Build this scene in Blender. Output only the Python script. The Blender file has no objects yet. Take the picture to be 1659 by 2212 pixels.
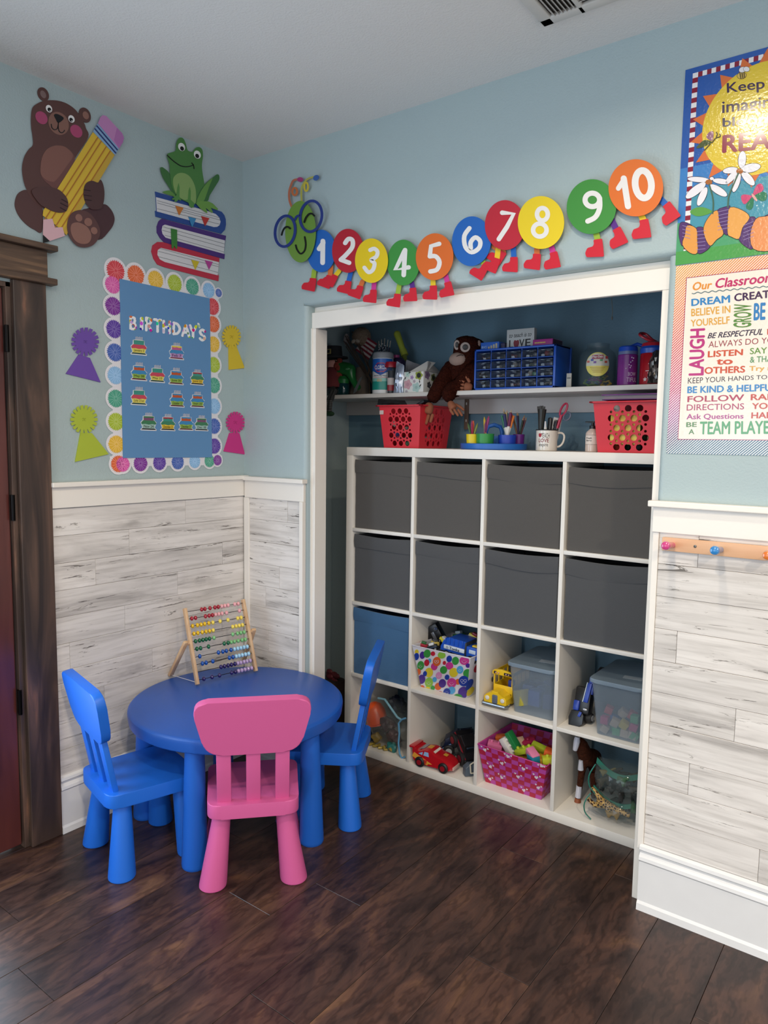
import bpy, bmesh, math, random
from mathutils import Vector, Matrix
R = random.Random(7)
PI = math.pi
sc = bpy.context.scene
# ---------------------------------------------------------------- camera
W, H = 1659, 2212
YAW, PITCH, ROLL = -0.6468833666903219, -0.09812170593080644, 0.014231467408017787
CAM = Vector((2.2063434351768287, -2.6249496612989334, 1.5018347976481252))
FPX = 1569.6873084671326
_cy, _sy = math.cos(YAW), math.sin(YAW)
_f = Vector((_sy*math.cos(PITCH), _cy*math.cos(PITCH), math.sin(PITCH)))
_r = Vector((_cy, -_sy, 0)); _u = _r.cross(_f)
CR = _r*math.cos(ROLL)+_u*math.sin(ROLL); CU = -_r*math.sin(ROLL)+_u*math.cos(ROLL); CF = _f
cam = bpy.data.cameras.new('camera'); cam_o = bpy.data.objects.new('camera', cam)
sc.collection.objects.link(cam_o)
cam_o.matrix_world = Matrix(((CR.x, CU.x, -CF.x, CAM.x), (CR.y, CU.y, -CF.y, CAM.y), (CR.z, CU.z, -CF.z, CAM.z), (0, 0, 0, 1)))
cam.sensor_fit = 'VERTICAL'; cam.sensor_height = 36; cam.lens = FPX/H*36; cam.clip_start = .05
sc.camera = cam_o
# ---------------------------------------------------------------- world, lights, exposure
world = bpy.data.worlds.new('world'); sc.world = world; world.use_nodes = True
world.node_tree.nodes['Background'].inputs[0].default_value = (.93, .95, 1.0, 1)
world.node_tree.nodes['Background'].inputs[1].default_value = 1.32
sc.view_settings.view_transform = 'Standard'; sc.view_settings.look = 'None'
sc.view_settings.exposure = 0; sc.view_settings.gamma = 1; sc.view_settings.use_curve_mapping = False
def area(name, loc, direction, sx, sy, power, col, shape='RECTANGLE', spread=PI):
    l = bpy.data.lights.new(name, 'AREA'); l.shape = shape; l.size = sx; l.size_y = sy
    l.energy = power; l.color = col; l.spread = spread
    o = bpy.data.objects.new(name, l); sc.collection.objects.link(o)
    o.location = loc; o.rotation_euler = Vector(direction).to_track_quat('-Z', 'Y').to_euler()
    return o
XL, YB, HC, ZR = -0.349, -0.325, 2.729, 1.331      # left wall plane, back wall plane, ceiling, chair rail top
WARM = (1.0, .86, .68); COOL = (.60, .79, 1.0)
area('ceiling_lamp_light_near', (1.58, -1.15, HC-.012), (0, 0, -1), .11, .11, 8.5, WARM, 'DISK', 2.75)
area('ceiling_lamp_light_far', (1.72, -2.25, HC-.012), (0, 0, -1), .11, .11, 24, WARM, 'DISK', 2.9)
area('ceiling_lamp_light_right', (3.5, -2.9, HC-.012), (0, 0, -1), .12, .12, 58, WARM, 'DISK')
area('ceiling_lamp_light_rear', (1.5, -4.2, HC-.012), (0, 0, -1), .12, .12, 24, WARM, 'DISK')
area('door_glass_daylight', (XL+.02, -1.90, 1.08), (1, 0, 0), .80, 1.45, 19, COOL)
area('rear_window_daylight', (.9, -5.6, 1.35), (0, 1, 0), 1.7, 1.3, 26, COOL)
# ---------------------------------------------------------------- helpers: pixels of the photograph to planes of the room
def ray(u, v): return CF+CR*((u-W/2)/FPX)-CU*((v-H/2)/FPX)
def on(ax, val, u, v):
    d = ray(u, v); i = 'xyz'.index(ax); return CAM+d*((val-CAM[i])/d[i])
def LW(u, v): return on('x', XL, u, v)
def BW(u, v): return on('y', YB, u, v)
def crop(x0, y0, s, f): return lambda a, b: f(x0+a/s, y0+b/s)
# ---------------------------------------------------------------- helpers: materials
def lin(h):
    h = h.lstrip('#'); c = [int(h[i:i+2], 16)/255 for i in (0, 2, 4)]
    return tuple((x/12.92 if x <= .04045 else ((x+.055)/1.055)**2.4) for x in c)+(1,)
_m = {}
def mat(h, rough=.55, metal=0, spec=.5, alpha=1, trans=0, bump=0, bscale=200, coat=0, sheen=0, var=0):
    k = (h, rough, metal, spec, alpha, trans, bump, bscale, coat, sheen, var)
    if k in _m: return _m[k]
    m = bpy.data.materials.new('m_'+h.lstrip('#')); m.use_nodes = True
    n = m.node_tree.nodes; L = m.node_tree.links; b = n['Principled BSDF']
    b.inputs['Base Color'].default_value = lin(h); b.inputs['Roughness'].default_value = rough
    b.inputs['Metallic'].default_value = metal; b.inputs['Specular IOR Level'].default_value = spec
    b.inputs['Alpha'].default_value = alpha; b.inputs['Transmission Weight'].default_value = trans
    b.inputs['Coat Weight'].default_value = coat; b.inputs['Coat Roughness'].default_value = .08
    b.inputs['Sheen Weight'].default_value = sheen
    if bump or var:
        tc = n.new('ShaderNodeNewGeometry'); no = n.new('ShaderNodeTexNoise'); no.inputs['Scale'].default_value = bscale
        no.inputs['Detail'].default_value = 3; L.new(tc.outputs['Position'], no.inputs['Vector'])
        if bump:
            bp = n.new('ShaderNodeBump'); bp.inputs['Strength'].default_value = min(1, bump); bp.inputs['Distance'].default_value = .002*max(1, bump)
            L.new(no.outputs['Fac'], bp.inputs['Height']); L.new(bp.outputs['Normal'], b.inputs['Normal'])
        if var:
            mx = n.new('ShaderNodeMix'); mx.data_type = 'RGBA'; c = lin(h)
            mx.inputs[6].default_value = tuple(x*(1-var) for x in c[:3])+(1,); mx.inputs[7].default_value = tuple(min(1, x*(1+var)) for x in c[:3])+(1,)
            L.new(no.outputs['Fac'], mx.inputs[0]); L.new(mx.outputs[2], b.inputs['Base Color'])
    _m[k] = m; return m
def nodes(m):
    m.use_nodes = True; return m.node_tree.nodes, m.node_tree.links, m.node_tree.nodes['Principled BSDF']
def ramp(n, stops):
    r = n.new('ShaderNodeValToRGB'); e = r.color_ramp.elements
    while len(e) < len(stops): e.new(.5)
    for i, (p, c) in enumerate(stops): e[i].position = p; e[i].color = lin(c) if isinstance(c, str) else c
    return r
# ---------------------------------------------------------------- helpers: objects
WM = {}
COL = sc.collection
def tag(o, label=None, cat=None, group=None, kind=None):
    if label: o['label'] = label
    if cat: o['category'] = cat
    if group: o['group'] = group
    if kind: o['kind'] = kind
    return o
def thing(name, label, cat, loc=(0, 0, 0), group=None, rz=0):
    o = bpy.data.objects.new(name, None); COL.objects.link(o); o.empty_display_size = .05
    o.location = loc; o.rotation_euler = (0, 0, rz)
    WM[o.name] = Matrix.Translation(Vector(loc)) @ Matrix.Rotation(rz, 4, 'Z')
    return tag(o, label, cat, group)
def obj(name, bm, m, parent=None, local=False, smooth=True, ang=.5, label=None, kind=None):
    """links the bmesh as one mesh object; world coordinates unless local"""
    bmesh.ops.recalc_face_normals(bm, faces=bm.faces)
    if parent is not None:
        if not local: bm.transform(WM[parent.name].inverted())
        M = WM[parent.name]; loc = None
    else:
        vs = [v.co for v in bm.verts]
        loc = Vector(((min(v.x for v in vs)+max(v.x for v in vs))/2, (min(v.y for v in vs)+max(v.y for v in vs))/2, min(v.z for v in vs)))
        bm.transform(Matrix.Translation(-loc)); M = Matrix.Translation(loc)
    if smooth:
        for f in bm.faces: f.smooth = len(f.verts) < 9
        for e in bm.edges:
            if len(e.link_faces) == 2 and e.calc_face_angle(0) > ang: e.smooth = False
    me = bpy.data.meshes.new(name); bm.to_mesh(me); bm.free()
    for x in (m if isinstance(m, (list, tuple)) else [m]): me.materials.append(x)
    o = bpy.data.objects.new(name, me); COL.objects.link(o)
    if parent is not None: o.parent = parent
    else: o.location = loc
    WM[o.name] = M
    if label: o['label'] = label
    if kind: o['kind'] = kind
    return o
def dup(root, label=None, loc=None, rz=None):
    def cp(o, par):
        c = o.copy(); COL.objects.link(c); c.parent = par
        for ch in list(o.children): cp(ch, c)
        return c
    r = cp(root, None)
    if loc is not None: r.location = loc
    if rz is not None: r.rotation_euler = (0, 0, rz)
    if label: r['label'] = label
    WM[r.name] = Matrix.Translation(Vector(r.location)) @ Matrix.Rotation(r.rotation_euler[2], 4, 'Z')
    return r
def NB(): return bmesh.new()
def box(bm, x0, x1, y0, y1, z0, z1, bev=0, seg=2, M=None, mi=0):
    vs = [bm.verts.new((x, y, z)) for z in (z0, z1) for y in (y0, y1) for x in (x0, x1)]
    fs = [bm.faces.new([vs[i] for i in f]) for f in ((0, 2, 3, 1), (4, 5, 7, 6), (0, 1, 5, 4), (2, 6, 7, 3), (0, 4, 6, 2), (1, 3, 7, 5))]
    for f in fs: f.material_index = mi
    allv = vs
    if bev:
        es = list({e for f in fs for e in f.edges})
        r = bmesh.ops.bevel(bm, geom=es, offset=bev, segments=seg, profile=.5, affect='EDGES')
        allv = list({v for f in r['faces'] for v in f.verts} | {v for v in vs if v.is_valid})
        for f in r['faces']: f.material_index = mi
    if M is not None:
        bmesh.ops.transform(bm, matrix=M, verts=allv)
    return bm
def B(*a, **k): return box(NB(), *a, **k)
def lathe(bm, prof, seg=24, M=None, mi=0):
    rings = []
    for r, z in prof:
        if r < 1e-6: rings.append([bm.verts.new((0, 0, z))])
        else: rings.append([bm.verts.new((r*math.cos(2*PI*i/seg), r*math.sin(2*PI*i/seg), z)) for i in range(seg)])
    for a, b in zip(rings, rings[1:]):
        for i in range(seg):
            j = (i+1) % seg
            if len(a) == 1 and len(b) == 1: continue
            if len(a) == 1: f = bm.faces.new((a[0], b[j], b[i]))
            elif len(b) == 1: f = bm.faces.new((a[i], a[j], b[0]))
            else: f = bm.faces.new((a[i], a[j], b[j], b[i]))
            f.material_index = mi
    vs = [v for r in rings for v in r]
    if M is not None: bmesh.ops.transform(bm, matrix=M, verts=vs)
    return bm
def LT(prof, seg=24, M=None): return lathe(NB(), prof, seg, M)
def T(x, y, z): return Matrix.Translation((x, y, z))
def align(a, b):
    """matrix taking +Z unit to run from a to b"""
    a, b = Vector(a), Vector(b)
    return Matrix.Translation(a) @ (b-a).to_track_quat('Z', 'Y').to_matrix().to_4x4()
def rod(bm, a, b, r0, r1=None, seg=10, mi=0):
    L = (Vector(b)-Vector(a)).length; r1 = r0 if r1 is None else r1
    return lathe(bm, [(0, 0), (r0, 0), (r1, L), (0, L)], seg, align(a, b), mi)
def ball(bm, c, r, seg=12, sx=1, sy=1, sz=1, M=None, mi=0):
    n = max(4, seg//2)
    return lathe(bm, [(r*math.sin(PI*i/n), -r*math.cos(PI*i/n)) for i in range(n+1)], seg,
                 Matrix.Translation(c) @ (M if M is not None else Matrix.Identity(4)) @ Matrix.Diagonal((sx, sy, sz, 1)), mi)
def tube(bm, pts, r, seg=8, closed=False, mi=0):
    pts = [Vector(p) for p in pts]; n = len(pts); rr = r if isinstance(r, (list, tuple)) else [r]*n
    rings = []; up = None
    for i, p in enumerate(pts):
        a = pts[i-1] if (i or closed) else p; b = pts[(i+1) % n] if (i < n-1 or closed) else p
        t = (b-a).normalized()
        if up is None: up = t.orthogonal().normalized()
        up = (up-t*up.dot(t)).normalized(); s = t.cross(up)
        rings.append([bm.verts.new(p+(up*math.cos(2*PI*k/seg)+s*math.sin(2*PI*k/seg))*rr[i]) for k in range(seg)])
    rng = range(n if closed else n-1)
    for i in rng:
        a, b = rings[i], rings[(i+1) % n]
        for k in range(seg):
            f = bm.faces.new((a[k], a[(k+1) % seg], b[(k+1) % seg], b[k])); f.material_index = mi
    if not closed:
        for q in (rings[0][::-1], rings[-1]):
            f = bm.faces.new(q); f.material_index = mi
    return bm
def smooth(pts, n=5, closed=True):
    pts = [tuple(p) for p in pts]; N = len(pts); out = []
    for i in range(N if closed else N-1):
        p0 = pts[(i-1) % N] if closed or i else pts[0]; p1 = pts[i]; p2 = pts[(i+1) % N]
        p3 = pts[(i+2) % N] if closed or i < N-2 else pts[-1]
        for k in range(n):
            t = k/n
            out.append(tuple(.5*((2*b)+(-a+c)*t+(2*a-5*b+4*c-d)*t*t+(-a+3*b-3*c+d)*t**3) for a, b, c, d in zip(p0, p1, p2, p3)))
    if not closed: out.append(pts[-1])
    return out
def ell(cx, cy, rx, ry, rot=0, n=36, a0=0, a1=360):
    c, s = math.cos(math.radians(rot)), math.sin(math.radians(rot)); o = []
    full = abs(a1-a0) >= 360
    for i in range(n if full else n+1):
        t = math.radians(a0+(a1-a0)*i/n); x, y = rx*math.cos(t), ry*math.sin(t); o.append((cx+x*c-y*s, cy+x*s+y*c))
    return o
def ribbon(pts, w, closed=False):
    """outline of a 2D stroke with round ends"""
    P = [Vector((p[0], p[1])) for p in pts]; n = len(P); Lf, Rt = [], []
    for i in range(n):
        a = P[i-1] if i else P[0]; b = P[i+1] if i < n-1 else P[-1]
        t = (b-a).normalized(); nn = Vector((-t.y, t.x))*w/2
        Lf.append(P[i]+nn); Rt.append(P[i]-nn)
    return Lf, Rt, P
def slab(bm, P3, N, h0, h1, mi=0):
    """prism of a 3D outline between offsets h0 and h1 along N"""
    a = [bm.verts.new(p+N*h0) for p in P3]; b = [bm.verts.new(p+N*h1) for p in P3]
    f1 = bm.faces.new(b); fs = [f1]
    fs.append(bm.faces.new(a[::-1]))
    for i in range(len(a)):
        j = (i+1) % len(a); fs.append(bm.faces.new((a[i], a[j], b[j], b[i])))
    for f in fs: f.material_index = mi
    fs[0].normal_update(); fs[1].normal_update()
    bmesh.ops.triangulate(bm, faces=fs[:2], ngon_method='EAR_CLIP')
    return bm
def sstroke(bm, f, pts, w, N, h0, h1, closed=False, mi=0):
    """thick 2D stroke mapped by f to 3D and given thickness"""
    pts = list(pts)
    if closed:
        Lf, Rt, P = ribbon([pts[-1]]+pts+[pts[0]], w); Lf, Rt, P = Lf[1:-1], Rt[1:-1], P[1:-1]
    else: Lf, Rt, P = ribbon(pts, w)
    def quad(q): slab(bm, [f(p[0], p[1]) for p in q], N, h0, h1, mi)
    n = len(P)
    va = [[bm.verts.new(f(p.x, p.y)+N*h) for p in row] for row, h in ((Lf, h0), (Rt, h0), (Rt, h1), (Lf, h1))]
    for i in range(n if closed else n-1):
        j = (i+1) % n
        for k in range(4):
            fa = bm.faces.new((va[k][i], va[k][j], va[(k+1) % 4][j], va[(k+1) % 4][i])); fa.material_index = mi
    if not closed:
        for e, q in ((0, P[0]-P[1]), (n-1, P[-1]-P[-2])):
            a = math.atan2(q.y, q.x); c = P[e]
            out = [(c.x+w/2*math.cos(a+t), c.y+w/2*math.sin(a+t)) for t in [PI*(-.5+k/6) for k in range(7)]]
            slab(bm, [f(*p) for p in out], N, h0, h1, mi)
    return bm
FONT = None
def text(name, s, quad, m, parent=None, N=None, h=.0004, bold=0, shear=0, th=.0002, local=False, label=None):
    """built-in font; its bounding box is fitted to the 3D quad (BL, BR, TR, TL)"""
    c = bpy.data.curves.new('t', 'FONT'); c.body = s; c.size = 1; c.shear = shear; c.resolution_u = 3
    o = bpy.data.objects.new('t', c); COL.objects.link(o)
    dg = bpy.context.evaluated_depsgraph_get(); me = bpy.data.meshes.new_from_object(o.evaluated_get(dg))
    bpy.data.objects.remove(o); bm = NB(); bm.from_mesh(me); bpy.data.meshes.remove(me)
    if not bm.verts: return None
    x0 = min(v.co.x for v in bm.verts); x1 = max(v.co.x for v in bm.verts); y0 = min(v.co.y for v in bm.verts); y1 = max(v.co.y for v in bm.verts)
    bl, br, tr, tl = [Vector(q) for q in quad]
    if N is None: N = (br-bl).cross(tl-bl).normalized()
    # heavier weights: the same glyphs laid again a hair to each side
    for v in bm.verts: v.co.z = 0
    if bold > .008:
        base = bm.verts[:]; fs = bm.faces[:]
        for i, (dx, dy) in enumerate(((bold*.7, 0), (-bold*.7, 0), (0, bold*.5), (0, -bold*.5))):
            vm = {v: bm.verts.new((v.co.x+dx, v.co.y+dy, (i+1)*.00003)) for v in base}
            for f in fs: bm.faces.new([vm[v] for v in f.verts])
    for v in bm.verts:
        a = (v.co.x-x0)/(x1-x0); b = (v.co.y-y0)/(y1-y0); k = v.co.z
        v.co = (bl*(1-a)+br*a)*(1-b)+(tl*(1-a)+tr*a)*b+N*(h+k)
    return obj(name, bm, m, parent, local=local, smooth=False, label=label)
# ================================================================ structure
def wall_mat(name, c1, c2, bump=.5, rough=.5):
    m = bpy.data.materials.new(name); n, L, b = nodes(m)
    g = n.new('ShaderNodeNewGeometry'); s = n.new('ShaderNodeTexNoise'); s.inputs['Scale'].default_value = 1.2
    r = ramp(n, [(.3, c1), (.7, c2)]); L.new(g.outputs['Position'], s.inputs['Vector']); L.new(s.outputs['Fac'], r.inputs['Fac'])
    L.new(r.outputs['Color'], b.inputs['Base Color'])
    v = n.new('ShaderNodeTexNoise'); v.inputs['Scale'].default_value = 150; v.inputs['Detail'].default_value = 2
    L.new(g.outputs['Position'], v.inputs['Vector'])
    bp = n.new('ShaderNodeBump'); bp.inputs['Strength'].default_value = bump; bp.inputs['Distance'].default_value = .003
    L.new(v.outputs['Fac'], bp.inputs['Height']); L.new(bp.outputs['Normal'], b.inputs['Normal'])
    b.inputs['Roughness'].default_value = rough; return m
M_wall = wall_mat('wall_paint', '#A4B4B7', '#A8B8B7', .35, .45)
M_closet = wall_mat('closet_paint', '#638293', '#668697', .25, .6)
M_ceil = wall_mat('ceiling_paint', '#E0DCD7', '#E2DFDA', .5, .8)
M_white = mat('#ECE6DC', .4, bump=.15, bscale=60)
M_shelfwhite = mat('#E4DFD6', .35)
def plank_mat():
    m = bpy.data.materials.new('floor_plank_wood'); n, L, b = nodes(m)
    g = n.new('ShaderNodeNewGeometry'); oi = n.new('ShaderNodeObjectInfo')
    cx = n.new('ShaderNodeCombineXYZ'); mu = n.new('ShaderNodeMath'); mu.operation = 'MULTIPLY'; mu.inputs[1].default_value = 37
    L.new(oi.outputs['Random'], mu.inputs[0]); L.new(mu.outputs[0], cx.inputs[0]); L.new(mu.outputs[0], cx.inputs[1])
    ad = n.new('ShaderNodeVectorMath'); ad.operation = 'ADD'; L.new(g.outputs['Position'], ad.inputs[0]); L.new(cx.outputs[0], ad.inputs[1])
    mp = n.new('ShaderNodeMapping'); mp.inputs['Scale'].default_value = (1, .34, 1); L.new(ad.outputs[0], mp.inputs['Vector'])
    n1 = n.new('ShaderNodeTexNoise'); n1.inputs['Scale'].default_value = 7; n1.inputs['Detail'].default_value = 7; n1.inputs['Distortion'].default_value = 1.6; n1.inputs['Roughness'].default_value = .6
    L.new(mp.outputs[0], n1.inputs['Vector'])
    wv = n.new('ShaderNodeTexWave'); wv.wave_type = 'BANDS'; wv.bands_direction = 'X'; wv.inputs['Scale'].default_value = 5; wv.inputs['Distortion'].default_value = 22
    wv.inputs['Detail'].default_value = 4; wv.inputs['Detail Scale'].default_value = 1.4; wv.inputs['Detail Roughness'].default_value = .7
    L.new(mp.outputs[0], wv.inputs['Vector'])
    n2 = n.new('ShaderNodeTexNoise'); n2.inputs['Scale'].default_value = 90; n2.inputs['Detail'].default_value = 3
    mp2 = n.new('ShaderNodeMapping'); mp2.inputs['Scale'].default_value = (1, .06, 1); L.new(ad.outputs[0], mp2.inputs['Vector']); L.new(mp2.outputs[0], n2.inputs['Vector'])
    r1 = ramp(n, [(.30, '#2A1C1A'), (.46, '#42302A'), (.58, '#573D33'), (.74, '#74533C')])
    L.new(n1.outputs['Fac'], r1.inputs['Fac'])
    r2 = ramp(n, [(.0, '#4B3A36'), (.5, '#FFFFFF')]); L.new(wv.outputs['Fac'], r2.inputs['Fac'])
    mx = n.new('ShaderNodeMix'); mx.data_type = 'RGBA'; mx.blend_type = 'MULTIPLY'; mx.inputs[0].default_value = .38
    L.new(r1.outputs['Color'], mx.inputs[6]); L.new(r2.outputs['Color'], mx.inputs[7])
    mx2 = n.new('ShaderNodeMix'); mx2.data_type = 'RGBA'; mx2.blend_type = 'OVERLAY'; mx2.inputs[0].default_value = .35
    L.new(mx.outputs[2], mx2.inputs[6]); L.new(n2.outputs['Fac'], mx2.inputs[7])
    hs = n.new('ShaderNodeHueSaturation'); mr = n.new('ShaderNodeMapRange'); mr.inputs[3].default_value = .66; mr.inputs[4].default_value = .86
    L.new(oi.outputs['Random'], mr.inputs[0]); L.new(mr.outputs[0], hs.inputs['Value']); L.new(mx2.outputs[2], hs.inputs['Color'])
    L.new(hs.outputs['Color'], b.inputs['Base Color'])
    b.inputs['Roughness'].default_value = .34; b.inputs['Specular IOR Level'].default_value = .45
    bp = n.new('ShaderNodeBump'); bp.inputs['Strength'].default_value = .18; bp.inputs['Distance'].default_value = .001
    L.new(n2.outputs['Fac'], bp.inputs['Height']); L.new(bp.outputs['Normal'], b.inputs['Normal'])
    return m
M_plank = plank_mat()
def slat_mat():
    m = bpy.data.materials.new('whitewashed_wood'); n, L, b = nodes(m)
    g = n.new('ShaderNodeNewGeometry'); oi = n.new('ShaderNodeObjectInfo')
    mu = n.new('ShaderNodeMath'); mu.operation = 'MULTIPLY'; mu.inputs[1].default_value = 53; cx = n.new('ShaderNodeCombineXYZ')
    L.new(oi.outputs['Random'], mu.inputs[0]); L.new(mu.outputs[0], cx.inputs[0]); L.new(mu.outputs[0], cx.inputs[1]); L.new(mu.outputs[0], cx.inputs[2])
    ad = n.new('ShaderNodeVectorMath'); ad.operation = 'ADD'; L.new(g.outputs['Position'], ad.inputs[0]); L.new(cx.outputs[0], ad.inputs[1])
    def noise(scale, sx, sz, det=5, dist=0.6, rough=.6):
        mp = n.new('ShaderNodeMapping'); mp.inputs['Scale'].default_value = (sx, sx, sz); L.new(ad.outputs[0], mp.inputs['Vector'])
        t = n.new('ShaderNodeTexNoise'); t.inputs['Scale'].default_value = scale; t.inputs['Detail'].default_value = det; t.inputs['Distortion'].default_value = dist
        t.inputs['Roughness'].default_value = rough
        L.new(mp.outputs[0], t.inputs['Vector']); return t
    a = noise(9, .22, 1.6); r = ramp(n, [(.32, '#BCB6B0'), (.42, '#D8D2CB'), (.56, '#E8E2DB'), (.8, '#EEEAE4')]); L.new(a.outputs['Fac'], r.inputs['Fac'])
    f = noise(60, .05, 1.2, 4, .3); rf = ramp(n, [(.35, '#B0ABA5'), (.52, '#FFFFFF')]); L.new(f.outputs['Fac'], rf.inputs['Fac'])
    mx = n.new('ShaderNodeMix'); mx.data_type = 'RGBA'; mx.blend_type = 'MULTIPLY'; mx.inputs[0].default_value = .30
    L.new(r.outputs['Color'], mx.inputs[6]); L.new(rf.outputs['Color'], mx.inputs[7])
    k = noise(26, .12, 1.5, 6, 1.0, .75); rk = ramp(n, [(.30, '#4A4642'), (.365, '#756F68'), (.40, '#FFFFFF')]); L.new(k.outputs['Fac'], rk.inputs['Fac'])
    m3 = n.new('ShaderNodeMix'); m3.data_type = 'RGBA'; m3.blend_type = 'MULTIPLY'; m3.inputs[0].default_value = .85
    L.new(mx.outputs[2], m3.inputs[6]); L.new(rk.outputs['Color'], m3.inputs[7])
    hs = n.new('ShaderNodeHueSaturation'); mr = n.new('ShaderNodeMapRange'); mr.inputs[3].default_value = .86; mr.inputs[4].default_value = 1.0
    L.new(oi.outputs['Random'], mr.inputs[0]); L.new(mr.outputs[0], hs.inputs['Value']); L.new(m3.outputs[2], hs.inputs['Color'])
    L.new(hs.outputs['Color'], b.inputs['Base Color']); b.inputs['Roughness'].default_value = .6
    bp = n.new('ShaderNodeBump'); bp.inputs['Strength'].default_value = .3; bp.inputs['Distance'].default_value = .001
    L.new(f.outputs['Fac'], bp.inputs['Height']); L.new(bp.outputs['Normal'], b.inputs['Normal'])
    return m
M_slat = slat_mat()
def struct(name, bm, m, label, smooth=False):
    o = obj(name, bm, m, smooth=smooth); o['kind'] = 'structure'; o['label'] = label; o['category'] = name.split('_')[0]; return o
XR, YN = 4.2, -5.7
# floor with its planks
fl = struct('floor', B(XL-.3, XR, YN, .6, -.03, -.006), mat('#1A110E', .8), 'dark brown wood plank floor of the play room')
def plank(x0, x1, y0, y1):
    g = .0006
    obj('plank', B(x0+g, x1-g, y0+g, y1-g, -.0059, 0, bev=.0009, seg=1), M_plank, fl, smooth=False)
PW, PL = .1955, 1.286
for k in range(-6, 10):
    x0 = .823-PW+k*PW; x1 = x0+PW
    if x1 < XL-.02: continue
    off = {0: -.891, -1: -1.105, 1: -.08, 3: -.89+.02, -4: -1.606, 2: -.30, -2: -.42, -3: -.86, 4: -.2, 5: -1.25, 6: -.7}.get(k, R.uniform(-1, 0))
    x0 = max(x0, XL-.16)
    ys = [off+PL*i for i in range(-6, 3)]; ys = [y for y in ys if YN < y < .47]
    ys = [YN]+ys+[.47]
    for a, b in zip(ys, ys[1:]):
        if b-a > .02: plank(x0, x1, a, b)
# ceiling
struct('ceiling', B(XL-.2, XR, YN, .6, HC, HC+.05), M_ceil, 'off white textured ceiling')
# left wall (with the door opening)
bm = NB()
DY0, DY1, DZ = -2.42, -1.375, 2.02        # door opening
box(bm, XL-.12, XL, DY1, .6, 0, HC); box(bm, XL-.12, XL, YN, DY0, 0, HC); box(bm, XL-.12, XL, DY0, DY1, DZ, HC)
wl = struct('wall_left', bm, M_wall, 'pale blue left wall above white wainscot')
# back wall with rounded opening to the closet
OX0, OX1, OZ = .046, 1.526, 2.064
bm = NB(); r = .02; y1 = YB+.12
def prof_wall(bm, pts, vertical, c0, c1):
    n = len(pts); a = []
    for c in (c0, c1):
        a.append([bm.verts.new((p[0], p[1], c) if vertical else (c, p[1], p[0])) for p in pts])
    for i in range(n):
        j = (i+1) % n; bm.faces.new((a[0][i], a[0][j], a[1][j], a[1][i]))
    bm.faces.new(a[0]); bm.faces.new(a[1][::-1])
arc = [(math.sin(t)*r, math.cos(t)*r) for t in [PI/2*k/5 for k in range(6)]]
prof_wall(bm, [(XL-.12, y1), (XL-.12, YB)]+[(OX0-r+a, YB+r-b) for a, b in arc]+[(OX0, y1)], True, 0, OZ+.0)
prof_wall(bm, [(XR, y1), (XR, YB)]+[(OX1+r-a, YB+r-b) for a, b in arc]+[(OX1, y1)], True, 0, OZ+.0)
prof_wall(bm, [(HC, y1), (HC, YB)]+[(OZ+r-a, YB+r-b) for a, b in arc]+[(OZ, y1)], False, OX0-r, OX1+r)
box(bm, XL-.12, OX0-r, YB, y1, OZ, HC); box(bm, OX1+r, XR, YB, y1, OZ, HC)
bmesh.ops.remove_doubles(bm, verts=bm.verts, dist=1e-5)
wb = struct('wall_back', bm, M_wall, 'pale blue back wall round the closet opening', smooth=True)
# closet interior
bm = NB(); CB = .43
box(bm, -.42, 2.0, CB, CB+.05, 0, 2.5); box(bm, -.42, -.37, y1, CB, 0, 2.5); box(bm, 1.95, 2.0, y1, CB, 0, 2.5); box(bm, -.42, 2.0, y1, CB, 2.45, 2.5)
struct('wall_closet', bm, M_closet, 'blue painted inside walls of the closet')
# closet frame
t1 = struct('trim_1', B(OX0, OX1-.002, YB+.03, YB+.05, 1.972, OZ-.026, bev=.002), M_white, 'white head board over the closet opening')
bm = NB(); box(bm, OX0, OX0+.022, YB+.031, YB+.105, 0, 1.972, bev=.002); box(bm, OX0, OX0+.006, YB+.026, YB+.04, 0, 1.972)
struct('trim_2', bm, M_white, 'white left jamb of the closet opening')
struct('trim_3', B(OX1-.024, OX1-.002, YB+.031, YB+.105, 0, 1.972, bev=.002), M_white, 'white right jamb of the closet opening')
struct('trim_4', B(OX0, OX1, YB+.05, y1, OZ-.05, OZ-.001), M_white, 'white soffit board of the closet opening')
# chair rails
def rail(nm, lab, side, a, b):
    bm = NB()
    if side == 'x':
        box(bm, XL, XL+.016, a, b, 1.238, 1.315, bev=.002); box(bm, XL, XL+.034, a, b, 1.315, ZR+.002, bev=.003)
    else:
        box(bm, a, b, YB-.016, YB, 1.232, 1.311, bev=.002); box(bm, a-(.012 if a > 1 else 0), b+(.01 if a < 0 else 0), YB-.034, YB, 1.311, ZR-.001, bev=.003)
    struct(nm, bm, M_white, lab)
rail('trim_5', 'white chair rail on the left wall', 'x', -1.262, YB)
rail('trim_6', 'short white chair rail between room corner and closet', 'y', XL+.02, OX0-.002)
rail('trim_7', 'white chair rail on the back wall right of the closet', 'y', OX1-.004, XR)
struct('trim_8', B(XL+.012, XL+.045, YB-.014, YB, .215, 1.232, bev=.002), M_white, 'white corner strip of the wainscot')
struct('trim_9', B(.024, .044, YB-.022, YB, 0, 1.232, bev=.002), M_white, 'white end strip of the wainscot beside the closet')
struct('trim_10', B(OX1-.003, OX1+.016, YB-.010, YB+.02, .2, 1.232, bev=.002), M_white, 'thin white edge strip right of the closet')
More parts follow.
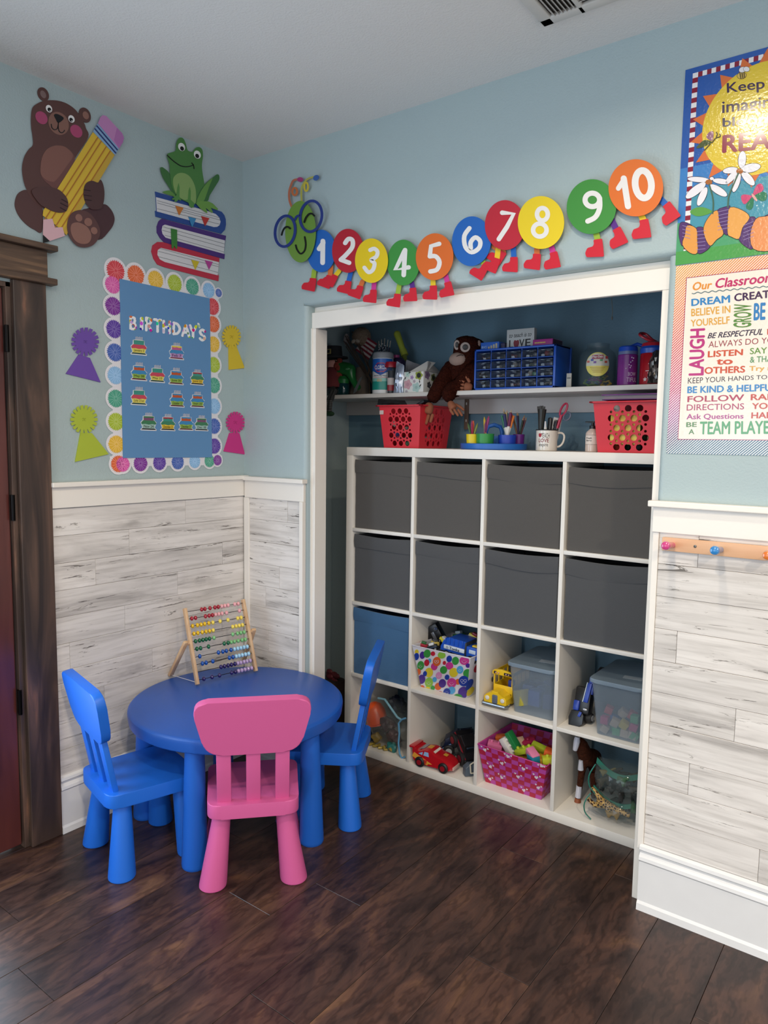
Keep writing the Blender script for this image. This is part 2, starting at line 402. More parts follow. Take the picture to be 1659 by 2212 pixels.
# baseboards with moulded profile
def base(nm, lab, side, a, b):
    prof = [(0, 0), (.024, 0), (.022, .022), (.0165, .030), (.0165, .165), (.022, .172), (.020, .182), (.010, .192), (.012, .200), (.020, .206), (.018, .216), (.008, .221), (0, .221)]
    bm = NB(); A = []
    for c in (a, b):
        A.append([bm.verts.new((XL+p[0], c, p[1]) if side == 'x' else (c, YB-p[0], p[1]-.003 if p[1] > .1 else p[1])) for p in prof])
    n = len(prof)
    for i in range(n): bm.faces.new((A[0][i], A[0][(i+1) % n], A[1][(i+1) % n], A[1][i]))
    bm.faces.new(A[0]); bm.faces.new(A[1][::-1])
    struct(nm, bm, mat('#E6E5E3', .35, var=.06, bscale=9, bump=.1), lab)
base('baseboard_left', 'white moulded baseboard on the left wall', 'x', -1.258, YB)
base('baseboard_back', 'short white moulded baseboard between corner and closet', 'y', XL, .024)
base('baseboard_right', 'tall white moulded baseboard right of the closet', 'y', OX1+.008, XR)
# wainscot planks, part of the walls
Z0, Z1 = .219, 1.236; NR = 10; RH = (Z1-Z0)/NR
def wains(side, a, b, joints, parent):
    for i in range(NR):
        zt = Z1-i*RH; zb = zt-RH; cuts = [a]+sorted([j for j in joints.get(i, []) if a+.02 < j < b-.02])+[b]
        for p, q in zip(cuts, cuts[1:]):
            d = .0065+R.uniform(-.0008, .0008); g = .0005
            if side == 'x': bm = B(XL-.001, XL+d, p+g, q-g, zb+g, zt-g, bev=.0008, seg=1)
            else: bm = B(p+g, q-g, YB-d, YB+.001, zb+g, zt-g, bev=.0008, seg=1)
            obj('plank', bm, M_slat, parent, smooth=False)
def yj(u, v): return on('x', XL+.007, u, v).y
def xj(u, v): return on('y', YB-.007, u, v).x
wains('x', -1.262, YB-.008, {0: [yj(401, 1110)], 1: [yj(279, 1160)], 2: [yj(206, 1210), yj(481, 1190)], 3: [yj(384, 1240)], 4: [yj(270, 1320)],
      5: [yj(150, 1380), yj(480, 1330)], 6: [yj(329, 1400)], 7: [yj(225, 1470)], 8: [-.9], 9: [-1.05, -.5]}, wl)
wains('y', XL+.044, .026, {0: [xj(621, 1100)], 3: [xj(603, 1240)], 4: [-.2], 6: [xj(579, 1390)], 8: [-.1]}, wb)
wains('y', OX1+.016, XR, {0: [xj(1507, 1215), 2.3, 3.2], 1: [2.05, 3.0], 2: [2.4, 3.5], 3: [xj(1461, 1400), 2.6], 4: [2.2, 3.1], 5: [xj(1587, 1575), 2.7],
      6: [2.1, 3.0], 7: [xj(1483, 1760), 2.5], 8: [2.0, 3.3], 9: [xj(1640, 1850), 2.8]}, wb)
# ---------------------------------------------------------------- door with rustic casing
def wood(name, stops, rough=.5, axis='z', sc_=14):
    m = bpy.data.materials.new(name); n, L, b = nodes(m); g = n.new('ShaderNodeNewGeometry'); mp = n.new('ShaderNodeMapping')
    mp.inputs['Scale'].default_value = {'z': (1, 1, .12), 'y': (1, .12, 1), 'x': (.12, 1, 1)}[axis]
    L.new(g.outputs['Position'], mp.inputs['Vector']); t = n.new('ShaderNodeTexNoise'); t.inputs['Scale'].default_value = sc_; t.inputs['Detail'].default_value = 7
    t.inputs['Distortion'].default_value = 1.2; L.new(mp.outputs[0], t.inputs['Vector']); r_ = ramp(n, stops); L.new(t.outputs['Fac'], r_.inputs['Fac'])
    L.new(r_.outputs['Color'], b.inputs['Base Color']); b.inputs['Roughness'].default_value = rough
    bp = n.new('ShaderNodeBump'); bp.inputs['Strength'].default_value = .3; bp.inputs['Distance'].default_value = .002
    L.new(t.outputs['Fac'], bp.inputs['Height']); L.new(bp.outputs['Normal'], b.inputs['Normal']); return m
M_case = wood('rustic_casing', [(.3, '#2B211D'), (.5, '#43332B'), (.62, '#5A4438'), (.75, '#8A5F48')], .5)
M_caseh = wood('rustic_casing_head', [(.3, '#3A2B22'), (.5, '#5B4535'), (.7, '#8A6A4E')], .55, 'y', 22)
M_door = wood('door_red_brown', [(.3, '#4A2421'), (.7, '#5E2F2A')], .3)
dr = struct('door_1', B(XL-.055, XL-.012, DY0+.022, DY1-.022, .012, DZ-.02, bev=.003), M_door, 'dark red brown door with glass in the left wall')
dr['label'] = 'dark red brown exterior door with a white framed glass panel'
GY0, GY1 = -2.33, -1.482
bm = NB()
for a in ((GY0-.02, GY0+.01, .30, 1.86), (GY1-.012, GY1+.012, .30, 1.86)): box(bm, XL-.014, XL-.001, a[0], a[1], a[2], a[3], bev=.003)
box(bm, XL-.014, XL-.001, GY0, GY1, .30, .33, bev=.003); box(bm, XL-.014, XL-.001, GY0, GY1, 1.83, 1.86, bev=.003)
obj('glass_frame', bm, mat('#E8E6E0', .4), dr)
gm = bpy.data.materials.new('daylit_glass'); n, L, b = nodes(gm); b.inputs['Base Color'].default_value = (.1, .12, .14, 1)
b.inputs['Emission Color'].default_value = (.75, .88, 1, 1); b.inputs['Emission Strength'].default_value = 2.0; b.inputs['Roughness'].default_value = .1
obj('glass_pane', B(XL-.0125, XL-.008, GY0, GY1, .33, 1.83), gm, dr)
for z in (.55, 1.25, 1.83):
    bm = NB(); rod(bm, (XL+.004, DY1-.018, z-.045), (XL+.004, DY1-.018, z+.045), .007); box(bm, XL-.012, XL+.001, DY1-.02, DY1-.004, z-.045, z+.045)
    obj('hinge', bm, mat('#1B1A1A', .35, 1), dr)
bm = NB()
box(bm, XL-.11, XL+.004, DY1-.018, DY1+.0, 0, DZ, bev=.002)            # jamb
box(bm, XL-.11, XL+.004, DY0, DY0+.018, 0, DZ, bev=.002); box(bm, XL-.11, XL+.004, DY0, DY1, DZ-.018, DZ, bev=.002)
struct('trim_11', bm, M_case, 'dark stained jamb of the door')
bm = NB(); box(bm, XL, XL+.022, DY1+.0, -1.259, 0, 2.03, bev=.003); box(bm, XL, XL+.022, DY0-.115, DY0, 0, 2.03, bev=.003)
struct('trim_12', bm, M_case, 'dark stained rustic side casing of the door')
bm = NB(); box(bm, XL, XL+.024, DY0-.12, -1.252, 2.052, 2.145, bev=.002)
box(bm, XL, XL+.042, DY0-.14, -1.226, 2.03, 2.052, bev=.003); box(bm, XL, XL+.048, DY0-.14, -1.224, 2.145, 2.165, bev=.003)
struct('trim_13', bm, M_caseh, 'brown rustic head casing over the door')
# ceiling vent
vt = thing('ceiling_vent', 'white rectangular air vent with slats in the ceiling', 'vent', (1.32, -.66, HC))
bm = NB(); vx0, vx1, vy0, vy1 = 1.20, 1.52, -.86, -.545
for a in ((vx0, vx0+.035, vy0, vy1), (vx1-.035, vx1, vy0, vy1), (vx0, vx1, vy0, vy0+.035), (vx0, vx1, vy1-.035, vy1), (1.315, 1.33, vy0, vy1)):
    box(bm, a[0], a[1], a[2], a[3], HC-.012, HC+.002, bev=.003)
obj('frame', bm, mat('#CFCBC4', .5), vt)
obj('duct', B(vx0+.03, vx1-.03, vy0+.03, vy1-.03, HC-.002, HC-.0005), mat('#3A3735', .9), vt)
for k in range(6):
    x = vx0+.045+k*.012; obj('slat', box(NB(), -.007, .007, vy0+.035, vy1-.035, -.0006, .0006, M=T(x, 0, HC-.008) @ Matrix.Rotation(.7, 4, 'Y')), mat('#BDB8B0', .5), vt)
for k in range(10):
    y = vy0+.045+k*.024; obj('slat', box(NB(), 1.33, vx1-.035, -.008, .008, -.0006, .0006, M=T(0, y, HC-.008) @ Matrix.Rotation(.7, 4, 'X')), mat('#BDB8B0', .5), vt)
# ================================================================ cube shelf
t_, c_, d_ = .038, .335, .016; SH = 1.469; SD = .39
sh = thing('cube_shelf', 'white cube shelf of four by four compartments in the closet', 'shelf', (SH/2, SD/2, 0))
e = .0012
obj('side_panel', B(0, t_, 0, SD, 0, SH-t_, bev=e), M_shelfwhite, sh); obj('side_panel', B(SH-t_, SH, 0, SD, 0, SH-t_, bev=e), M_shelfwhite, sh)
obj('top_panel', B(0, SH, -.0005, SD, SH-t_, SH, bev=e), M_shelfwhite, sh); obj('bottom_panel', B(t_, SH-t_, 0, SD, 0, t_, bev=e), M_shelfwhite, sh)
CX = [t_+i*(c_+d_) for i in range(4)]                      # left edges of the columns
CZ = [t_+i*(c_+d_) for i in range(4)]                      # floors of the rows, bottom row first
for i in (1, 2, 3): obj('divider', B(CX[i]-d_, CX[i], 0, SD, t_, SH-t_, bev=e), M_shelfwhite, sh)
for i in range(4):
    for j in (1, 2, 3): obj('shelf_board', B(CX[i], CX[i]+c_, 0.0003, SD, CZ[j]-d_, CZ[j], bev=e), M_shelfwhite, sh)
# fabric bins
def fabric(h): return mat(h, .9, bump=.5, bscale=500, sheen=.2)
def bin_(lab, h, i, j, grp):
    x0, z0 = CX[i]+.006, CZ[j]; w, hh, dp = .323, .318, .36; y0 = .012
    t = thing('fabric_bin', lab, 'bin', (x0+w/2, y0+dp/2, z0), grp); rr = random.Random(i*7+j*3)
    bm = NB(); N = 10; M_ = 10; verts = {}
    # front face with soft sag, other faces plain
    for a in range(N+1):
        for b in range(M_+1):
            u, v = a/N, b/M_
            bulge = .006*math.sin(PI*u)*math.sin(PI*v)*(1 if (i+j) % 2 else -.4)+rr.uniform(-.0007, .0007)
            sag = -.006*math.sin(PI*u)*v*v*(.6+.6*((i*3+j) % 3)/2)
            verts[a, b] = bm.verts.new((x0+.003+(w-.006)*u, y0-bulge, z0+hh*v+sag+(-.004*u if j % 2 else .002*u)*v))
    for a in range(N):
        for b in range(M_): bm.faces.new((verts[a, b], verts[a+1, b], verts[a+1, b+1], verts[a, b+1]))
    bk = {(a, b): bm.verts.new((x0+.003+(w-.006)*a, y0+dp, z0+hh*b)) for a in (0, 1) for b in (0, 1)}
    L0 = [verts[0, b] for b in range(M_+1)]; R0 = [verts[N, b] for b in range(M_+1)]; D0 = [verts[a, 0] for a in range(N+1)]
    bm.faces.new(L0+[bk[0, 1], bk[0, 0]]); bm.faces.new(R0+[bk[1, 1], bk[1, 0]]); bm.faces.new(D0+[bk[1, 0], bk[0, 0]]); bm.faces.new([bk[0, 0], bk[1, 0], bk[1, 1], bk[0, 1]])
    obj('body', bm, fabric(h), t, ang=1.0)
    # hem band folded over the front
    bm = NB(); K = 12; rows = []
    for r_ in range(5):
        row = []
        for a in range(K+1):
            u = a/K; v = r_/4; zz = z0+hh-.004*u*(j % 2)-.006*math.sin(PI*u)*(.6+.6*((i*3+j) % 3)/2)+.003-.062*v+(.005*math.sin(u*4+i) if r_ == 4 else 0)
            row.append(bm.verts.new((x0+.001+(w-.002)*u, y0-.0035-.004*math.sin(PI*v)*(.5+.5*math.sin(u*9+i*2+j)), zz)))
        rows.append(row)
    for r_ in range(4):
        for a in range(K): bm.faces.new((rows[r_][a], rows[r_][a+1], rows[r_+1][a+1], rows[r_+1][a]))
    g = bmesh.ops.extrude_face_region(bm, geom=bm.faces[:]); bmesh.ops.translate(bm, vec=(0, .006, 0), verts=[q for q in g['geom'] if isinstance(q, bmesh.types.BMVert)])
    obj('hem', bm, fabric(h), t, ang=.9)
    return t
cn = ['leftmost', 'second from left', 'third from left', 'rightmost']
for i in range(4):
    bin_('dark grey fabric bin in the top row of the cube shelf, '+cn[i], '#514E4B', i, 3, 'grey fabric bins in the cube shelf')
    bin_('dark grey fabric bin in the second row of the cube shelf, '+cn[i], '#4B4C4E', i, 2, 'grey fabric bins in the cube shelf')
bin_('blue fabric bin in the cube shelf beside the blue chair back', '#365F85', 0, 1, None)
# ================================================================ table
BLUE = mat('#1C5FC0', .42, spec=.4, bump=.12, bscale=900); PINK = mat('#CB5C93', .42, spec=.4, bump=.12, bscale=900); BLUE2 = mat('#1C66CC', .42, spec=.4, bump=.12, bscale=900)
TX, TY = .0735, -.742
tb = thing('play_table', 'round blue plastic play table with five legs and an abacus on it', 'table', (TX, TY, 0))
obj('tabletop', LT([(0, .452), (.392, .452), (.396, .428), (.407, .427), (.4105, .431), (.4145, .462), (.413, .471), (.408, .4765), (.400, .4795), (0, .48)], 96, T(TX, TY, 0)), mat('#1E56AE', .36, spec=.5, bump=.15, bscale=700), tb)
for a in (-139, -66, 5.3, 77, 149):
    x, y = TX+.368*math.cos(math.radians(a)), TY+.368*math.sin(math.radians(a))
    xt, yt = TX+.358*math.cos(math.radians(a)), TY+.358*math.sin(math.radians(a))
    obj('leg', lathe(NB(), [(0, 0), (.042, 0), (.0445, .004), (.0455, .012), (.033, .455), (0, .455)], 28, Matrix(((1, 0, (xt-x)/.455, x), (0, 1, (yt-y)/.455, y), (0, 0, 1, 0), (0, 0, 0, 1)))), BLUE, tb)
# ================================================================ chairs (local: x right, y forward, z up)
def rr_poly(pts, rad, n=5):
    out = []; N = len(pts)
    for i in range(N):
        p0, p, p2 = Vector(pts[i-1]), Vector(pts[i]), Vector(pts[(i+1) % N]); a = p+(p0-p).normalized()*rad; b = p+(p2-p).normalized()*rad
        for k in range(n+1):
            t = k/n; out.append(tuple(a*(1-t)**2+p*2*t*(1-t)+b*t*t))
    return out
def prism(bm, pts, z0, z1, M=None, bev=0, mi=0):
    a = [bm.verts.new((p[0], p[1], z0)) for p in pts]; b = [bm.verts.new((p[0], p[1], z1)) for p in pts]
    fs = [bm.faces.new(a[::-1]), bm.faces.new(b)]+[bm.faces.new((a[i], a[(i+1) % len(a)], b[(i+1) % len(a)], b[i])) for i in range(len(a))]
    vs = a+b
    if bev:
        es = list(set(fs[0].edges) | set(fs[1].edges)); r_ = bmesh.ops.bevel(bm, geom=es, offset=bev, segments=3, profile=.5, affect='EDGES')
        vs = [v for v in bm.verts if v.is_valid] if M is not None and len(bm.verts) else vs
    for f in fs:
        if f.is_valid: f.material_index = mi
    if M is not None:
        bmesh.ops.transform(bm, matrix=M, verts=vs)
    return bm
def chair(label, m, loc, ang, m2=None):
    t = thing('child_chair', label, 'chair', (loc[0], loc[1], 0), None, ang)
    seat = rr_poly([(-.150, -.032), (.150, -.032), (.163, .295), (-.163, .295)], .045)
    bm = prism(NB(), seat, .252, .300, bev=.003); obj('seat', bm, m, t, local=True, ang=.5)
    for sx in (-1, 1):
        for (yb_, yt_) in ((.012, .03), (.262, .240)):
            xb, xt = sx*.136, sx*.103
            obj('leg', lathe(NB(), [(0, 0), (.043, 0), (.0455, .003), (.046, .010), (.0285, .258), (0, .258)], 28,
                Matrix(((1, 0, (xt-xb)/.258, xb), (0, 1, (yt_-yb_)/.258, yb_), (0, 0, 1, 0), (0, 0, 0, 1)))), m, t, local=True)
    # back in its own tilted plane: local (x, s) with s up the back
    yb0, yt0 = .004, -.066; sl = math.hypot(.37, yt0-yb0); ax = Vector((0, yt0-yb0, .37)).normalized(); nrm = Vector((0, -ax.z, ax.y))
    F = Matrix(((1, 0, 0, 0), (0, ax.y, nrm.y, yb0), (0, ax.z, nrm.z, .30), (0, 0, 0, 1)))
    pan = smooth(rr_poly([(-.150, .183), (.150, .183), (.197, .372), (-.197, .372)], .055, 6), 1)
    pan = [(x, y+(.010*(1-(x/.197)**2) if y > .28 else 0)) for x, y in pan]
    bm = prism(NB(), pan, -.016, .016, M=F, bev=.0035); prism(bm, [(x*.955, .283+(y-.283)*.93) for x, y in pan], .0155, .0172, M=F) if False else None; bk = obj('backrest', bm, m2 or m, t, local=True, ang=.5)
    for x in (-.0955, 0, .0955):
        obj('slat', box(NB(), x-.0235, x+.0235, -.02, .20, -.010, .010, bev=.003, M=F), m2 or m, t, local=True)
    return t
chair('pink plastic child chair with its back to the camera in front of the table', PINK, (.493-.028-.0, -1.0575+.035), math.atan2(.67488, -.73792)-PI/2)
chair('blue plastic child chair left of the table beside the door casing', BLUE2, (-.0525, -1.255), math.atan2(.973, .231)-PI/2)
chair('blue plastic child chair seen edge-on right of the table by the shelf', BLUE2, (.4265, -.4135), math.atan2(-.50, -.86)-PI/2)
# ================================================================ abacus
AC = (360, 1280, 1659/220)
A0 = on('z', .48, 360+505/AC[2], 1280+1520/AC[2]); B0 = on('z', .48, 360+1455/AC[2], 1280+1300/AC[2]); A0.z = B0.z = .4815
tv = (B0-A0).normalized(); nv = Vector((-tv.y, tv.x, 0)); LN, lean = .324, .341
up = Vector((0, 0, 1))*math.cos(lean)+nv*math.sin(lean); fn = up.cross(tv)
ab = thing('abacus', 'wooden abacus with ten rows of coloured beads standing on the blue table', 'abacus', (A0+B0)/2)
Wd = wood('beech', [(.3, '#C79E76'), (.7, '#DDBB93')], .45, 'z', 30); wd = (B0-A0).length
BAS = Matrix((( tv.x, fn.x, up.x, A0.x), (tv.y, fn.y, up.y, A0.y), (tv.z, fn.z, up.z, A0.z), (0, 0, 0, 1)))
for s in (0, wd): obj('post', box(NB(), s-.006, s+.006, -.011, .011, .004, LN, bev=.002, M=BAS), Wd, ab)
pl_n = fn
def fr(a, b):   # crop pixel to frame coordinates
    d = ray(AC[0]+a/AC[2], AC[1]+b/AC[2]); s = (A0-CAM).dot(pl_n)/d.dot(pl_n); P = CAM+d*s-A0; return P.dot(tv), P.dot(up)
ROWS = [((340, 312), (1205, 175), [570, 622, 706, 785, 840, 897, 948, 1000, 1110, 1165], '#A5182B', '#EBA9AC'),
        ((365, 430), (1220, 290), [408, 470, 632, 692, 745, 797, 850, 902, 975, 1185], '#A5182B', '#EBA9AC'),
        ((390, 555), (1245, 400), [422, 503, 562, 620, 687, 752, 870, 998, 1158, 1212], '#E8BC10', '#F2D85A'),
        ((410, 680), (1270, 520), [445, 508, 580, 642, 700, 757, 1077, 1130, 1182, 1235], '#E8BC10', '#F2D85A'),
        ((430, 800), (1295, 640), [470, 535, 590, 642, 697, 770, 1077, 1155, 1208, 1262], '#14633A', '#7FBF7A'),
        ((455, 925), (1320, 755), [492, 552, 682, 938, 1000, 1052, 1105, 1165, 1228, 1280], '#14633A', '#7FBF7A'),
        ((480, 1048), (1345, 875), [538, 843, 915, 972, 1048, 1105, 1158, 1208, 1260, 1312], '#1450A5', '#A5D2EC'),
        ((505, 1170), (1370, 990), [582, 642, 752, 1022, 1080, 1132, 1182, 1232, 1285, 1336], '#1450A5', '#A5D2EC'),
        ((525, 1285), (1395, 1105), [885, 942, 1000, 1055, 1112, 1160, 1208, 1262, 1310, 1362], '#2A1A5E', '#B49BC4'),
        ((550, 1410), (1420, 1230), [605, 738, 860, 1058, 1118, 1172, 1225, 1278, 1330, 1385], '#2A1A5E', '#B49BC4')]
bead_me = {}
for (a, b, xs, c1, c2) in ROWS:
    z = (fr(*a)[1]+fr(*b)[1])/2
    r_ = obj('rod', rod(NB(), A0+tv*.004+up*z, B0-tv*.004+up*z, .0013, seg=6), mat('#3A3838', .3, 1), ab)
    prev = -1
    for k, x in enumerate(xs):
        yy = a[1]+(b[1]-a[1])*(x-a[0])/(b[0]-a[0]); tx = fr(x, yy)[0]
        tx = max(tx, prev+.0138); prev = tx; tx = min(tx, wd-.013)
        h = c1 if k < 5 else c2
        if h not in bead_me:
            bm = NB(); ball(bm, (0, 0, 0), .0098, 14, 1, 1, .74, M=Matrix.Rotation(PI/2, 4, 'Y'))
            for f in bm.faces: f.smooth = True
            me = bpy.data.meshes.new('bead'); bm.to_mesh(me); bm.free(); me.materials.append(mat(h, .15, coat=.6)); bead_me[h] = me
        o = bpy.data.objects.new('bead', bead_me[h]); COL.objects.link(o); o.parent = ab
        o.matrix_local = Matrix.Translation((A0+tv*tx+up*z)-Vector(ab.location)) @ Matrix((( tv.x, fn.x, up.x, 0), (tv.y, fn.y, up.y, 0), (tv.z, fn.z, up.z, 0), (0, 0, 0, 1)))
for s, sg in ((0, -1), (wd, 1)):
    pv = A0+tv*(s+sg*.024)+up*.178; foot = A0+tv*(s+sg*.040)+nv*.17; foot.z = .489
    obj('hub', rod(NB(), A0+tv*(s+sg*.005)+up*.178, A0+tv*(s+sg*.016)+up*.178, .008, seg=14), Wd, ab)
    M = align(pv+(pv-foot).normalized()*.012, foot); L_ = (foot-pv).length+.012
    obj('prop_leg', box(NB(), -.010, .010, -.007, .007, 0, L_, bev=.003, M=M), Wd, ab)
    obj('brace_wire', rod(NB(), foot+Vector((0, 0, .004)), A0+tv*s+up*.012, .0012, seg=6), mat('#E8E8E8', .3, .3), ab)
# ================================================================ flat cut-outs on the walls
NL = Vector((1, 0, 0)); NBk = Vector((0, -1, 0))
def paper(h): return mat(h, .42, spec=.4)
def art(name, f, N, pts, h, parent, lay=0, base=.003, th=.0009, sm=0, m=None, label=None):
    if sm: pts = smooth(pts, sm)
    h0 = base+lay*.0005; bm = NB(); slab(bm, [f(*p) for p in pts], N, h0 if lay else .0004, h0+th)
    return obj(name, bm, m or paper(h), parent, smooth=False, label=label)
def line(name, f, N, strokes, w, h, parent, lay, base=.003, closed=False, m=None):
    bm = NB(); h0 = base+lay*.0005
    for s in strokes: sstroke(bm, f, s, w, N, h0, h0+.0009, closed)
    return obj(name, bm, m or paper(h), parent, smooth=False)
# ---------------------------------------------------------------- bear with pencil
f = crop(20, 180, 6.146, LW)
c = f(700, 1200); t = thing('bear_cutout', 'brown bear wall cutout hugging a big yellow pencil above the door', 'wall decoration', (XL, c.y, f(700, 2120).z))
BR_, BD, BL_ = '#5A3C38', '#4B2F33', '#8F665A'
art('hind_leg', f, NL, [(225, 1420), (150, 1435), (95, 1490), (68, 1600), (90, 1700), (150, 1800), (240, 1890), (330, 1945), (425, 1975), (440, 1700), (400, 1600), (300, 1500)], '#563937', t, 0, sm=4)
art('hind_leg', f, NL, [(1240, 1605), (1330, 1660), (1385, 1760), (1385, 1850), (1330, 1950), (1180, 2080), (1000, 1900), (960, 1700), (1040, 1660)], BD, t, 0, sm=4)
art('ear', f, NL, ell(445, 148, 98, 68, 62), BR_, t, 0); art('ear', f, NL, ell(998, 425, 106, 72, 65), BR_, t, 0)
art('inner_ear', f, NL, ell(440, 152, 55, 34, 62), '#7D6764', t, 3); art('inner_ear', f, NL, ell(1005, 430, 55, 38, 65), BL_, t, 3)
art('body', f, NL, [(300, 330), (280, 450), (285, 600), (300, 700), (305, 820), (250, 880), (195, 970), (165, 1090), (165, 1200), (190, 1330), (230, 1430), (300, 1560), (430, 1650), (500, 1655), (640, 1400), (870, 990), (1040, 720), (1010, 600), (985, 530), (900, 390), (830, 320), (740, 265), (640, 235), (540, 228), (440, 240), (360, 275)], BR_, t, 1, sm=4)
art('belly', f, NL, [(640, 830), (740, 855), (860, 985), (800, 1130), (620, 1400), (520, 1350), (430, 1260), (405, 1150), (420, 1000), (480, 890), (560, 842)], '#6E4743', t, 3, sm=4)
art('belly_patch', f, NL, [(640, 830), (740, 855), (835, 960), (760, 1090), (610, 1290), (540, 1308), (470, 1280), (410, 1210), (405, 1100), (425, 990), (480, 890), (560, 842)], '#82584E', t, 4, sm=4)
art('muzzle', f, NL, ell(645, 537, 160, 128, 62), '#866054', t, 3)
art('nose', f, NL, [(582, 425), (620, 412), (690, 445), (708, 480), (640, 532), (605, 480)], '#17171A', t, 5, sm=3)
line('mouth', f, NL, [[(640, 525), (637, 590)], smooth([(545, 548), (555, 595), (590, 622), (625, 605), (637, 560)], 4, False), smooth([(637, 585), (650, 640), (685, 662), (712, 645), (722, 628)], 4, False)], 11, '#17171A', t, 5)
for e in ((517, 342, 520, 355), (815, 478, 808, 490)):
    art('eye', f, NL, ell(e[0], e[1], 52, 38, 62), '#EDEBE8', t, 4); art('pupil', f, NL, ell(e[2], e[3], 28, 22, 60), '#0E0E10', t, 6)
    art('eye_glint', f, NL, ell(e[2]+8, e[3]+14, 7, 5), '#EDEBE8', t, 8)
for e in ((418, 462), (880, 640)): art('cheek', f, NL, ell(e[0], e[1], 94, 70, 52), '#A9476C', t, 3)
pc = art('pencil', f, NL, [(1100, 650), (1385, 955), (1160, 1330), (1010, 1560), (870, 1790), (745, 2020), (690, 1960), (560, 1850), (432, 1760), (440, 1690), (465, 1655), (700, 1290)], '#D9B53A', t, 6)
art('pencil_shade', f, NL, [(1320, 905), (1385, 955), (1160, 1330), (1010, 1560), (870, 1790), (745, 2020), (700, 1960), (880, 1640), (1130, 1220)], '#C7A23C', t, 8)
line('pencil_stripe', f, NL, [[(1160, 725), (455, 1815)], [(1205, 775), (550, 1800)], [(1270, 850), (590, 1920)], [(1325, 905), (685, 1910)]], 14, '#B0702A', t, 9)
art('ferrule', f, NL, [(1155, 540), (1440, 870), (1385, 958), (1095, 650)], '#86A9CB', t, 10)
line('ferrule_band', f, NL, [[(1145, 575), (1415, 890)], [(1118, 612), (1395, 932)]], 16, '#22326E', t, 12)
art('eraser', f, NL, [(1160, 540), (1190, 460), (1225, 430), (1270, 442), (1480, 670), (1503, 730), (1490, 790), (1438, 872)], '#C084B8', t, 11)
art('eraser_shade', f, NL, [(1410, 600), (1480, 670), (1503, 730), (1490, 790), (1438, 872), (1372, 760)], '#B070AC', t, 12)
art('pencil_tip', f, NL, [(435, 1815), (555, 1802), (590, 1920), (690, 1915), (722, 2030), (520, 2100), (430, 2020)], '#D9AEB4', t, 10)
art('pencil_lead', f, NL, [(430, 2015), (522, 2100), (432, 2125)], '#121214', t, 11)
art('arm', f, NL, [(280, 1430), (450, 1375), (620, 1410), (700, 1470), (750, 1540), (765, 1620), (740, 1700), (660, 1725), (560, 1705), (470, 1660), (380, 1600)], '#543836', t, 12, sm=4)
art('arm', f, NL, [(1190, 1285), (1225, 1340), (1245, 1450), (1235, 1580), (1200, 1660), (1140, 1683), (1060, 1670), (1000, 1600), (968, 1500), (975, 1390), (1010, 1325), (1080, 1300), (1160, 1325)], '#4E3332', t, 12, sm=4)
line('claw', f, NL, [[(675, 1545), (755, 1590)], [(660, 1595), (755, 1645)], [(655, 1655), (735, 1700)], [(970, 1420), (1055, 1432)], [(975, 1490), (1070, 1505)], [(980, 1550), (1070, 1562)]], 9, '#28161A', t, 14)
art('foot', f, NL, [(860, 1700), (950, 1690), (1060, 1740), (1150, 1860), (1190, 1980), (1150, 2090), (1080, 2160), (980, 2185), (880, 2160), (790, 2060), (750, 1940), (760, 1820), (800, 1740)], '#5D3E3C', t, 12, sm=4)
art('sole', f, NL, [(800, 1890), (850, 1855), (920, 1860), (1010, 1910), (1060, 1990), (1065, 2070), (1020, 2130), (930, 2135), (850, 2090), (800, 1990)], BL_, t, 14, sm=4)
for e in ((903, 1792, 52, 44), (1027, 1848, 56, 50), (1105, 1962, 50, 42)): art('toe_pad', f, NL, ell(e[0], e[1], e[2], e[3], 60), BL_, t, 14)
# ---------------------------------------------------------------- frog on books
f = crop(320, 290, 6.911, LW); c = f(620, 1200)
t = thing('frog_cutout', 'green frog wall cutout sitting on a stack of three striped books', 'wall decoration', (XL, c.y, f(600, 2190).z))
def book(col, cover, pages, lines, nm):
    b = art(nm, f, NL, cover, col, t, 0, sm=0); art('book_pages', f, NL, pages, '#D5D3D4', b, 2)
    line('page_line', f, NL, lines, 5, '#74777E', b, 4)
book('#2C4A8C', [(97, 858), (1010, 1130), (1090, 1160), (1130, 1210), (1150, 1270), (1154, 1350), (1140, 1425), (1085, 1488), (105, 1232), (97, 1148), (118, 1140), (108, 940)],
     [(108, 942), (900, 1155), (1000, 1195), (1050, 1245), (1070, 1310), (1055, 1360), (1020, 1385), (970, 1388), (120, 1155)],
     [[(125, 995), (1060, 1250)], [(125, 1030), (1065, 1285)], [(125, 1115), (1050, 1345)], [(420, 1140), (900, 1270)]], 'book_cutout')
book('#4A2C74', [(195, 1262), (1155, 1518), (1146, 1590), (1120, 1788), (1137, 1790), (1130, 1865), (300, 1640), (230, 1612), (170, 1550), (125, 1470), (122, 1380), (150, 1300)],
     [(240, 1352), (1137, 1588), (1118, 1787), (330, 1570), (250, 1545), (205, 1490), (192, 1430), (205, 1370)],
     [[(210, 1385), (1130, 1640)], [(200, 1435), (1130, 1695)], [(240, 1510), (1120, 1760)]], 'book_cutout')
book('#B82F44', [(130, 1610), (210, 1612), (1057, 1850), (1052, 1910), (1030, 2080), (1048, 2118), (1042, 2195), (230, 1985), (130, 1945), (75, 1860), (42, 1750), (60, 1660)],
     [(180, 1698), (1045, 1912), (1028, 2108), (240, 1910), (165, 1870), (128, 1800), (135, 1730)],
     [[(160, 1705), (1035, 1945)], [(140, 1750), (1035, 1978)], [(140, 1830), (1030, 2065)]], 'book_cutout')
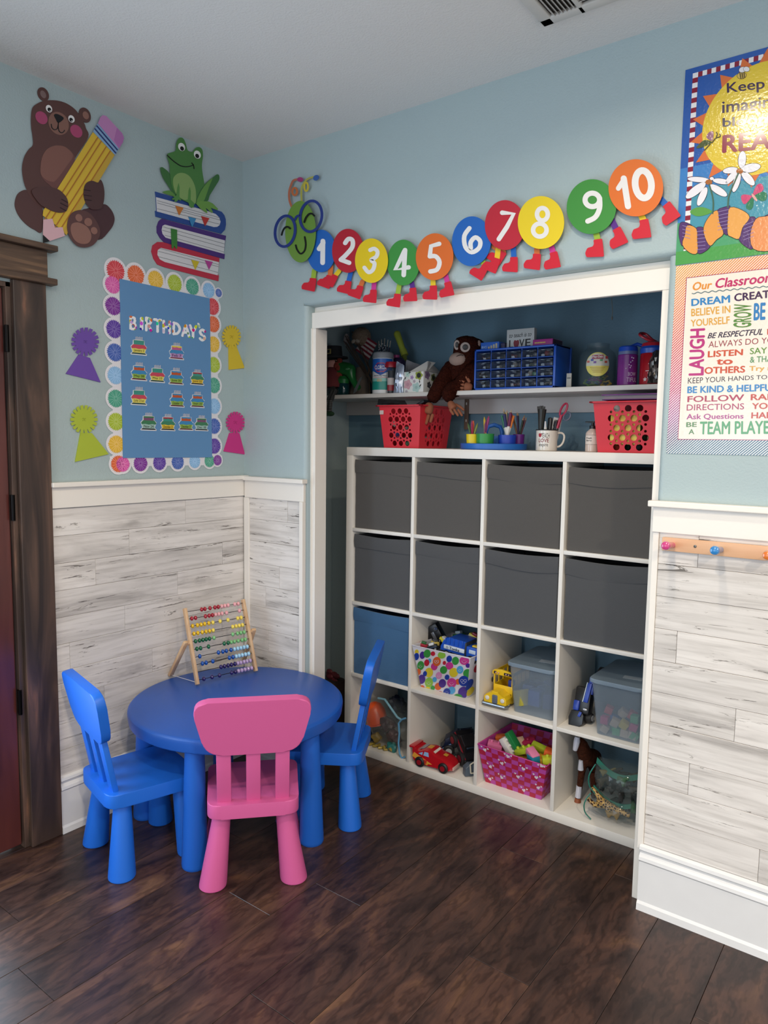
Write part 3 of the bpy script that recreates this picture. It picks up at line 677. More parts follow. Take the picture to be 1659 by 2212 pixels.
for col, p in (('#C8762F', [(388, 1070), (513, 1103), (445, 1218)]), ('#3E86B8', [(582, 1235), (700, 1265), (640, 1392)]), ('#B8352F', [(775, 1225), (897, 1258), (832, 1378)]),
               ('#C9B42F', [(628, 1878), (745, 1905), (688, 2030)]), ('#B0408C', [(830, 1882), (948, 1910), (893, 2025)])): art('pennant', f, NL, p, col, t, 8)
art('bookmark', f, NL, [(322, 1408), (415, 1430), (418, 1700), (405, 1720), (375, 1670), (350, 1715), (335, 1700)], '#3C7A36', t, 8)
G1, G2, G3 = '#4C8041', '#3E6E3C', '#6D9A48'
art('hind_leg', f, NL, [(165, 520), (185, 497), (220, 510), (310, 600), (350, 800), (400, 900), (380, 920), (260, 740), (200, 640)], G2, t, 6, sm=3)
art('hind_leg', f, NL, [(200, 870), (250, 850), (320, 850), (390, 930), (280, 905)], '#5F8E45', t, 7, sm=3)
art('body', f, NL, [(262, 315), (320, 280), (390, 250), (400, 150), (430, 75), (470, 55), (510, 75), (545, 150), (572, 245), (640, 270), (665, 240), (700, 205), (750, 200), (790, 240), (800, 330), (785, 450), (790, 560), (820, 740), (850, 960), (700, 1040), (520, 1000), (420, 930), (340, 800), (310, 600), (300, 460)], G1, t, 9, sm=3)
art('hind_leg', f, NL, [(1045, 650), (1035, 612), (1005, 605), (960, 640), (850, 730), (750, 860), (690, 1040), (860, 1010), (900, 920), (980, 790), (1035, 700)], G2, t, 10, sm=3)
art('leg_highlight', f, NL, [(940, 660), (900, 760), (850, 900), (800, 1010), (700, 1030), (760, 870), (850, 740)], '#669547', t, 12, sm=3)
art('belly', f, NL, [(430, 590), (520, 590), (600, 640), (660, 740), (690, 860), (685, 1035), (600, 1020), (445, 950), (380, 860), (350, 740), (360, 650)], '#86A562', t, 12, sm=4)
art('arm', f, NL, [(430, 738), (445, 800), (442, 940), (470, 990), (455, 1000), (430, 980), (400, 1015), (365, 1015), (375, 985), (335, 985), (335, 965), (370, 950), (345, 935), (395, 925), (412, 800)], '#568A45', t, 14)
art('arm', f, NL, [(597, 795), (612, 860), (610, 985), (680, 1050), (655, 1060), (665, 1105), (640, 1095), (630, 1110), (595, 1085), (580, 1030), (525, 1005), (530, 990), (570, 980), (580, 850)], '#568A45', t, 14)
art('foot', f, NL, [(690, 1040), (760, 1005), (880, 1010), (940, 1040), (1020, 1120), (1010, 1140), (910, 1105), (945, 1170), (925, 1180), (835, 1105), (862, 1170), (850, 1185), (750, 1110)], G3, t, 14)
for e in ((478, 198, 482, 222), (713, 312, 708, 332)):
    art('eye', f, NL, ell(e[0], e[1], 63, 48, 65), '#E9E9E6', t, 12); art('pupil', f, NL, ell(e[2], e[3], 34, 26, 60), '#0E1010', t, 14)
line('mouth', f, NL, [smooth([(262, 320), (330, 385), (400, 440), (470, 480), (540, 492), (600, 485), (655, 465)], 4, False), smooth([(630, 435), (655, 470), (665, 520)], 3, False)], 13, '#10140F', t, 12)
# ---------------------------------------------------------------- birthday board
f = crop(120, 540, 3.77, LW)
PC = {'red': '#D2464E', 'orange': '#DD6A3C', 'yellow': '#E3B640', 'lime': '#A9BC3A', 'teal': '#4FA086', 'sky': '#8DB9DF', 'blue': '#4663AE', 'violet': '#5E3F9E', 'purple': '#7E3494', 'pink': '#DA5FA8'}
NBD = [0]
def border(lab, items, strip, hv):
    NBD[0] += 1; bo = .00017*NBD[0]
    t = thing('scalloped_border', lab, 'border strip', tuple(f(*items[len(items)//2][:2])), None)
    art('strip', f, NL, strip, '#E2DFE2', t, 0, base=.001, th=.0005)
    P = [f(i[0], i[1]) for i in items]; ds = sorted((P[i+1]-P[i]).length for i in range(len(P)-1)); d = ds[len(ds)//2]
    for i, (p, it) in enumerate(zip(P, items)):
        k = it[3] if len(it) > 3 else 1
        def g(a, b, p=p): return Vector((XL, p.y+a, p.z+b))
        rad = d*.505*k
        s = art('scallop', g, NL, ell(0, 0, rad, rad, n=28), '#E2DFE2', t, 1, base=.001+bo+(i % 2)*.0003, th=.0004)
        st = [((rad*.82 if q % 2 else rad*.70)*math.cos(2*PI*q/56)*(1+R.uniform(-.05, .05)), (rad*.82 if q % 2 else rad*.70)*math.sin(2*PI*q/56)) for q in range(56)]
        art('starburst', g, NL, st, PC[it[2]], s, 3, base=.001+bo+(i % 2)*.0003, th=.0003)
        bm = NB()
        for q in range(15):
            a = 2*PI*q/15+R.uniform(-.1, .1); r1 = rad*R.uniform(.62, .78); sstroke(bm, g, [(math.cos(a)*rad*.12, math.sin(a)*rad*.12), (math.cos(a)*r1, math.sin(a)*r1)], .0011, NL, .0029+bo+(i % 2)*.0003, .0031+bo+(i % 2)*.0003)
        lc = lin(PC[it[2]]); hx = '#'+''.join('%02X' % min(255, int(255*((1.055*(min(1, x*1.0+.25))**(1/2.4))-.055))) for x in lc[:3])
        obj('ray_lines', bm, paper(hx), s, smooth=False)
    return t
border('scalloped starburst border strip along the top of the birthday board', [(487, 170, 'red', 1.08), (650, 205, 'orange', 1.05), (812, 243, 'yellow'), (967, 273, 'lime'), (1112, 300, 'teal', .95), (1243, 330, 'sky', .9), (1325, 350, 'blue', .5)],
       [(420, 190), (1330, 345), (1330, 405), (430, 260)], 0)
border('scalloped starburst border strip down the left of the birthday board', [(462, 285, 'pink', .95), (467, 458, 'purple'), (474, 645, 'violet'), (481, 835, 'blue'), (485, 1022, 'sky'), (488, 1210, 'teal'), (490, 1398, 'lime'), (492, 1582, 'yellow')],
       [(450, 250), (530, 250), (552, 1700), (470, 1700)], 0)
border('scalloped starburst border strip down the right of the birthday board', [(1275, 462, 'red', 1.05), (1280, 605, 'orange', 1.02), (1283, 768, 'yellow'), (1285, 935, 'lime'), (1287, 1103, 'teal'), (1288, 1272, 'sky'), (1289, 1435, 'blue'), (1290, 1597, 'violet')],
       [(1235, 380), (1320, 400), (1320, 1690), (1250, 1690)], 0)
border('scalloped starburst border strip along the bottom of the birthday board', [(510, 1742, 'orange', 1.05), (545, 1745, 'pink', .95), (688, 1738, 'purple', 1.02), (842, 1732, 'violet'), (992, 1727, 'blue'), (1130, 1722, 'sky', .93), (1250, 1717, 'teal', .9), (1315, 1712, 'purple', .75)],
       [(440, 1680), (1355, 1675), (1345, 1750), (450, 1765)], 0)
pb = obj('birthday_board', slab(NB(), [f(*p) for p in ((515, 235), (1248, 395), (1268, 1688), (543, 1693))], NL, .0045, .0062), paper('#5F8CB8'), smooth=False)
tag(pb, 'plain blue paper birthday board with cake cutouts on the left wall', 'board')
K = crop(260, 670, 8.295, LW)
def dots_mat():
    m = bpy.data.materials.new('dotted_paper'); n, L, b = nodes(m); g = n.new('ShaderNodeNewGeometry'); v = n.new('ShaderNodeTexVoronoi'); v.inputs['Scale'].default_value = 62
    L.new(g.outputs['Position'], v.inputs['Vector']); hs = n.new('ShaderNodeHueSaturation'); hs.inputs['Saturation'].default_value = 1.35; hs.inputs['Value'].default_value = .8
    L.new(v.outputs['Color'], hs.inputs['Color']); lt = n.new('ShaderNodeMath'); lt.operation = 'LESS_THAN'; lt.inputs[1].default_value = .47
    L.new(v.outputs['Distance'], lt.inputs[0]); mx = n.new('ShaderNodeMix'); mx.data_type = 'RGBA'; mx.inputs[6].default_value = (.85, .85, .86, 1)
    L.new(lt.outputs[0], mx.inputs[0]); L.new(hs.outputs['Color'], mx.inputs[7]); L.new(mx.outputs[2], b.inputs['Base Color']); b.inputs['Roughness'].default_value = .4; return m
M_dots = dots_mat()
for s, q in (('B', (140, 115, 275, 360)), ('I', (330, 125, 392, 360)), ('R', (420, 130, 560, 380)), ('T', (575, 150, 720, 400)), ('H', (730, 190, 890, 420)), ('D', (910, 220, 1070, 450)),
             ('A', (1080, 265, 1225, 480)), ('Y', (1215, 270, 1350, 500)), ("'", (1355, 225, 1415, 330)), ('S', (1385, 340, 1515, 555))):
    sl = .1*(q[2]-q[0]); quad = (K(q[0], q[3]-sl), K(q[2], q[3]), K(q[2], q[1]+sl), K(q[0], q[1]))
    if s == 'I': o = obj('letter_cutout', slab(NB(), [K(*p) for p in rr_poly([(q[0], q[1]), (q[2], q[1]), (q[2], q[3]), (q[0], q[3])], 28)], NL, .0068, .0078), M_dots, smooth=False)
    elif s == "'": o = obj('letter_cutout', slab(NB(), [K(*p) for p in rr_poly([(q[0], q[1]), (q[2]-20, q[1]+10), (q[2], q[3]), (q[0]+25, q[3]-5)], 20)], NL, .0068, .0078), M_dots, smooth=False)
    else:
        bm = NB(); LS = {'B': [[(.1, 0), (.1, 1)], [(.1, .02), (.7, .06), (.8, .25), (.65, .45), (.1, .5)], [(.1, .5), (.75, .55), (.9, .75), (.7, .95), (.1, .98)]], 'R': [[(.1, 0), (.1, 1)], [(.1, .02), (.7, .06), (.82, .27), (.65, .46), (.1, .5)], [(.35, .5), (.9, 1)]], 'T': [[(0, .05), (1, .05)], [(.5, .1), (.5, 1)]],
            'H': [[(.1, 0), (.1, 1)], [(.9, 0), (.9, 1)], [(.1, .5), (.9, .5)]], 'D': [[(.1, 0), (.1, 1)], [(.1, .02), (.6, .1), (.92, .5), (.6, .9), (.1, .98)]], 'A': [[(0, 1), (.22, .5), (.46, 0)], [(.54, 0), (.78, .5), (1, 1)], [(.25, .66), (.75, .66)]], 'Y': [[(0, 0), (.28, .35), (.5, .45), (.72, .35), (1, 0)], [(.5, .45), (.5, 1)]],
            'S': [[(.92, .14), (.5, 0), (.1, .2), (.3, .45), (.75, .58), (.9, .8), (.5, 1), (.08, .86)]]}[s]
        for i_, st_ in enumerate(LS):
            sstroke(bm, K, smooth([(q[0]+14+(q[2]-q[0]-28)*x, q[1]+14+(q[3]-q[1]-28)*y+sl*(x-.5)) for x, y in st_], 4, False), 46, NL, .0068+.00012*i_, .0076+.00012*i_)
        o = obj('letter_cutout', bm, M_dots, smooth=False)
    nm = 'apostrophe' if s == "'" else 'letter '+s
    tag(o, 'polka dot cutout '+nm+' in the word on the birthday board', 'letter', 'letters of the birthday heading')
CK = {'a': ('#D9CC62', '#C4485A', '#3F9080', '#3F9080', '#123F3A'), 'b': ('#B58CBE', '#3F86B5', '#BE5A8A', '#DCC74A', '#7A2A3A'), 'c': ('#8FB04E', '#3F86B5', '#BA552F', '#3F86B5', '#5A1A28'),
      'd': ('#DDBB3A', '#3F8060', '#3F9080', '#9C2A40', '#101010'), 'e': ('#9FC0B5', '#3F7A55', '#7A4A6A', '#3F7A55', '#101010')}
for (cx, cy, s_, k, tx, lab) in ((310, 656, 1, 'a', 'January 3', 'cake cutout marked January 3, green top tier over yellow'), (988, 748, .92, 'b', 'Feb 7', 'cake cutout marked Feb 7, pink tier over blue icing and lilac'),
        (315, 1113, 1, 'c', 'May 08', 'cake cutout marked May 08, orange tier over blue icing and green'), (642, 1154, .95, 'a', 'May 23', 'cake cutout marked May 23, green tier over red icing and yellow'),
        (980, 1197, .93, 'c', 'June 20', 'cake cutout marked June 20, orange tier over blue icing and green'), (1358, 1215, .86, 'd', 'June 22', 'cake cutout marked June 22, teal tier over green icing and yellow'),
        (312, 1553, 1, 'a', 'July 21st', 'cake cutout marked July 21st, green tier over red icing and yellow'), (998, 1600, .92, 'c', 'October 13', 'cake cutout marked October 13, orange tier over blue icing and green'),
        (1362, 1616, .87, 'c', 'Sept 20', 'cake cutout marked Sept 20, orange tier over blue icing and green'), (486, 2010, .98, 'e', 'Nov 24', 'cake cutout marked Nov 24, plum tier over pale green'),
        (832, 2023, .92, 'd', 'December 21', 'cake cutout marked December 21, teal tier over green icing and yellow'), (1158, 2018, .92, 'c', 'December 17', 'cake cutout marked December 17, orange tier over blue icing and green'),
        (1435, 2036, .85, 'e', 'Dec 18', 'cake cutout marked Dec 18, plum tier over pale green')):
    sk = .12-.00004*(cy)
    def g(a, b): return K(cx+a*s_, cy+b*s_+sk*a*s_)
    t = thing('cake_cutout', lab, 'cake cutout', tuple(g(0, 140)), 'cake cutouts on the birthday board')
    C_ = CK[k]; bs = .006
    def A_(nm, p, h, lay): return art(nm, g, NL, p, h, t, lay, base=bs, th=.0004)
    bm = NB(); slab(bm, [g(*p) for p in [(-148, 128), (-114, 98), (-148, 0), (-108, -42), (-104, -112), (-78, -118), (-70, -122), (64, -122), (72, -118), (104, -112), (106, -42), (148, 0), (114, 98), (148, 128), (142, 152), (-142, 152)]], NL, .0064, .0072)
    obj('outline', bm, paper('#DCDDE0'), t, smooth=False)
    A_('base', [(-138, 134), (-112, 112), (112, 112), (138, 134)], C_[4], 3); A_('lower_tier', [(-106, 110), (-124, 30), (124, 30), (106, 110)], C_[0], 3)
    A_('icing', [(-140, 12), (-104, -34), (104, -34), (140, 12), (126, 38), (60, 30), (0, 42), (-60, 30), (-126, 38)], C_[1], 4)
    A_('upper_tier', [(-92, -34), (-92, -90), (92, -90), (92, -34)], C_[2], 4); A_('top_icing', [(-96, -86), (-92, -110), (92, -110), (96, -86), (40, -78), (0, -88), (-40, -78)], C_[3], 5)
    bm = NB()
    for q in range(6): slab(bm, [g(-56+q*22, -108), g(-49+q*22, -108), g(-49+q*22, -172-6*(q % 2)), g(-56+q*22, -172-6*(q % 2))], NL, .0076, .0082)
    obj('candle', bm, paper('#E6D6CE'), t, smooth=False)
    text('lettering', tx, (g(-88, 98), g(88, 98), g(88, 48), g(-88, 48)), paper('#151515'), t, NL, h=.0086)
# ---------------------------------------------------------------- paper ribbons
f = crop(120, 540, 3.77, LW)
for lab, h, c, rx, ry, tail, n0 in (('purple paper award ribbon cutout left of the birthday board', '#6A4AA0', (235, 748), 114, 118, [(185, 850), (275, 880), (362, 1078), (80, 1008)], 17),
        ('yellow paper award ribbon cutout right of the birthday board', '#D3B62E', (1426, 708), 78, 96, [(1405, 780), (1468, 785), (1535, 962), (1408, 976)], 18),
        ('lime green paper award ribbon cutout left of the birthday board', '#A9B83A', (225, 1380), 112, 118, [(198, 1490), (290, 1490), (428, 1662), (155, 1725)], 18),
        ('pink paper award ribbon cutout right of the birthday board', '#C6317E', (1458, 1405), 77, 90, [(1412, 1490), (1492, 1490), (1537, 1665), (1365, 1640)], 18)):
    t = thing('ribbon_cutout', lab, 'ribbon cutout', tuple(f((tail[2][0]+tail[3][0])/2, tail[2][1])))
    art('tail', f, NL, tail, h, t, 0, base=.004)
    pts = []
    for q in range(n0):
        a = 2*PI*q/n0
        for da, rr_ in ((-.40, .70), (-.27, .98), (.27, 1.0), (.40, .70)):
            aa = a+da*2*PI/n0*1.15; pts.append((c[0]+rx*rr_*math.cos(aa), c[1]+ry*rr_*math.sin(aa)))
    art('rosette', f, NL, pts, h, t, 2, base=.004)
    lc = lin(h); dk = '#'+''.join('%02X' % int(255*(1.055*(x*.75)**(1/2.4)-.055)) for x in lc[:3])
    line('score_line', f, NL, [smooth([(c[0]-14, c[1]-6), (c[0]-4, c[1]-12), (c[0]+2, c[1]), (c[0]+12, c[1]-10)], 3, False), smooth([(c[0]-12, c[1]+10), (c[0]-2, c[1]+2), (c[0]+10, c[1]+12)], 3, False)], 3.5, dk, t, 4, base=.004)
# ---------------------------------------------------------------- counting caterpillar
C1 = crop(580, 340, 3.456, BW); C2 = crop(1000, 320, 3.456, BW)
BOOT = [(-23, 0), (26, 0), (25, 50), (22, 100), (-74, 90), (-78, 66), (-62, 40), (-30, 36), (-22, 22)]
NBOOT = [0]
def boot(fn, top, b, rot, col, sc, t, hb):
    NBOOT[0] += 1; hb += .00037*(NBOOT[0] % 4)
    d = math.radians(rot); cs, sn = math.cos(d), math.sin(d)
    bm = NB(); sstroke(bm, fn, [top, (b[0], b[1]+4)], 34*sc, NBk, hb, hb+.0012)
    l_ = obj('leg', bm, paper(col), t, smooth=False)
    pts = [(b[0]+sc*(x*cs-y*sn), b[1]+sc*(x*sn+y*cs)) for x, y in BOOT]
    pts = [p for i, p in enumerate(pts)]
    obj('boot', slab(NB(), [fn(*p) for p in rr_poly(pts, 7*sc, 2)], NBk, hb+.0014, hb+.0034), paper('#CC2233'), l_, smooth=False)
lime, org, yel, blu, mag, pur = '#9AB53C', '#D8733A', '#E6C62A', '#2463B8', '#CC3A8E', '#5A2D86'
SEG = [('one', 'blue', C1, (414, 705, 107, 158, 0), '#2464B6', 1, [((352, 850), (345, 905), 6, lime, 1), ((478, 820), (470, 885), 14, org, 1)], [[(400, 690), (430, 645)], [(428, 632), (426, 793)]], 35),
       ('two', 'red', C1, (617, 705, 118, 163, 0), '#B32233', 2, [((540, 850), (512, 882), 24, yel, .95), ((625, 860), (608, 926), 8, blu, .98)], [smooth([(598, 648), (622, 618), (652, 628), (650, 680), (605, 735), (565, 772)], 4, False), [(565, 772), (628, 795)]], 33),
       ('three', 'yellow', C1, (796, 780, 122, 165, 0), '#E4C51F', 3, [((712, 930), (698, 962), 14, org, 1), ((800, 938), (795, 992), 0, mag, 1)], [smooth([(788, 702), (818, 692), (843, 715), (832, 752), (795, 776), (820, 800), (808, 848), (775, 866), (745, 832)], 4, False)], 30),
       ('four', 'green', C1, (1026, 792, 121, 170, 0), '#3F8F40', 1, [((988, 955), (976, 1022), 3, lime, 1.02), ((1080, 940), (1086, 978), -8, pur, 1.02)], [[(1035, 708), (968, 845), (1066, 828)], [(1040, 700), (1030, 885)]], 34),
       ('five', 'orange', C1, (1262, 750, 139, 174, 4), '#DB6C2C', 2, [((1238, 918), (1240, 960), -4, yel, 1.08), ((1332, 880), (1346, 935), -17, mag, 1.08)], [[(1298, 655), (1237, 672), (1228, 748)], smooth([(1228, 748), (1272, 748), (1300, 790), (1282, 845), (1232, 860)], 4, False)], 33),
       ('six', 'blue', C2, (82, 703, 145, 185, 4), '#2464B6', 1, [((155, 845), (178, 885), 26, lime, 1.12), ((240, 740), (310, 775), 30, org, 1.15)], [smooth([(68, 607), (30, 665), (38, 745), (85, 785), (138, 755), (148, 705), (113, 675), (78, 710), (78, 755)], 4, False)], 33),
       ('seven', 'red', C2, (335, 585, 150, 185, 0), '#BC2838', 2, [((272, 760), (264, 826), 17, yel, 1.15), ((385, 740), (390, 818), -2, blu, 1.15)], [[(315, 494), (400, 502), (350, 600), (290, 690)]], 34),
       ('eight', 'yellow', C2, (605, 568, 172, 196, 0), '#E8CC28', 3, [((562, 760), (562, 794), 2, org, 1.22), ((665, 730), (682, 782), -16, mag, 1.22)], 'eight', 34),
       ('nine', 'green', C2, (975, 447, 184, 204, 10), '#438F3E', 1, [((1000, 630), (1014, 686), -8, lime, 1.35), ((1118, 540), (1152, 606), -30, pur, 1.35)], 'nine', 38),
       ('ten', 'orange', C2, (1307, 310, 203, 212, 5), '#DF722E', 2, [((1335, 500), (1356, 540), -12, yel, 1.42), ((1476, 380), (1522, 424), -40, blu, 1.4)], 'ten', 46)]
for num, cn_, fn, E_, h, lay, legs, st, w in SEG:
    hb = .012+lay*.0032; P0 = fn(E_[0], E_[1])
    t = thing('number_disc', cn_+' caterpillar disc with white numeral '+num+' and red boots', 'number disc', (P0.x, YB, fn(E_[0], E_[1]+E_[3]).z), 'counting caterpillar discs over the closet')
    obj('disc', slab(NB(), [fn(*p) for p in ell(*E_, n=56)], NBk, hb, hb+.0018), paper(h), t, smooth=False)
    bm = NB()
    if st == 'eight':
        sstroke(bm, fn, ell(617, 508, 40, 46), w, NBk, hb+.0022, hb+.003, True); sstroke(bm, fn, ell(598, 625, 50, 48), w, NBk, hb+.0022, hb+.0031, True)
    elif st == 'nine':
        sstroke(bm, fn, ell(982, 398, 54, 50), w, NBk, hb+.0022, hb+.003, True); sstroke(bm, fn, smooth([(1036, 385), (1036, 460), (1005, 525), (948, 556)], 4, False), w, NBk, hb+.0022, hb+.0031)
    elif st == 'ten':
        sstroke(bm, fn, [(1178, 315), (1220, 250)], w*.8, NBk, hb+.0022, hb+.003); sstroke(bm, fn, [(1218, 242), (1250, 448)], w, NBk, hb+.0022, hb+.0031); sstroke(bm, fn, ell(1363, 285, 60, 102, -6), w+4, NBk, hb+.0022, hb+.003, True)
    else:
        for i, s_ in enumerate(st): sstroke(bm, fn, s_, w, NBk, hb+.0022, hb+.003+.0001*i)
    obj('numeral', bm, paper('#E9E6E2'), t, smooth=False)
    for L_ in legs: boot(fn, L_[0], L_[1], L_[2], L_[3], L_[4], t, .008 if L_[1] != (310, 775) else .006)
Hd = crop(590, 370, 7.372, BW)
t = thing('caterpillar_head', 'green smiling caterpillar head with blue glasses and curly antennae', 'wall decoration', (Hd(500, 980).x, YB, Hd(500, 1470).z))
hb = .024
def hs_(nm, st, w, h, a, closed=False, par=None):
    bm = NB()
    for s_ in st: sstroke(bm, Hd, s_, w, NBk, a, a+.0012, closed)
    return obj(nm, bm, paper(h), par or t, smooth=False)
obj('face', slab(NB(), [Hd(*p) for p in ell(503, 985, 243, 487, 0, 60)], NBk, hb, hb+.0018), paper('#6C923C'), t, smooth=False)
hs_('glasses', [ell(268, 980, 158, 245, 8), ell(680, 745, 172, 245, 8)], 42, '#26387E', hb+.0045, True); hs_('glasses_bridge', [smooth([(425, 795), (450, 750), (492, 732)], 4, False)], 34, '#26387E', hb+.0045)
hs_('eye', [smooth([(218, 1040), (235, 980), (270, 925), (315, 912), (350, 938)], 4, False)], 27, '#0F1211', hb+.006); hs_('eye', [smooth([(575, 838), (600, 772), (650, 712), (700, 706), (735, 738)], 4, False)], 27, '#0F1211', hb+.006)
hs_('mouth', [smooth([(432, 1200), (455, 1272), (510, 1335), (570, 1290), (592, 1190), (575, 1070)], 5, False)], 25, '#0F1211', hb+.003)
an = hs_('antenna', [smooth([(340, 590), (300, 480), (295, 350), (320, 250), (360, 165), (440, 142)], 5, False)], 32, '#B5694F', .014)
hs_('antenna_curl', [ell(385, 340, 38, 58)], 32, '#BF6A3C', .0152, True, an); obj('antenna_tip', slab(NB(), [Hd(*p) for p in ell(475, 150, 48, 38)], NBk, .0156, .0172), paper('#A33A70'), an, smooth=False)
an = hs_('antenna', [smooth([(495, 510), (488, 380), (500, 260), (560, 165), (620, 125), (700, 105)], 5, False)], 28, '#ABA850', .014)
hs_('antenna_curl', [ell(568, 265, 30, 66)], 28, '#C9B43A', .0152, True, an); obj('antenna_tip', slab(NB(), [Hd(*p) for p in ell(728, 122, 50, 40, -40)], NBk, .0156, .0172), paper('#3A5FA0'), an, smooth=False)
# ---------------------------------------------------------------- reading poster
Rp = crop(1420, 80, 4.607, BW)
a_ = Rp(272, 335); b_ = BW(1461.5, 573.5); px0 = (a_.x+b_.x)/2+.0; pz1 = a_.z; pz0 = b_.z; ph = pz1-pz0; pw = ph*.70
def gloss(h, bump=0): return mat(h, .16, spec=.6, coat=0, bump=bump, bscale=110)
def PQ(a, b): return Vector((px0+a*pw, YB, pz1-b*ph))
t = thing('reading_poster', 'glossy reading poster with sun, daisies and striped caterpillar upper right', 'poster', (px0+pw/2, YB, pz0))
obj('sheet', slab(NB(), [PQ(0, 0), PQ(1, 0), PQ(1, 1), PQ(0, 1)], NBk, .001, .0022), gloss('#2C5AA6', .35), t, smooth=False)
def pa(nm, pts, h, lay, sm=0, fn=None, par=None, out=None):
    if sm: pts = smooth(pts, sm)
    fn = fn or Rp
    if out:
        obj(nm+'_outline', slab(NB(), [fn(*p) for p in ell_grow(pts, out)], NBk, .0022+lay*.00012-.00006, .0023+lay*.00012-.00006), gloss('#2A2226'), t, smooth=False)
    return obj(nm, slab(NB(), [fn(*p) for p in pts], NBk, .0022+lay*.00012, .0023+lay*.00012), gloss(h, .35), par or t, smooth=False)
def ell_grow(pts, d):
    cx = sum(p[0] for p in pts)/len(pts); cy = sum(p[1] for p in pts)/len(pts)
    return [(p[0]+(p[0]-cx)/max(1, math.hypot(p[0]-cx, p[1]-cy))*d, p[1]+(p[1]-cy)/max(1, math.hypot(p[0]-cx, p[1]-cy))*d) for p in pts]
pa('sky_low', [(0, .5), (1, .5), (1, .8), (0, .8)], '#3F7FBF', 1, fn=PQ); pa('ground', [(0, .78), (1, .78), (1, 1), (0, 1)], '#4E9C6C', 2, fn=PQ); pa('sky_mid', [(.06, .62), (.94, .62), (.94, .86), (.06, .86)], '#4A94A8', 3, fn=PQ)
pa('grass', [(0, .93), (1, .93), (1, 1), (0, 1)], '#4C9A4A', 4, fn=PQ)
# checked edge
bmr, bmw = NB(), NB(); nC = 38
for i in range(nC):
    z0, z1_ = .028+i*.944/nC, .028+(i+1)*.944/nC
    for xx in (.055, .905): slab(bmw if i % 2 == 0 else bmr, [PQ(xx, z0), PQ(xx+.038, z0), PQ(xx+.038, z1_), PQ(xx, z1_)], NBk, .0026, .0027)
for i in range(26):
    x0_, x1_ = .093+i*.812/26, .093+(i+1)*.812/26
    for zz in (.028, .945): slab(bmw if i % 2 else bmr, [PQ(x0_, zz), PQ(x1_, zz), PQ(x1_, zz+.025), PQ(x0_, zz+.025)], NBk, .0026, .0027)
obj('check_white', bmw, gloss('#E8E6E6'), t, smooth=False); obj('check_red', bmr, gloss('#8A1F38'), t, smooth=False)
sc0 = Vector((px0+pw*.53, 0, pz1-ph*.335)); sr = pw*.385
def SU(a, b): return Vector((sc0.x+a*sr, YB, sc0.z+b*sr))
bm = NB()
for i in range(18):
    a = 2*PI*i/18+.12; slab(bm, [SU(math.cos(a-.13)*.98, math.sin(a-.13)*.98), SU(math.cos(a+.13)*.98, math.sin(a+.13)*.98), SU(math.cos(a)*1.22, math.sin(a)*1.22)], NBk, .0029, .0030)
obj('sun_ray', bm, gloss('#D9713A'), t, smooth=False)
pa('sun', [(math.cos(i*PI/36), math.sin(i*PI/36)) for i in range(72)], '#E2C43C', 8, fn=SU)
def pt(s, q, h, b=.02, sh_=0): text('lettering', s, [Rp(*p) for p in q], gloss(h), t, NBk, h=.0036, bold=b, shear=sh_)
pt('Keep your', ((700, 590), (1500, 500), (1500, 352), (695, 465)), '#35204A', .02)
pt('imagination', ((650, 800), (1560, 680), (1560, 545), (650, 650)), '#33204A', .02); pt('blooming', ((655, 925), (1400, 865), (1400, 735), (655, 812)), '#241C46', .03)
pt('READ!', ((655, 1155), (1400, 1085), (1400, 890), (660, 985)), '#8E2440', .05)
def petals(cx, cy, P_, par=None):
    for (x, y, l, w_, rot) in P_: pa('petal', ell(x, y, l, w_, rot), '#E9E6EA', 12, out=5)
    pa('flower_center', ell(cx, cy, 34, 26), '#A8642E', 15)
line('flower_stem', Rp, NBk, [smooth([(520, 1470), (545, 1560), (560, 1650), (555, 1760)], 4, False), smooth([(810, 1360), (740, 1520), (712, 1600), (705, 1700)], 4, False)], 14, '#2F5A44', t, 0, base=.0035)
petals(516, 1448, [(412, 1422, 108, 26, 4), (545, 1412, 20, 16, 0), (640, 1440, 85, 27, 8), (385, 1530, 122, 40, -38), (450, 1590, 100, 34, -65), (610, 1530, 100, 36, 32)])
petals(822, 1340, [(846, 1225, 85, 38, -85), (930, 1308, 100, 42, -12), (905, 1410, 90, 38, 48), (790, 1450, 100, 32, -72), (740, 1400, 80, 30, -48), (730, 1330, 75, 30, -8)])
pa('leaf', [(328, 1745), (380, 1705), (460, 1698), (550, 1740), (470, 1778), (390, 1785)], '#5C9B45', 12, 4)
seg = [([(240, 1850), (300, 1855), (355, 1900), (300, 1990), (250, 2080), (222, 1990), (222, 1900)], '#54346A'), ([(300, 1880), (390, 1910), (400, 2020), (400, 2150), (330, 2150), (255, 2070), (280, 1970)], '#E09A4A'),
       ([(385, 1910), (465, 1905), (500, 2020), (530, 2080), (470, 2140), (405, 2150), (385, 2020)], '#54346A'), ([(465, 1900), (520, 1790), (600, 1730), (620, 1850), (660, 1960), (590, 2020), (530, 2080), (480, 2000)], '#E09A4A'),
       ([(595, 1735), (700, 1690), (728, 1700), (710, 1830), (705, 1970), (640, 1930), (605, 1850)], '#54346A'), ([(728, 1700), (850, 1730), (920, 1800), (850, 1900), (815, 2010), (740, 1990), (705, 1960), (705, 1820)], '#E2A252'),
       ([(915, 1800), (985, 1815), (930, 1950), (950, 2110), (860, 2070), (812, 2000), (850, 1900)], '#54346A'), ([(985, 1815), (1080, 1790), (1200, 1780), (1260, 1900), (1240, 2060), (1120, 2130), (960, 2110), (930, 1960)], '#E08F55'),
       ([(1060, 1800), (1150, 1760), (1200, 1800), (1190, 1900), (1100, 1880)], '#4A2F60')]
for i, (p, h) in enumerate(seg): pa('caterpillar_stripe', p, h, 16+(i % 2), 3, out=5)
bm = NB()
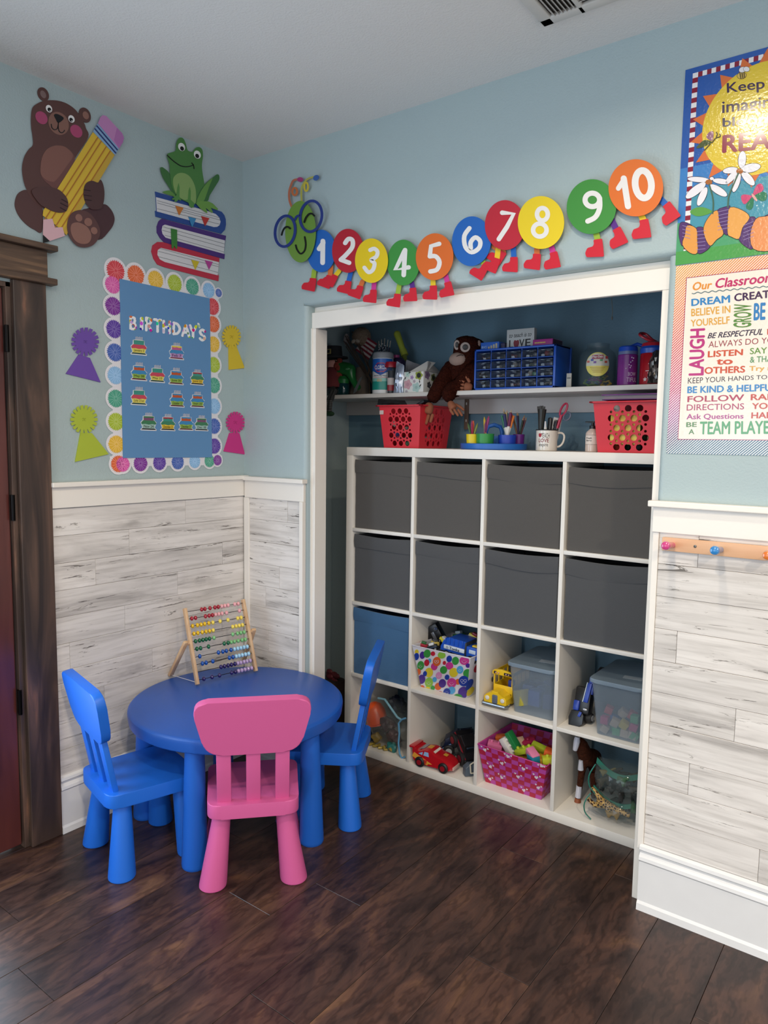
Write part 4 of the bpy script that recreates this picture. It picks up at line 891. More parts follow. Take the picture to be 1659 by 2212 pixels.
for (x0_, y0_, x1_, y1_, n_) in ((255, 1880, 330, 1900, 4), (395, 1940, 480, 1930, 6), (605, 1745, 715, 1720, 6), (860, 1880, 960, 1840, 5)):
    for k in range(n_): sstroke(bm, Rp, [(x0_, y0_+k*36), (x1_, y1_+k*36)], 5, NBk, .0046, .0047)
obj('stripe_hatching', bm, gloss('#9A86B4'), t, smooth=False, kind='stuff')
for s in (1,):
    pa('butterfly_wing', [(950, 1580), (990, 1480), (1040, 1465), (1060, 1520), (1010, 1560)], '#C94A72', 12, 3); pa('butterfly_wing', [(945, 1585), (870, 1570), (835, 1590), (850, 1650), (880, 1665), (930, 1610)], '#C94A72', 12, 3)
    pa('butterfly_wing', [(965, 1590), (1040, 1545), (1090, 1560), (1085, 1620), (1040, 1635)], '#2F7A55', 13, 3); pa('butterfly_wing', [(955, 1600), (900, 1650), (885, 1700), (920, 1725), (955, 1690)], '#2F7A55', 13, 3)
    pa('butterfly_body', ell(968, 1600, 46, 13, 55), '#D9A29A', 15)
    pa('bee_body', ell(842, 388, 44, 32, -10), '#D9B85A', 12, out=4); pa('bee_wing', ell(850, 330, 35, 26, -20), '#E8E6E6', 13, out=3); pa('bee_wing', ell(890, 325, 30, 24, 10), '#E8E6E6', 14, out=3)
    line('bee_stripe', Rp, NBk, [[(825, 365), (835, 418)], [(845, 362), (855, 415)], [(865, 362), (872, 408)]], 7, '#1C1A1C', t, 0, base=.0042)
    pa('moth_wing', [(545, 1040), (490, 1000), (520, 950), (560, 945), (560, 1000)], '#9A6A80', 12, 3); pa('moth_wing', [(545, 1050), (470, 1030), (400, 1090), (400, 1112), (470, 1095)], '#4C5A34', 12, 3)
    line('moth_body', Rp, NBk, [[(580, 1015), (545, 1060)], [(530, 1070), (475, 1130)], smooth([(590, 1005), (600, 970), (590, 955)], 3, False), smooth([(590, 1010), (630, 995), (625, 970)], 3, False)], 9, '#3A3420', t, 0, base=.0042)
# ---------------------------------------------------------------- classroom rules poster
Cp = crop(1400, 540, 4.807, BW)
a_ = Cp(285, 172); b_ = Cp(200, 2112); qx0 = (a_.x+b_.x)/2; qz1 = a_.z; qz0 = b_.z; qh = qz1-qz0; qw = qh*.70
def QQ(a, b): return Vector((qx0+a*qw, YB, qz1-b*qh))
t = thing('classroom_poster', 'classroom rules poster with rainbow hatched border and coloured words', 'poster', (qx0+qw/2, YB, qz0))
hm = bpy.data.materials.new('rainbow_hatching'); n, L, b = nodes(hm); g = n.new('ShaderNodeNewGeometry'); wv = n.new('ShaderNodeTexWave'); wv.bands_direction = 'DIAGONAL'; wv.wave_type = 'BANDS'
mp = n.new('ShaderNodeMapping'); mp.inputs['Scale'].default_value = (1.0, 0, -1.05); L.new(g.outputs['Position'], mp.inputs['Vector']); L.new(mp.outputs[0], wv.inputs['Vector']); wv.inputs['Scale'].default_value = 78; wv.inputs['Distortion'].default_value = .6; wv.inputs['Detail Scale'].default_value = 3
rm = ramp(n, [(.56, '#000000'), (.70, '#FFFFFF')]); L.new(wv.outputs['Fac'], rm.inputs['Fac'])
sp = n.new('ShaderNodeSeparateXYZ'); L.new(g.outputs['Position'], sp.inputs[0]); m1 = n.new('ShaderNodeMapRange'); m1.inputs[1].default_value = qz0; m1.inputs[2].default_value = qz1; L.new(sp.outputs[2], m1.inputs[0])
m2 = n.new('ShaderNodeMapRange'); m2.inputs[1].default_value = qx0; m2.inputs[2].default_value = qx0+qw; m2.inputs[3].default_value = 0; m2.inputs[4].default_value = .28; L.new(sp.outputs[0], m2.inputs[0])
ad = n.new('ShaderNodeMath'); ad.operation = 'SUBTRACT'; L.new(m1.outputs[0], ad.inputs[0]); L.new(m2.outputs[0], ad.inputs[1])
rc = ramp(n, [(0, '#27556A'), (.06, '#3A2A55'), (.18, '#8E2A78'), (.36, '#B82560'), (.6, '#C8483F'), (.8, '#D97A3A'), (1, '#D9A03A')]); L.new(ad.outputs[0], rc.inputs['Fac'])
mx = n.new('ShaderNodeMix'); mx.data_type = 'RGBA'; mx.inputs[7].default_value = lin('#E6DFD6'); L.new(rm.outputs['Color'], mx.inputs[0]); L.new(rc.outputs['Color'], mx.inputs[6]); L.new(mx.outputs[2], b.inputs['Base Color'])
b.inputs['Roughness'].default_value = .2; b.inputs['Coat Weight'].default_value = .4
obj('sheet', slab(NB(), [QQ(0, 0), QQ(1, 0), QQ(1, 1), QQ(0, 1)], NBk, .001, .0022), hm, t, smooth=False)
iw = (Cp(405, 300).x-qx0); iz1 = Cp(412, 295).z; iz0 = Cp(342, 1962).z
obj('inner_edge', slab(NB(), [Vector((qx0+iw-.002, YB, iz1+.002)), Vector((qx0+qw-iw+.002, YB, iz1+.002)), Vector((qx0+qw-iw+.002, YB, iz0-.002)), Vector((qx0+iw-.002, YB, iz0-.002))], NBk, .0022, .0024), gloss('#9A2F55'), t, smooth=False)
obj('panel', slab(NB(), [Vector((qx0+iw, YB, iz1)), Vector((qx0+qw-iw, YB, iz1)), Vector((qx0+qw-iw, YB, iz0)), Vector((qx0+iw, YB, iz0))], NBk, .0024, .0026), gloss('#E9DCCD', .3), t, smooth=False)
def ct(s, bl, br, tr, tl, h, b=.02, sh_=0): text('lettering', s, [Cp(*p) for p in (bl, br, tr, tl)], gloss(h), t, NBk, h=.0029, bold=b, shear=sh_)
ct('Our', (468, 422), (665, 400), (665, 322), (470, 340), '#D98A2A', .04, .2); ct('Classroom', (705, 398), (1322, 330), (1322, 228), (705, 303), '#B82860', .04, .2)
line('wavy_line', Cp, NBk, [[(460+k*9, 452-k*9*.093+7*math.sin(k*.75)) for k in range(97)]], 7, '#2F6068', t, 0, base=.0028)
ct('DREAM', (455, 582), (850, 545), (850, 470), (455, 512), '#2F7DB5', .05); ct('CREATE', (900, 535), (1322, 490), (1322, 412), (900, 458), '#3A1A45', .05)
ct('BELIEVE IN', (452, 690), (855, 652), (855, 578), (452, 615), '#D29C38', .03); ct('YOURSELF', (447, 797), (848, 765), (848, 690), (447, 727), '#D29C38', .03)
ct('GROW', (1070, 803), (1076, 562), (897, 568), (890, 806), '#4F7F2E', .04); ct('BE', (1100, 728), (1215, 720), (1220, 552), (1106, 560), '#2275B0', .05); ct('YOU', (1250, 722), (1420, 712), (1420, 545), (1252, 552), '#2275B0', .05)
ct('BE RESPECTFUL', (620, 920), (1190, 880), (1196, 818), (626, 865), '#1E1030', .03, .25); ct('KIND', (1240, 880), (1420, 870), (1420, 812), (1240, 822), '#B8401E', .03)
ct('ALWAYS DO YOUR', (628, 1016), (1440, 955), (1440, 895), (634, 950), '#8A2A35', -.005)
ct('LAUGH', (576, 1298), (592, 818), (444, 826), (426, 1302), '#B01E70', .05)
ct('LISTEN', (625, 1115), (982, 1092), (985, 1030), (628, 1052), '#C24A20', .05); ct('to', (715, 1192), (875, 1186), (876, 1130), (718, 1137), '#C24A20', .05); ct('OTHERS', (590, 1287), (1005, 1272), (1008, 1205), (592, 1220), '#C24A20', .05)
ct('SAY YES', (1060, 1084), (1430, 1062), (1430, 1000), (1062, 1020), '#5A8A30', .02); ct('& THANKS', (1060, 1172), (1440, 1150), (1440, 1090), (1062, 1110), '#4F8A55', .02); ct('Try new', (1052, 1272), (1430, 1262), (1430, 1198), (1055, 1208), '#D29C38', .03)
ct('KEEP YOUR HANDS TO', (415, 1390), (1238, 1340), (1240, 1298), (418, 1328), '#1E1420', -.005)
ct('BE KIND & HELPFUL', (412, 1487), (1345, 1462), (1345, 1392), (415, 1420), '#2F7DB5', .05); ct('FOLLOW', (412, 1580), (995, 1565), (998, 1500), (415, 1520), '#A32442', .03); ct('DIRECTIONS', (403, 1668), (998, 1655), (1000, 1592), (405, 1605), '#A02550', .01)
ct('RAISE', (1070, 1560), (1400, 1555), (1400, 1490), (1072, 1498), '#B8401E', .04); ct('YOUR', (1082, 1652), (1400, 1648), (1400, 1585), (1084, 1592), '#B8401E', .04); ct('HAND', (1075, 1748), (1400, 1745), (1400, 1680), (1078, 1688), '#B8401E', .04)
ct('Ask Questions', (402, 1768), (990, 1760), (992, 1698), (405, 1704), '#A0307A', .03); ct('BE', (400, 1838), (505, 1835), (508, 1788), (402, 1790), '#4A7A35', .03); ct('A', (425, 1912), (480, 1912), (480, 1860), (428, 1862), '#4A7A35', .03)
ct('TEAM PLAYER', (540, 1912), (1345, 1905), (1345, 1775), (545, 1785), '#4F9458', .04)
# ---------------------------------------------------------------- peg rail
t = thing('peg_rail', 'pale wooden coat peg rail with coloured round pegs right of the closet', 'peg rail', (1.75, YB-.01, 1.177))
yf = YB-.0075
obj('board', B(1.555, 2.04, yf-.013, yf, 1.178, 1.219, bev=.002), wood('pale_peg_wood', [(.3, '#D9A67E'), (.7, '#E3B68F')], .4, 'x', 18), t)
for x, h, ln in ((1.586, '#C9407E', .075), (1.722, '#2F80C0', .075), (1.858, '#D9752E', .075), (1.994, '#4F9A3F', .075)):
    bm = NB(); M = align((x, yf-.012, 1.197), (x, yf-.012-ln, 1.203)); lathe(bm, [(0, 0), (.0095, 0), (.0095, ln*.55), (.0125, ln*.8), (.0135, ln*.92), (.0115, ln*1.0), (.006, ln*1.04), (0, ln*1.045)], 20, M)
    obj('peg', bm, mat(h, .2, coat=.6), t)
for x in (1.652, 1.926):
    obj('screw', LT([(0, 0), (.0045, 0), (.0042, .0018), (.0015, .0022), (0, .0008)], 14, Matrix.Translation((x, yf-.013, 1.2)) @ Matrix.Rotation(PI/2, 4, 'X')), mat('#7A7670', .3, 1), t)
# ================================================================ closet: upper shelf and what stands on it
SY, SZ = .12, 1.722
M_grey = mat('#D5D0C9', .45)
us = thing('wall_shelf', 'long white wall shelf across the back of the closet', 'shelf', (.75, SY, SZ-.02))
obj('board', B(-.37, 1.95, SY, CB-.001, SZ-.019, SZ, bev=.002), M_grey, us)
obj('cleat', B(-.37, 1.95, CB-.02, CB-.0005, 1.634, SZ-.019, bev=.002), mat('#C4BDB8', .5), us)
br = obj('bracket_strip', B(.392, .414, CB-.026, CB-.019, 1.56, SZ-.019, bev=.001), mat('#6A5244', .6), us)
for z in (1.682, 1.602): obj('keyhole', box(NB(), .400, .406, CB-.0275, CB-.0255, z-.006, z+.006, bev=.001), mat('#C9C4BC', .4), br)
def at(y, u, v): return on('y', y, u, v)
def skin(name, nodes_, edges, m, parent, sub=2, disp=0, seed=1, loc=None):
    """one continuous body grown over a skeleton: nodes (point, radius)"""
    me = bpy.data.meshes.new('sk'); me.from_pydata([tuple(p) for p, r in nodes_], edges, []); o = bpy.data.objects.new('sk', me); COL.objects.link(o)
    o.modifiers.new('s', 'SKIN'); 
    for i, (p, r) in enumerate(nodes_):
        rr = r if isinstance(r, tuple) else (r, r); me.skin_vertices[0].data[i].radius = rr
    me.skin_vertices[0].data[0].use_root = True
    sb = o.modifiers.new('b', 'SUBSURF'); sb.levels = sub; sb.render_levels = sub
    dg = bpy.context.evaluated_depsgraph_get(); e = bpy.data.meshes.new_from_object(o.evaluated_get(dg)); bpy.data.objects.remove(o)
    bm = NB(); bm.from_mesh(e); bpy.data.meshes.remove(e)
    if disp:
        q = random.Random(seed); bm.normal_update()
        for v in bm.verts: v.co += v.normal*q.uniform(-disp, disp)
    return obj(name, bm, m, parent, ang=3)
def fur(h, h2, sc_=160):
    m = bpy.data.materials.new('fur'); n, L, b = nodes(m); g = n.new('ShaderNodeNewGeometry'); t = n.new('ShaderNodeTexNoise'); t.inputs['Scale'].default_value = sc_; t.inputs['Detail'].default_value = 5; t.inputs['Distortion'].default_value = 1
    L.new(g.outputs['Position'], t.inputs['Vector']); r = ramp(n, [(.35, h), (.65, h2)]); L.new(t.outputs['Fac'], r.inputs['Fac']); L.new(r.outputs['Color'], b.inputs['Base Color'])
    b.inputs['Roughness'].default_value = .95; b.inputs['Sheen Weight'].default_value = 0; b.inputs['Specular IOR Level'].default_value = .1
    bp = n.new('ShaderNodeBump'); bp.inputs['Distance'].default_value = .008; L.new(t.outputs['Fac'], bp.inputs['Height']); L.new(bp.outputs['Normal'], b.inputs['Normal']); return m
def clear(h, a=.3, rough=.08): return mat(h, rough, spec=.7, alpha=a)
def curved_label(name, cx, cy, r, a0, a1, z0, z1, m, par, n=10):
    bm = NB(); v = []
    for z in (z0, z1): v.append([bm.verts.new((cx+r*math.cos(math.radians(a0+(a1-a0)*i/n)), cy+r*math.sin(math.radians(a0+(a1-a0)*i/n)), z)) for i in range(n+1)])
    for i in range(n): bm.faces.new((v[0][i], v[0][i+1], v[1][i+1], v[1][i]))
    return obj(name, bm, m, par)
def ctext(s, cx, cy, r, a0, a1, z0, z1, h, par, bold=.02):
    """lettering wrapped round a cylinder"""
    o = text('lettering', s, ((0, 0, 0), (1, 0, 0), (1, 0, 1), (0, 0, 1)), mat(h, .4), None, Vector((0, -1, 0)), h=0, bold=bold)
    if o is None: return
    off = o.location.copy(); me = o.data
    bm = NB(); bm.from_mesh(me); bpy.data.objects.remove(o)
    for v in bm.verts:
        p = v.co+off; a = math.radians(a0+(a1-a0)*p.x); v.co = Vector((cx+r*math.cos(a), cy+r*math.sin(a), z0+(z1-z0)*p.z))
    return obj('lettering', bm, mat(h, .4), par, smooth=False)
# ---- leprechaun doll
def P_(y, u, v): return at(y, u, v)
t = thing('leprechaun_doll', 'red bearded leprechaun doll with black buckled hat at the left end of the shelf', 'doll', (-.17, .19, SZ))
h0 = P_(.19, 722, 785); dk = mat('#14151A', .8); skn = mat('#C98F82', .8)
bd = skin('body', [(h0+Vector((0, 0, -.10)), .030), (h0+Vector((0, 0, -.04)), .030), (h0, .040), (h0+Vector((0, 0, .02)), .036)], [(0, 1), (1, 2), (2, 3)], skn, t)
obj('coat', LT([(.0, -.055), (.055, -.055), (.05, -.01), (.03, .05), (.0, .06)], 20, Matrix.Translation(h0+Vector((0, 0, -.105+.04)))), mat('#5E1F22', .9), t)
ht = obj('hat', lathe(NB(), [(0, .025), (.07, .025), (.07, .032), (.042, .034), (.037, .085), (0, .088)], 24, Matrix.Translation(h0)), dk, t)
obj('buckle', box(NB(), h0.x-.013, h0.x+.013, h0.y-.044, h0.y-.038, h0.z+.042, h0.z+.068, bev=.002), mat('#B9A468', .3, .6), ht)
obj('buckle_hole', box(NB(), h0.x-.007, h0.x+.007, h0.y-.0455, h0.y-.043, h0.z+.048, h0.z+.062), dk, ht)
bm = NB()
for k in range(9): ball(bm, h0+Vector((.035+.006*math.sin(k*2), -.01+.01*math.cos(k), .01-.009*k)), .016, 8)
obj('beard', bm, mat('#7A2E1E', .95), t)
for k, (u, v) in enumerate(((716, 830), (722, 842))):
    a = P_(.12, u, v); b2 = Vector((a.x-.012, SY-.012, SZ-.03)); c2 = Vector((a.x-.025+.01*k, SY-.016, SZ-.085))
    lg = obj('leg', tube(NB(), [h0+Vector((.0, -.02, -.11)), Vector((a.x, .13, SZ+.02)), b2, c2], .011, 8), mat('#2A2A2A', .8), t)
    bm = NB()
    for q in range(7): ball(bm, b2*(1-q/7)+c2*(q/7), .0118, 8, 1, 1, .28)
    obj('stripe', bm, mat('#B9B5AE', .8), lg); obj('shoe', ball(NB(), c2+Vector((.012, -.01, -.008)), .017, 12, 1.5, 1, .75), mat('#1E3B22', .5), lg)
# ---- scarecrow style plush and twigs
t = thing('twig_plush', 'beige plush head with raffia bow on bare twigs behind the green sprayer', 'plush toy', (-.02, .31, SZ))
c = P_(.31, 781, 728); pm = fur('#7C6A5A', '#9A8A78')
obj('head', ball(NB(), c, .052, 16, 1, .9, .95), pm, t); c2 = P_(.3, 748, 733); obj('ear', ball(NB(), c2, .02, 12, .8, .6, 1.5), mat('#A9A0A0', .9), t)
bw = P_(.26, 768, 737)
for s in (-1, 1): obj('bow_loop', ball(NB(), bw+Vector((s*.014, 0, 0)), .012, 10, 1.2, .5, .8, M=Matrix.Rotation(s*.4, 4, 'Y')), mat('#A39A8C', .9), t)
bm = NB()
for q in range(12):
    a = P_(.28, 755+R.uniform(-15, 20), 722+R.uniform(-10, 40)); tube(bm, [Vector((-.03+R.uniform(-.01, .01), .29, SZ)), Vector((a.x*.5-.015, .29, (a.z+SZ)/2)), a], .0022, 5)
obj('twig', bm, mat('#4A3C32', .9), t); obj('cloth_body', LT([(0, 0), (.06, 0), (.045, .08), (.02, .15), (0, .155)], 18, T(c.x-.005, .31, SZ)), mat('#6E6258', .9), t)
# ---- striped flags
t = thing('small_flag', 'little red and white striped flag leaning behind the wipes canister', 'flag', tuple(P_(.30, 806, 770)))
c = [P_(.30, 768, 756), P_(.30, 789, 725), P_(.30, 815, 742), P_(.30, 797, 778)]
for q in range(9):
    a, b2 = q/9, (q+1)/9; bm = slab(NB(), [c[1].lerp(c[0], a), c[1].lerp(c[0], b2), c[2].lerp(c[3], b2), c[2].lerp(c[3], a)], NBk, .002*math.sin(q), .002*math.sin(q)+.0012)
    obj('stripe', bm, mat('#7A1F30' if q % 2 == 0 else '#C2B7B7', .8), t)
obj('stick', rod(NB(), (c[3].x+.01, .3, SZ), c[1]+Vector((.005, .003, 0)), .0022), mat('#6A543C', .7), t)
t = thing('star_flag_bundle', 'rolled dark blue flags with white stars standing behind the wipes canister', 'flags', (P_(.27, 828, 800).x, .27, SZ))
for q, (u, v) in enumerate(((818, 737), (824, 733), (831, 731), (838, 734), (844, 736))):
    a = P_(.27, u, v); b0 = Vector((P_(.27, 826, 800).x, .27, SZ))
    obj('flag_roll', rod(NB(), b0.lerp(a, .35), a.lerp(b0, .12), .008, .004), mat('#14182C', .7), t); obj('stick', rod(NB(), b0, a, .0016), mat('#A99B86', .6), t)
bm = NB()
for q in range(16): ball(bm, P_(.257, 818+R.uniform(0, 20), 745+R.uniform(-3, 12)), .0022, 6)
obj('star', bm, mat('#C9CBD2', .7), t, kind='stuff')
# ---- green sprayer
t = thing('bubble_blower', 'translucent green toy bubble gun with a teal bottle on the shelf', 'toy', (P_(.2, 752, 830).x, .2, SZ))
g1 = mat('#1F6A32', .3, alpha=.93); hd = P_(.2, 746, 796)
sk_ = [(hd+Vector((-.012, 0, 0)), .034), (hd+Vector((.03, 0, .0)), .028), (hd+Vector((.06, 0, -.01)), .022), (hd+Vector((.056, 0, -.07)), .016), (P_(.2, 776, 842), .020), (hd+Vector((-.035, 0, .004)), .026)]
skin('gun_body', sk_, [(0, 1), (1, 2), (1, 3), (3, 4), (0, 5)], g1, t)
obj('collar', LT([(0, 0), (.03, 0), (.034, .02), (.022, .036), (0, .036)], 20, T(P_(.2, 742, 830).x, .2, SZ+.062)), g1, t)
obj('bottle', LT([(0, 0), (.026, 0), (.03, .01), (.03, .05), (.024, .064), (0, .066)], 20, T(P_(.2, 742, 830).x, .2, SZ+.0005)), mat('#12363C', .12, alpha=.9), t)
obj('sticker', ball(NB(), P_(.165, 751, 797), .012, 10, 1.2, .3, .45), mat('#5E9A6C', .4), t)
t = obj('foil_strip', slab(NB(), [P_(.145, 764, 850), P_(.145, 770, 846), P_(.155, 780, 822), P_(.155, 784, 813), P_(.155, 777, 818), P_(.145, 766, 840)], NBk, 0, .002), mat('#C9CDD0', .15, .9), smooth=False)
tag(t, 'thin shiny foil strip leaning between green toy and wipes canister', 'foil strip')
# ---- wipes canister
wx, wy, wr = .058, .195, .050
t = thing('wipes_canister', 'blue and white disinfecting wipes canister with grey lid on the shelf', 'canister', (wx, wy, SZ))
obj('body', LT([(0, 0), (wr-.003, 0), (wr, .004), (wr, .166), (wr-.002, .17), (0, .17)], 36, T(wx, wy, SZ)), mat('#D5D7D8', .4), t)
obj('lid', LT([(0, .17), (wr+.001, .17), (wr+.002, .176), (wr-.001, .194), (wr-.006, .199), (0, .2)], 36, T(wx, wy, SZ)), mat('#8D9094', .45), t)
r_ = wr+.0006
curved_label('label', wx, wy, r_, -190, 10, SZ+.108, SZ+.166, mat('#1A5FB4', .35), t, 24); curved_label('label', wx, wy, r_, -190, 10, SZ+.02, SZ+.06, mat('#1D8A7E', .4), t, 24); curved_label('label', wx, wy, r_, -190, 10, SZ+.06, SZ+.075, mat('#7FB8B0', .4), t, 24)
def cyl_poly(nm, pts, cx, cy, r, h, par):
    bm = NB(); f_ = bm.faces.new([bm.verts.new((a, 0, z)) for a, z in pts]); bmesh.ops.triangulate(bm, faces=[f_])
    bmesh.ops.subdivide_edges(bm, edges=bm.edges[:], cuts=4, use_grid_fill=True)
    for v in bm.verts: a = math.radians(v.co.x); v.co = Vector((cx+r*math.cos(a), cy+r*math.sin(a), v.co.z))
    return obj(nm, bm, mat(h, .35), par, smooth=False)
A0_ = -66
cyl_poly('badge_shadow', [(A0_-48, SZ+.108), (A0_+48, SZ+.108), (A0_, SZ+.088)], wx, wy, r_+.0001, '#1A4FA0', t)
cyl_poly('badge_edge', [(A0_-44, SZ+.125), (A0_-18, SZ+.147), (A0_+18, SZ+.147), (A0_+44, SZ+.125), (A0_+18, SZ+.103), (A0_-18, SZ+.103)], wx, wy, r_+.0003, '#B02A44', t)
cyl_poly('badge', [(A0_-38, SZ+.125), (A0_-16, SZ+.143), (A0_+16, SZ+.143), (A0_+38, SZ+.125), (A0_+16, SZ+.107), (A0_-16, SZ+.107)], wx, wy, r_+.0006, '#1A3F96', t)
ctext('CLOROX', wx, wy, r_+.0012, A0_-34, A0_+32, SZ+.116, SZ+.134, '#E6E8EC', t, .03); ctext('Disinfecting Wipes', wx, wy, r_+.0010, A0_-40, A0_+36, SZ+.082, SZ+.089, '#1A1F30', t)
curved_label('red_line', wx, wy, r_+.0006, A0_-40, A0_+42, SZ+.0765, SZ+.0785, mat('#A8404A', .4), t); curved_label('picture', wx, wy, r_+.0006, A0_-20, A0_+8, SZ+.058, SZ+.072, mat('#A9A484', .4), t)
# ---- bottles between canister and pouches
x_ = P_(.2, 829, 820).x
t = thing('blue_tub', 'dark blue plastic tub squeezed right of the wipes canister', 'container', (x_, .225, SZ)); obj('body', B(x_-.018, x_+.016, .20, .25, SZ+.0005, SZ+.145, bev=.006), mat('#12309A', .35), t); obj('ridge', B(x_-.019, x_+.017, .199, .251, SZ+.012, SZ+.018, bev=.002), mat('#12309A', .35), t)
x_ = P_(.19, 846, 820).x
t = thing('glitter_bottle', 'clear shaker bottle with a red lid beside the blue tub', 'bottle', (x_, .185, SZ))
obj('bottle', LT([(0, 0), (.022, 0), (.025, .005), (.025, .118), (.022, .124), (0, .124)], 24, T(x_, .185, SZ+.0005)), clear('#5A646C', .3), t); obj('lid', LT([(0, .124), (.031, .124), (.032, .13), (.027, .15), (0, .153)], 24, T(x_, .185, SZ)), mat('#A5182A', .35), t)
obj('filling', LT([(0, .004), (.019, .004), (.019, .11), (0, .11)], 20, T(x_+.004, .185, SZ)), mat('#2A2A33', .5), t); curved_label('label', x_+.0, .185, .0256, -95, -20, SZ+.03, SZ+.075, mat('#B8B0B0', .4), t); curved_label('label', x_, .185, .0257, -95, -20, SZ+.015, SZ+.042, mat('#8E1F2C', .4), t)
x_ = P_(.28, 858, 800).x
t = thing('sports_bottle', 'dark purple drinking bottle with pink cap behind the shaker bottle', 'bottle', (x_, .29, SZ))
obj('body', LT([(0, 0), (.036, 0), (.038, .01), (.038, .14), (0, .14)], 24, T(x_, .29, SZ)), mat('#2A2140', .3), t); obj('lid', LT([(0, .14), (.04, .14), (.036, .165), (.02, .182), (0, .182)], 24, T(x_, .29, SZ)), mat('#35254A', .4), t)
obj('cap', LT([(0, .182), (.016, .182), (.016, .196), (0, .197)], 18, T(x_-.014, .29, SZ)), mat('#A83A78', .4), t)
x_ = P_(.34, 862, 745); t = thing('blue_ball', 'blue ball half hidden behind the yellow green wand', 'ball', (x_.x, .35, SZ)); obj('ball', ball(NB(), (x_.x+.01, .36, SZ+.155), .03, 16), mat('#1F4FA8', .4), t); obj('stand', LT([(0, 0), (.02, 0), (.014, .12), (0, .128)], 14, T(x_.x+.01, .36, SZ)), mat('#1F4FA8', .5), t)
t = thing('bubble_wand', 'yellow green bubble wand tube leaning against the closet wall', 'bubble wand', tuple(P_(.3, 880, 795)))
a, b2 = P_(.33, 886, 800), P_(.34, 856, 716); dd = (b2-a)
obj('tube', rod(NB(), Vector((a.x+.012, .30, SZ+.012)), a+dd*.42, .013, .013, 14), mat('#66702F', .3, alpha=.9), t); obj('cap_ring', rod(NB(), a+dd*.38, a+dd*.52, .0185, .0185, 16), mat('#96A03A', .35), t)
obj('handle', rod(NB(), a+dd*.5, a+dd*.93, .0145, .0175, 16), mat('#9FA93C', .35), t); obj('handle_end', ball(NB(), a+dd*.93, .0175, 14), mat('#9FA93C', .35), t)
# ---- pouches and tissue box
def pouch(nm, label, cat, quad, m, thick=.012, seed=3, amp=.004):
    q = random.Random(seed); bm = NB(); N = 9; g = {}
    for s in (0, 1):
        for a in range(N+1):
            for b in range(N+1):
                u, v = a/N, b/N; p = (quad[0]*(1-u)+quad[1]*u)*(1-v)+(quad[3]*(1-u)+quad[2]*u)*v
                puff = math.sin(PI*u)*math.sin(PI*min(1, v*1.05))**.7; jit = q.uniform(-amp, amp) if 0 < a < N and 0 < b < N else 0
                g[s, a, b] = bm.verts.new(p+Vector((q.uniform(-1, 1)*amp*.4, (-1 if s else 1)*thick*puff+jit, q.uniform(-1, 1)*amp*.3 if v > .1 else 0)))
        for a in range(N):
            for b in range(N): bm.faces.new((g[s, a, b], g[s, a+1, b], g[s, a+1, b+1], g[s, a, b+1]))
    bmesh.ops.remove_doubles(bm, verts=bm.verts, dist=1e-5)
    o = obj(nm, bm, m, ang=.4); return tag(o, label, cat)
pouch('foil_pouch', 'crumpled silver foil pouch left of the flowered tissue box', 'pouch', [P_(.135, 850, 850), P_(.14, 871, 849), P_(.15, 873, 789), P_(.15, 857, 780)], mat('#A9B4C6', .3, .55))
pouch('grey_pouch', 'crumpled grey printed paper pouch behind the tissue box', 'pouch', [P_(.20, 868, 848), P_(.30, 905, 846), P_(.30, 925, 795), P_(.20, 878, 777)], mat('#85858A', .6, .1, var=.25, bscale=120), .01, 8)
t = thing('tissue_box', 'white tissue box with pastel flower print and raised flap on the shelf', 'tissue box', (.285, .21, SZ))
tx0, tx1, ty0, ty1, tz1 = .229, .338, .13, .28, SZ+.094
obj('box', B(tx0, tx1, ty0, ty1, SZ+.0005, tz1, bev=.0015), mat('#DAD9D4', .5), t)
def flower(cx, cz, r, h, core, face='f', n=5):
    pts = [(r*(1+.16*math.cos(n*a))*math.cos(a), r*(1+.16*math.cos(n*a))*math.sin(a)) for a in [2*PI*k/40 for k in range(40)]]
    if face == 'f': fn = lambda a, b: Vector((min(tx1, max(tx0, cx+a)), ty0, min(tz1, max(SZ+.001, cz+b)))); N = NBk
    else: fn = lambda a, b: Vector((tx1, min(ty1, max(ty0, cx+a)), min(tz1, max(SZ+.001, cz+b)))); N = NL
    o = obj('flower_print', slab(NB(), [fn(*p) for p in pts], N, .0004, .0008), mat(h, .5), t, smooth=False)
    obj('flower_core', slab(NB(), [fn(p[0]*core[1], p[1]*core[1]) for p in ell(0, 0, r, r, n=20)], N, .0010, .0012), mat(core[0], .5), o, smooth=False)
flower(.252, SZ+.037, .021, '#C79AA2', ('#B88A94', .4)); flower(.300, SZ+.022, .021, '#A9C4BE', ('#93B0AA', .35)); flower(.313, SZ+.076, .019, '#8E9A38', ('#1B1D18', .6)); flower(.275, SZ+.068, .009, '#A98EB8', ('#8E72A0', .4)); flower(.288, SZ+.05, .007, '#B3A6AC', ('#A09098', .3)); flower(.25, SZ+.083, .012, '#B3CCC0', ('#93B0AA', .3)); flower(.245, SZ+.004, .008, '#AAA5AA', ('#908890', .3))
flower(.16, SZ+.08, .02, '#8A7490', ('#6E5A78', .4), 's'); flower(.21, SZ+.07, .018, '#6E7440', ('#2A2C20', .6), 's'); flower(.175, SZ+.035, .014, '#3A3A3E', ('#5A5A60', .5), 's'); flower(.25, SZ+.045, .016, '#9A8A94', ('#77707A', .4), 's')
for (x, z, a) in ((.262, SZ+.09, .3), (.238, SZ+.066, 1.1), (.318, SZ+.048, 1.7), (.322, SZ+.03, .9)):
    obj('leaf_print', slab(NB(), [Vector((x+c_*math.cos(a)-s_*math.sin(a), ty0, z+c_*math.sin(a)+s_*math.cos(a))) for c_, s_ in ((-.009, 0), (0, .003), (.009, 0), (0, -.003))], NBk, .0012, .0015), mat('#17181A', .5), t, smooth=False)
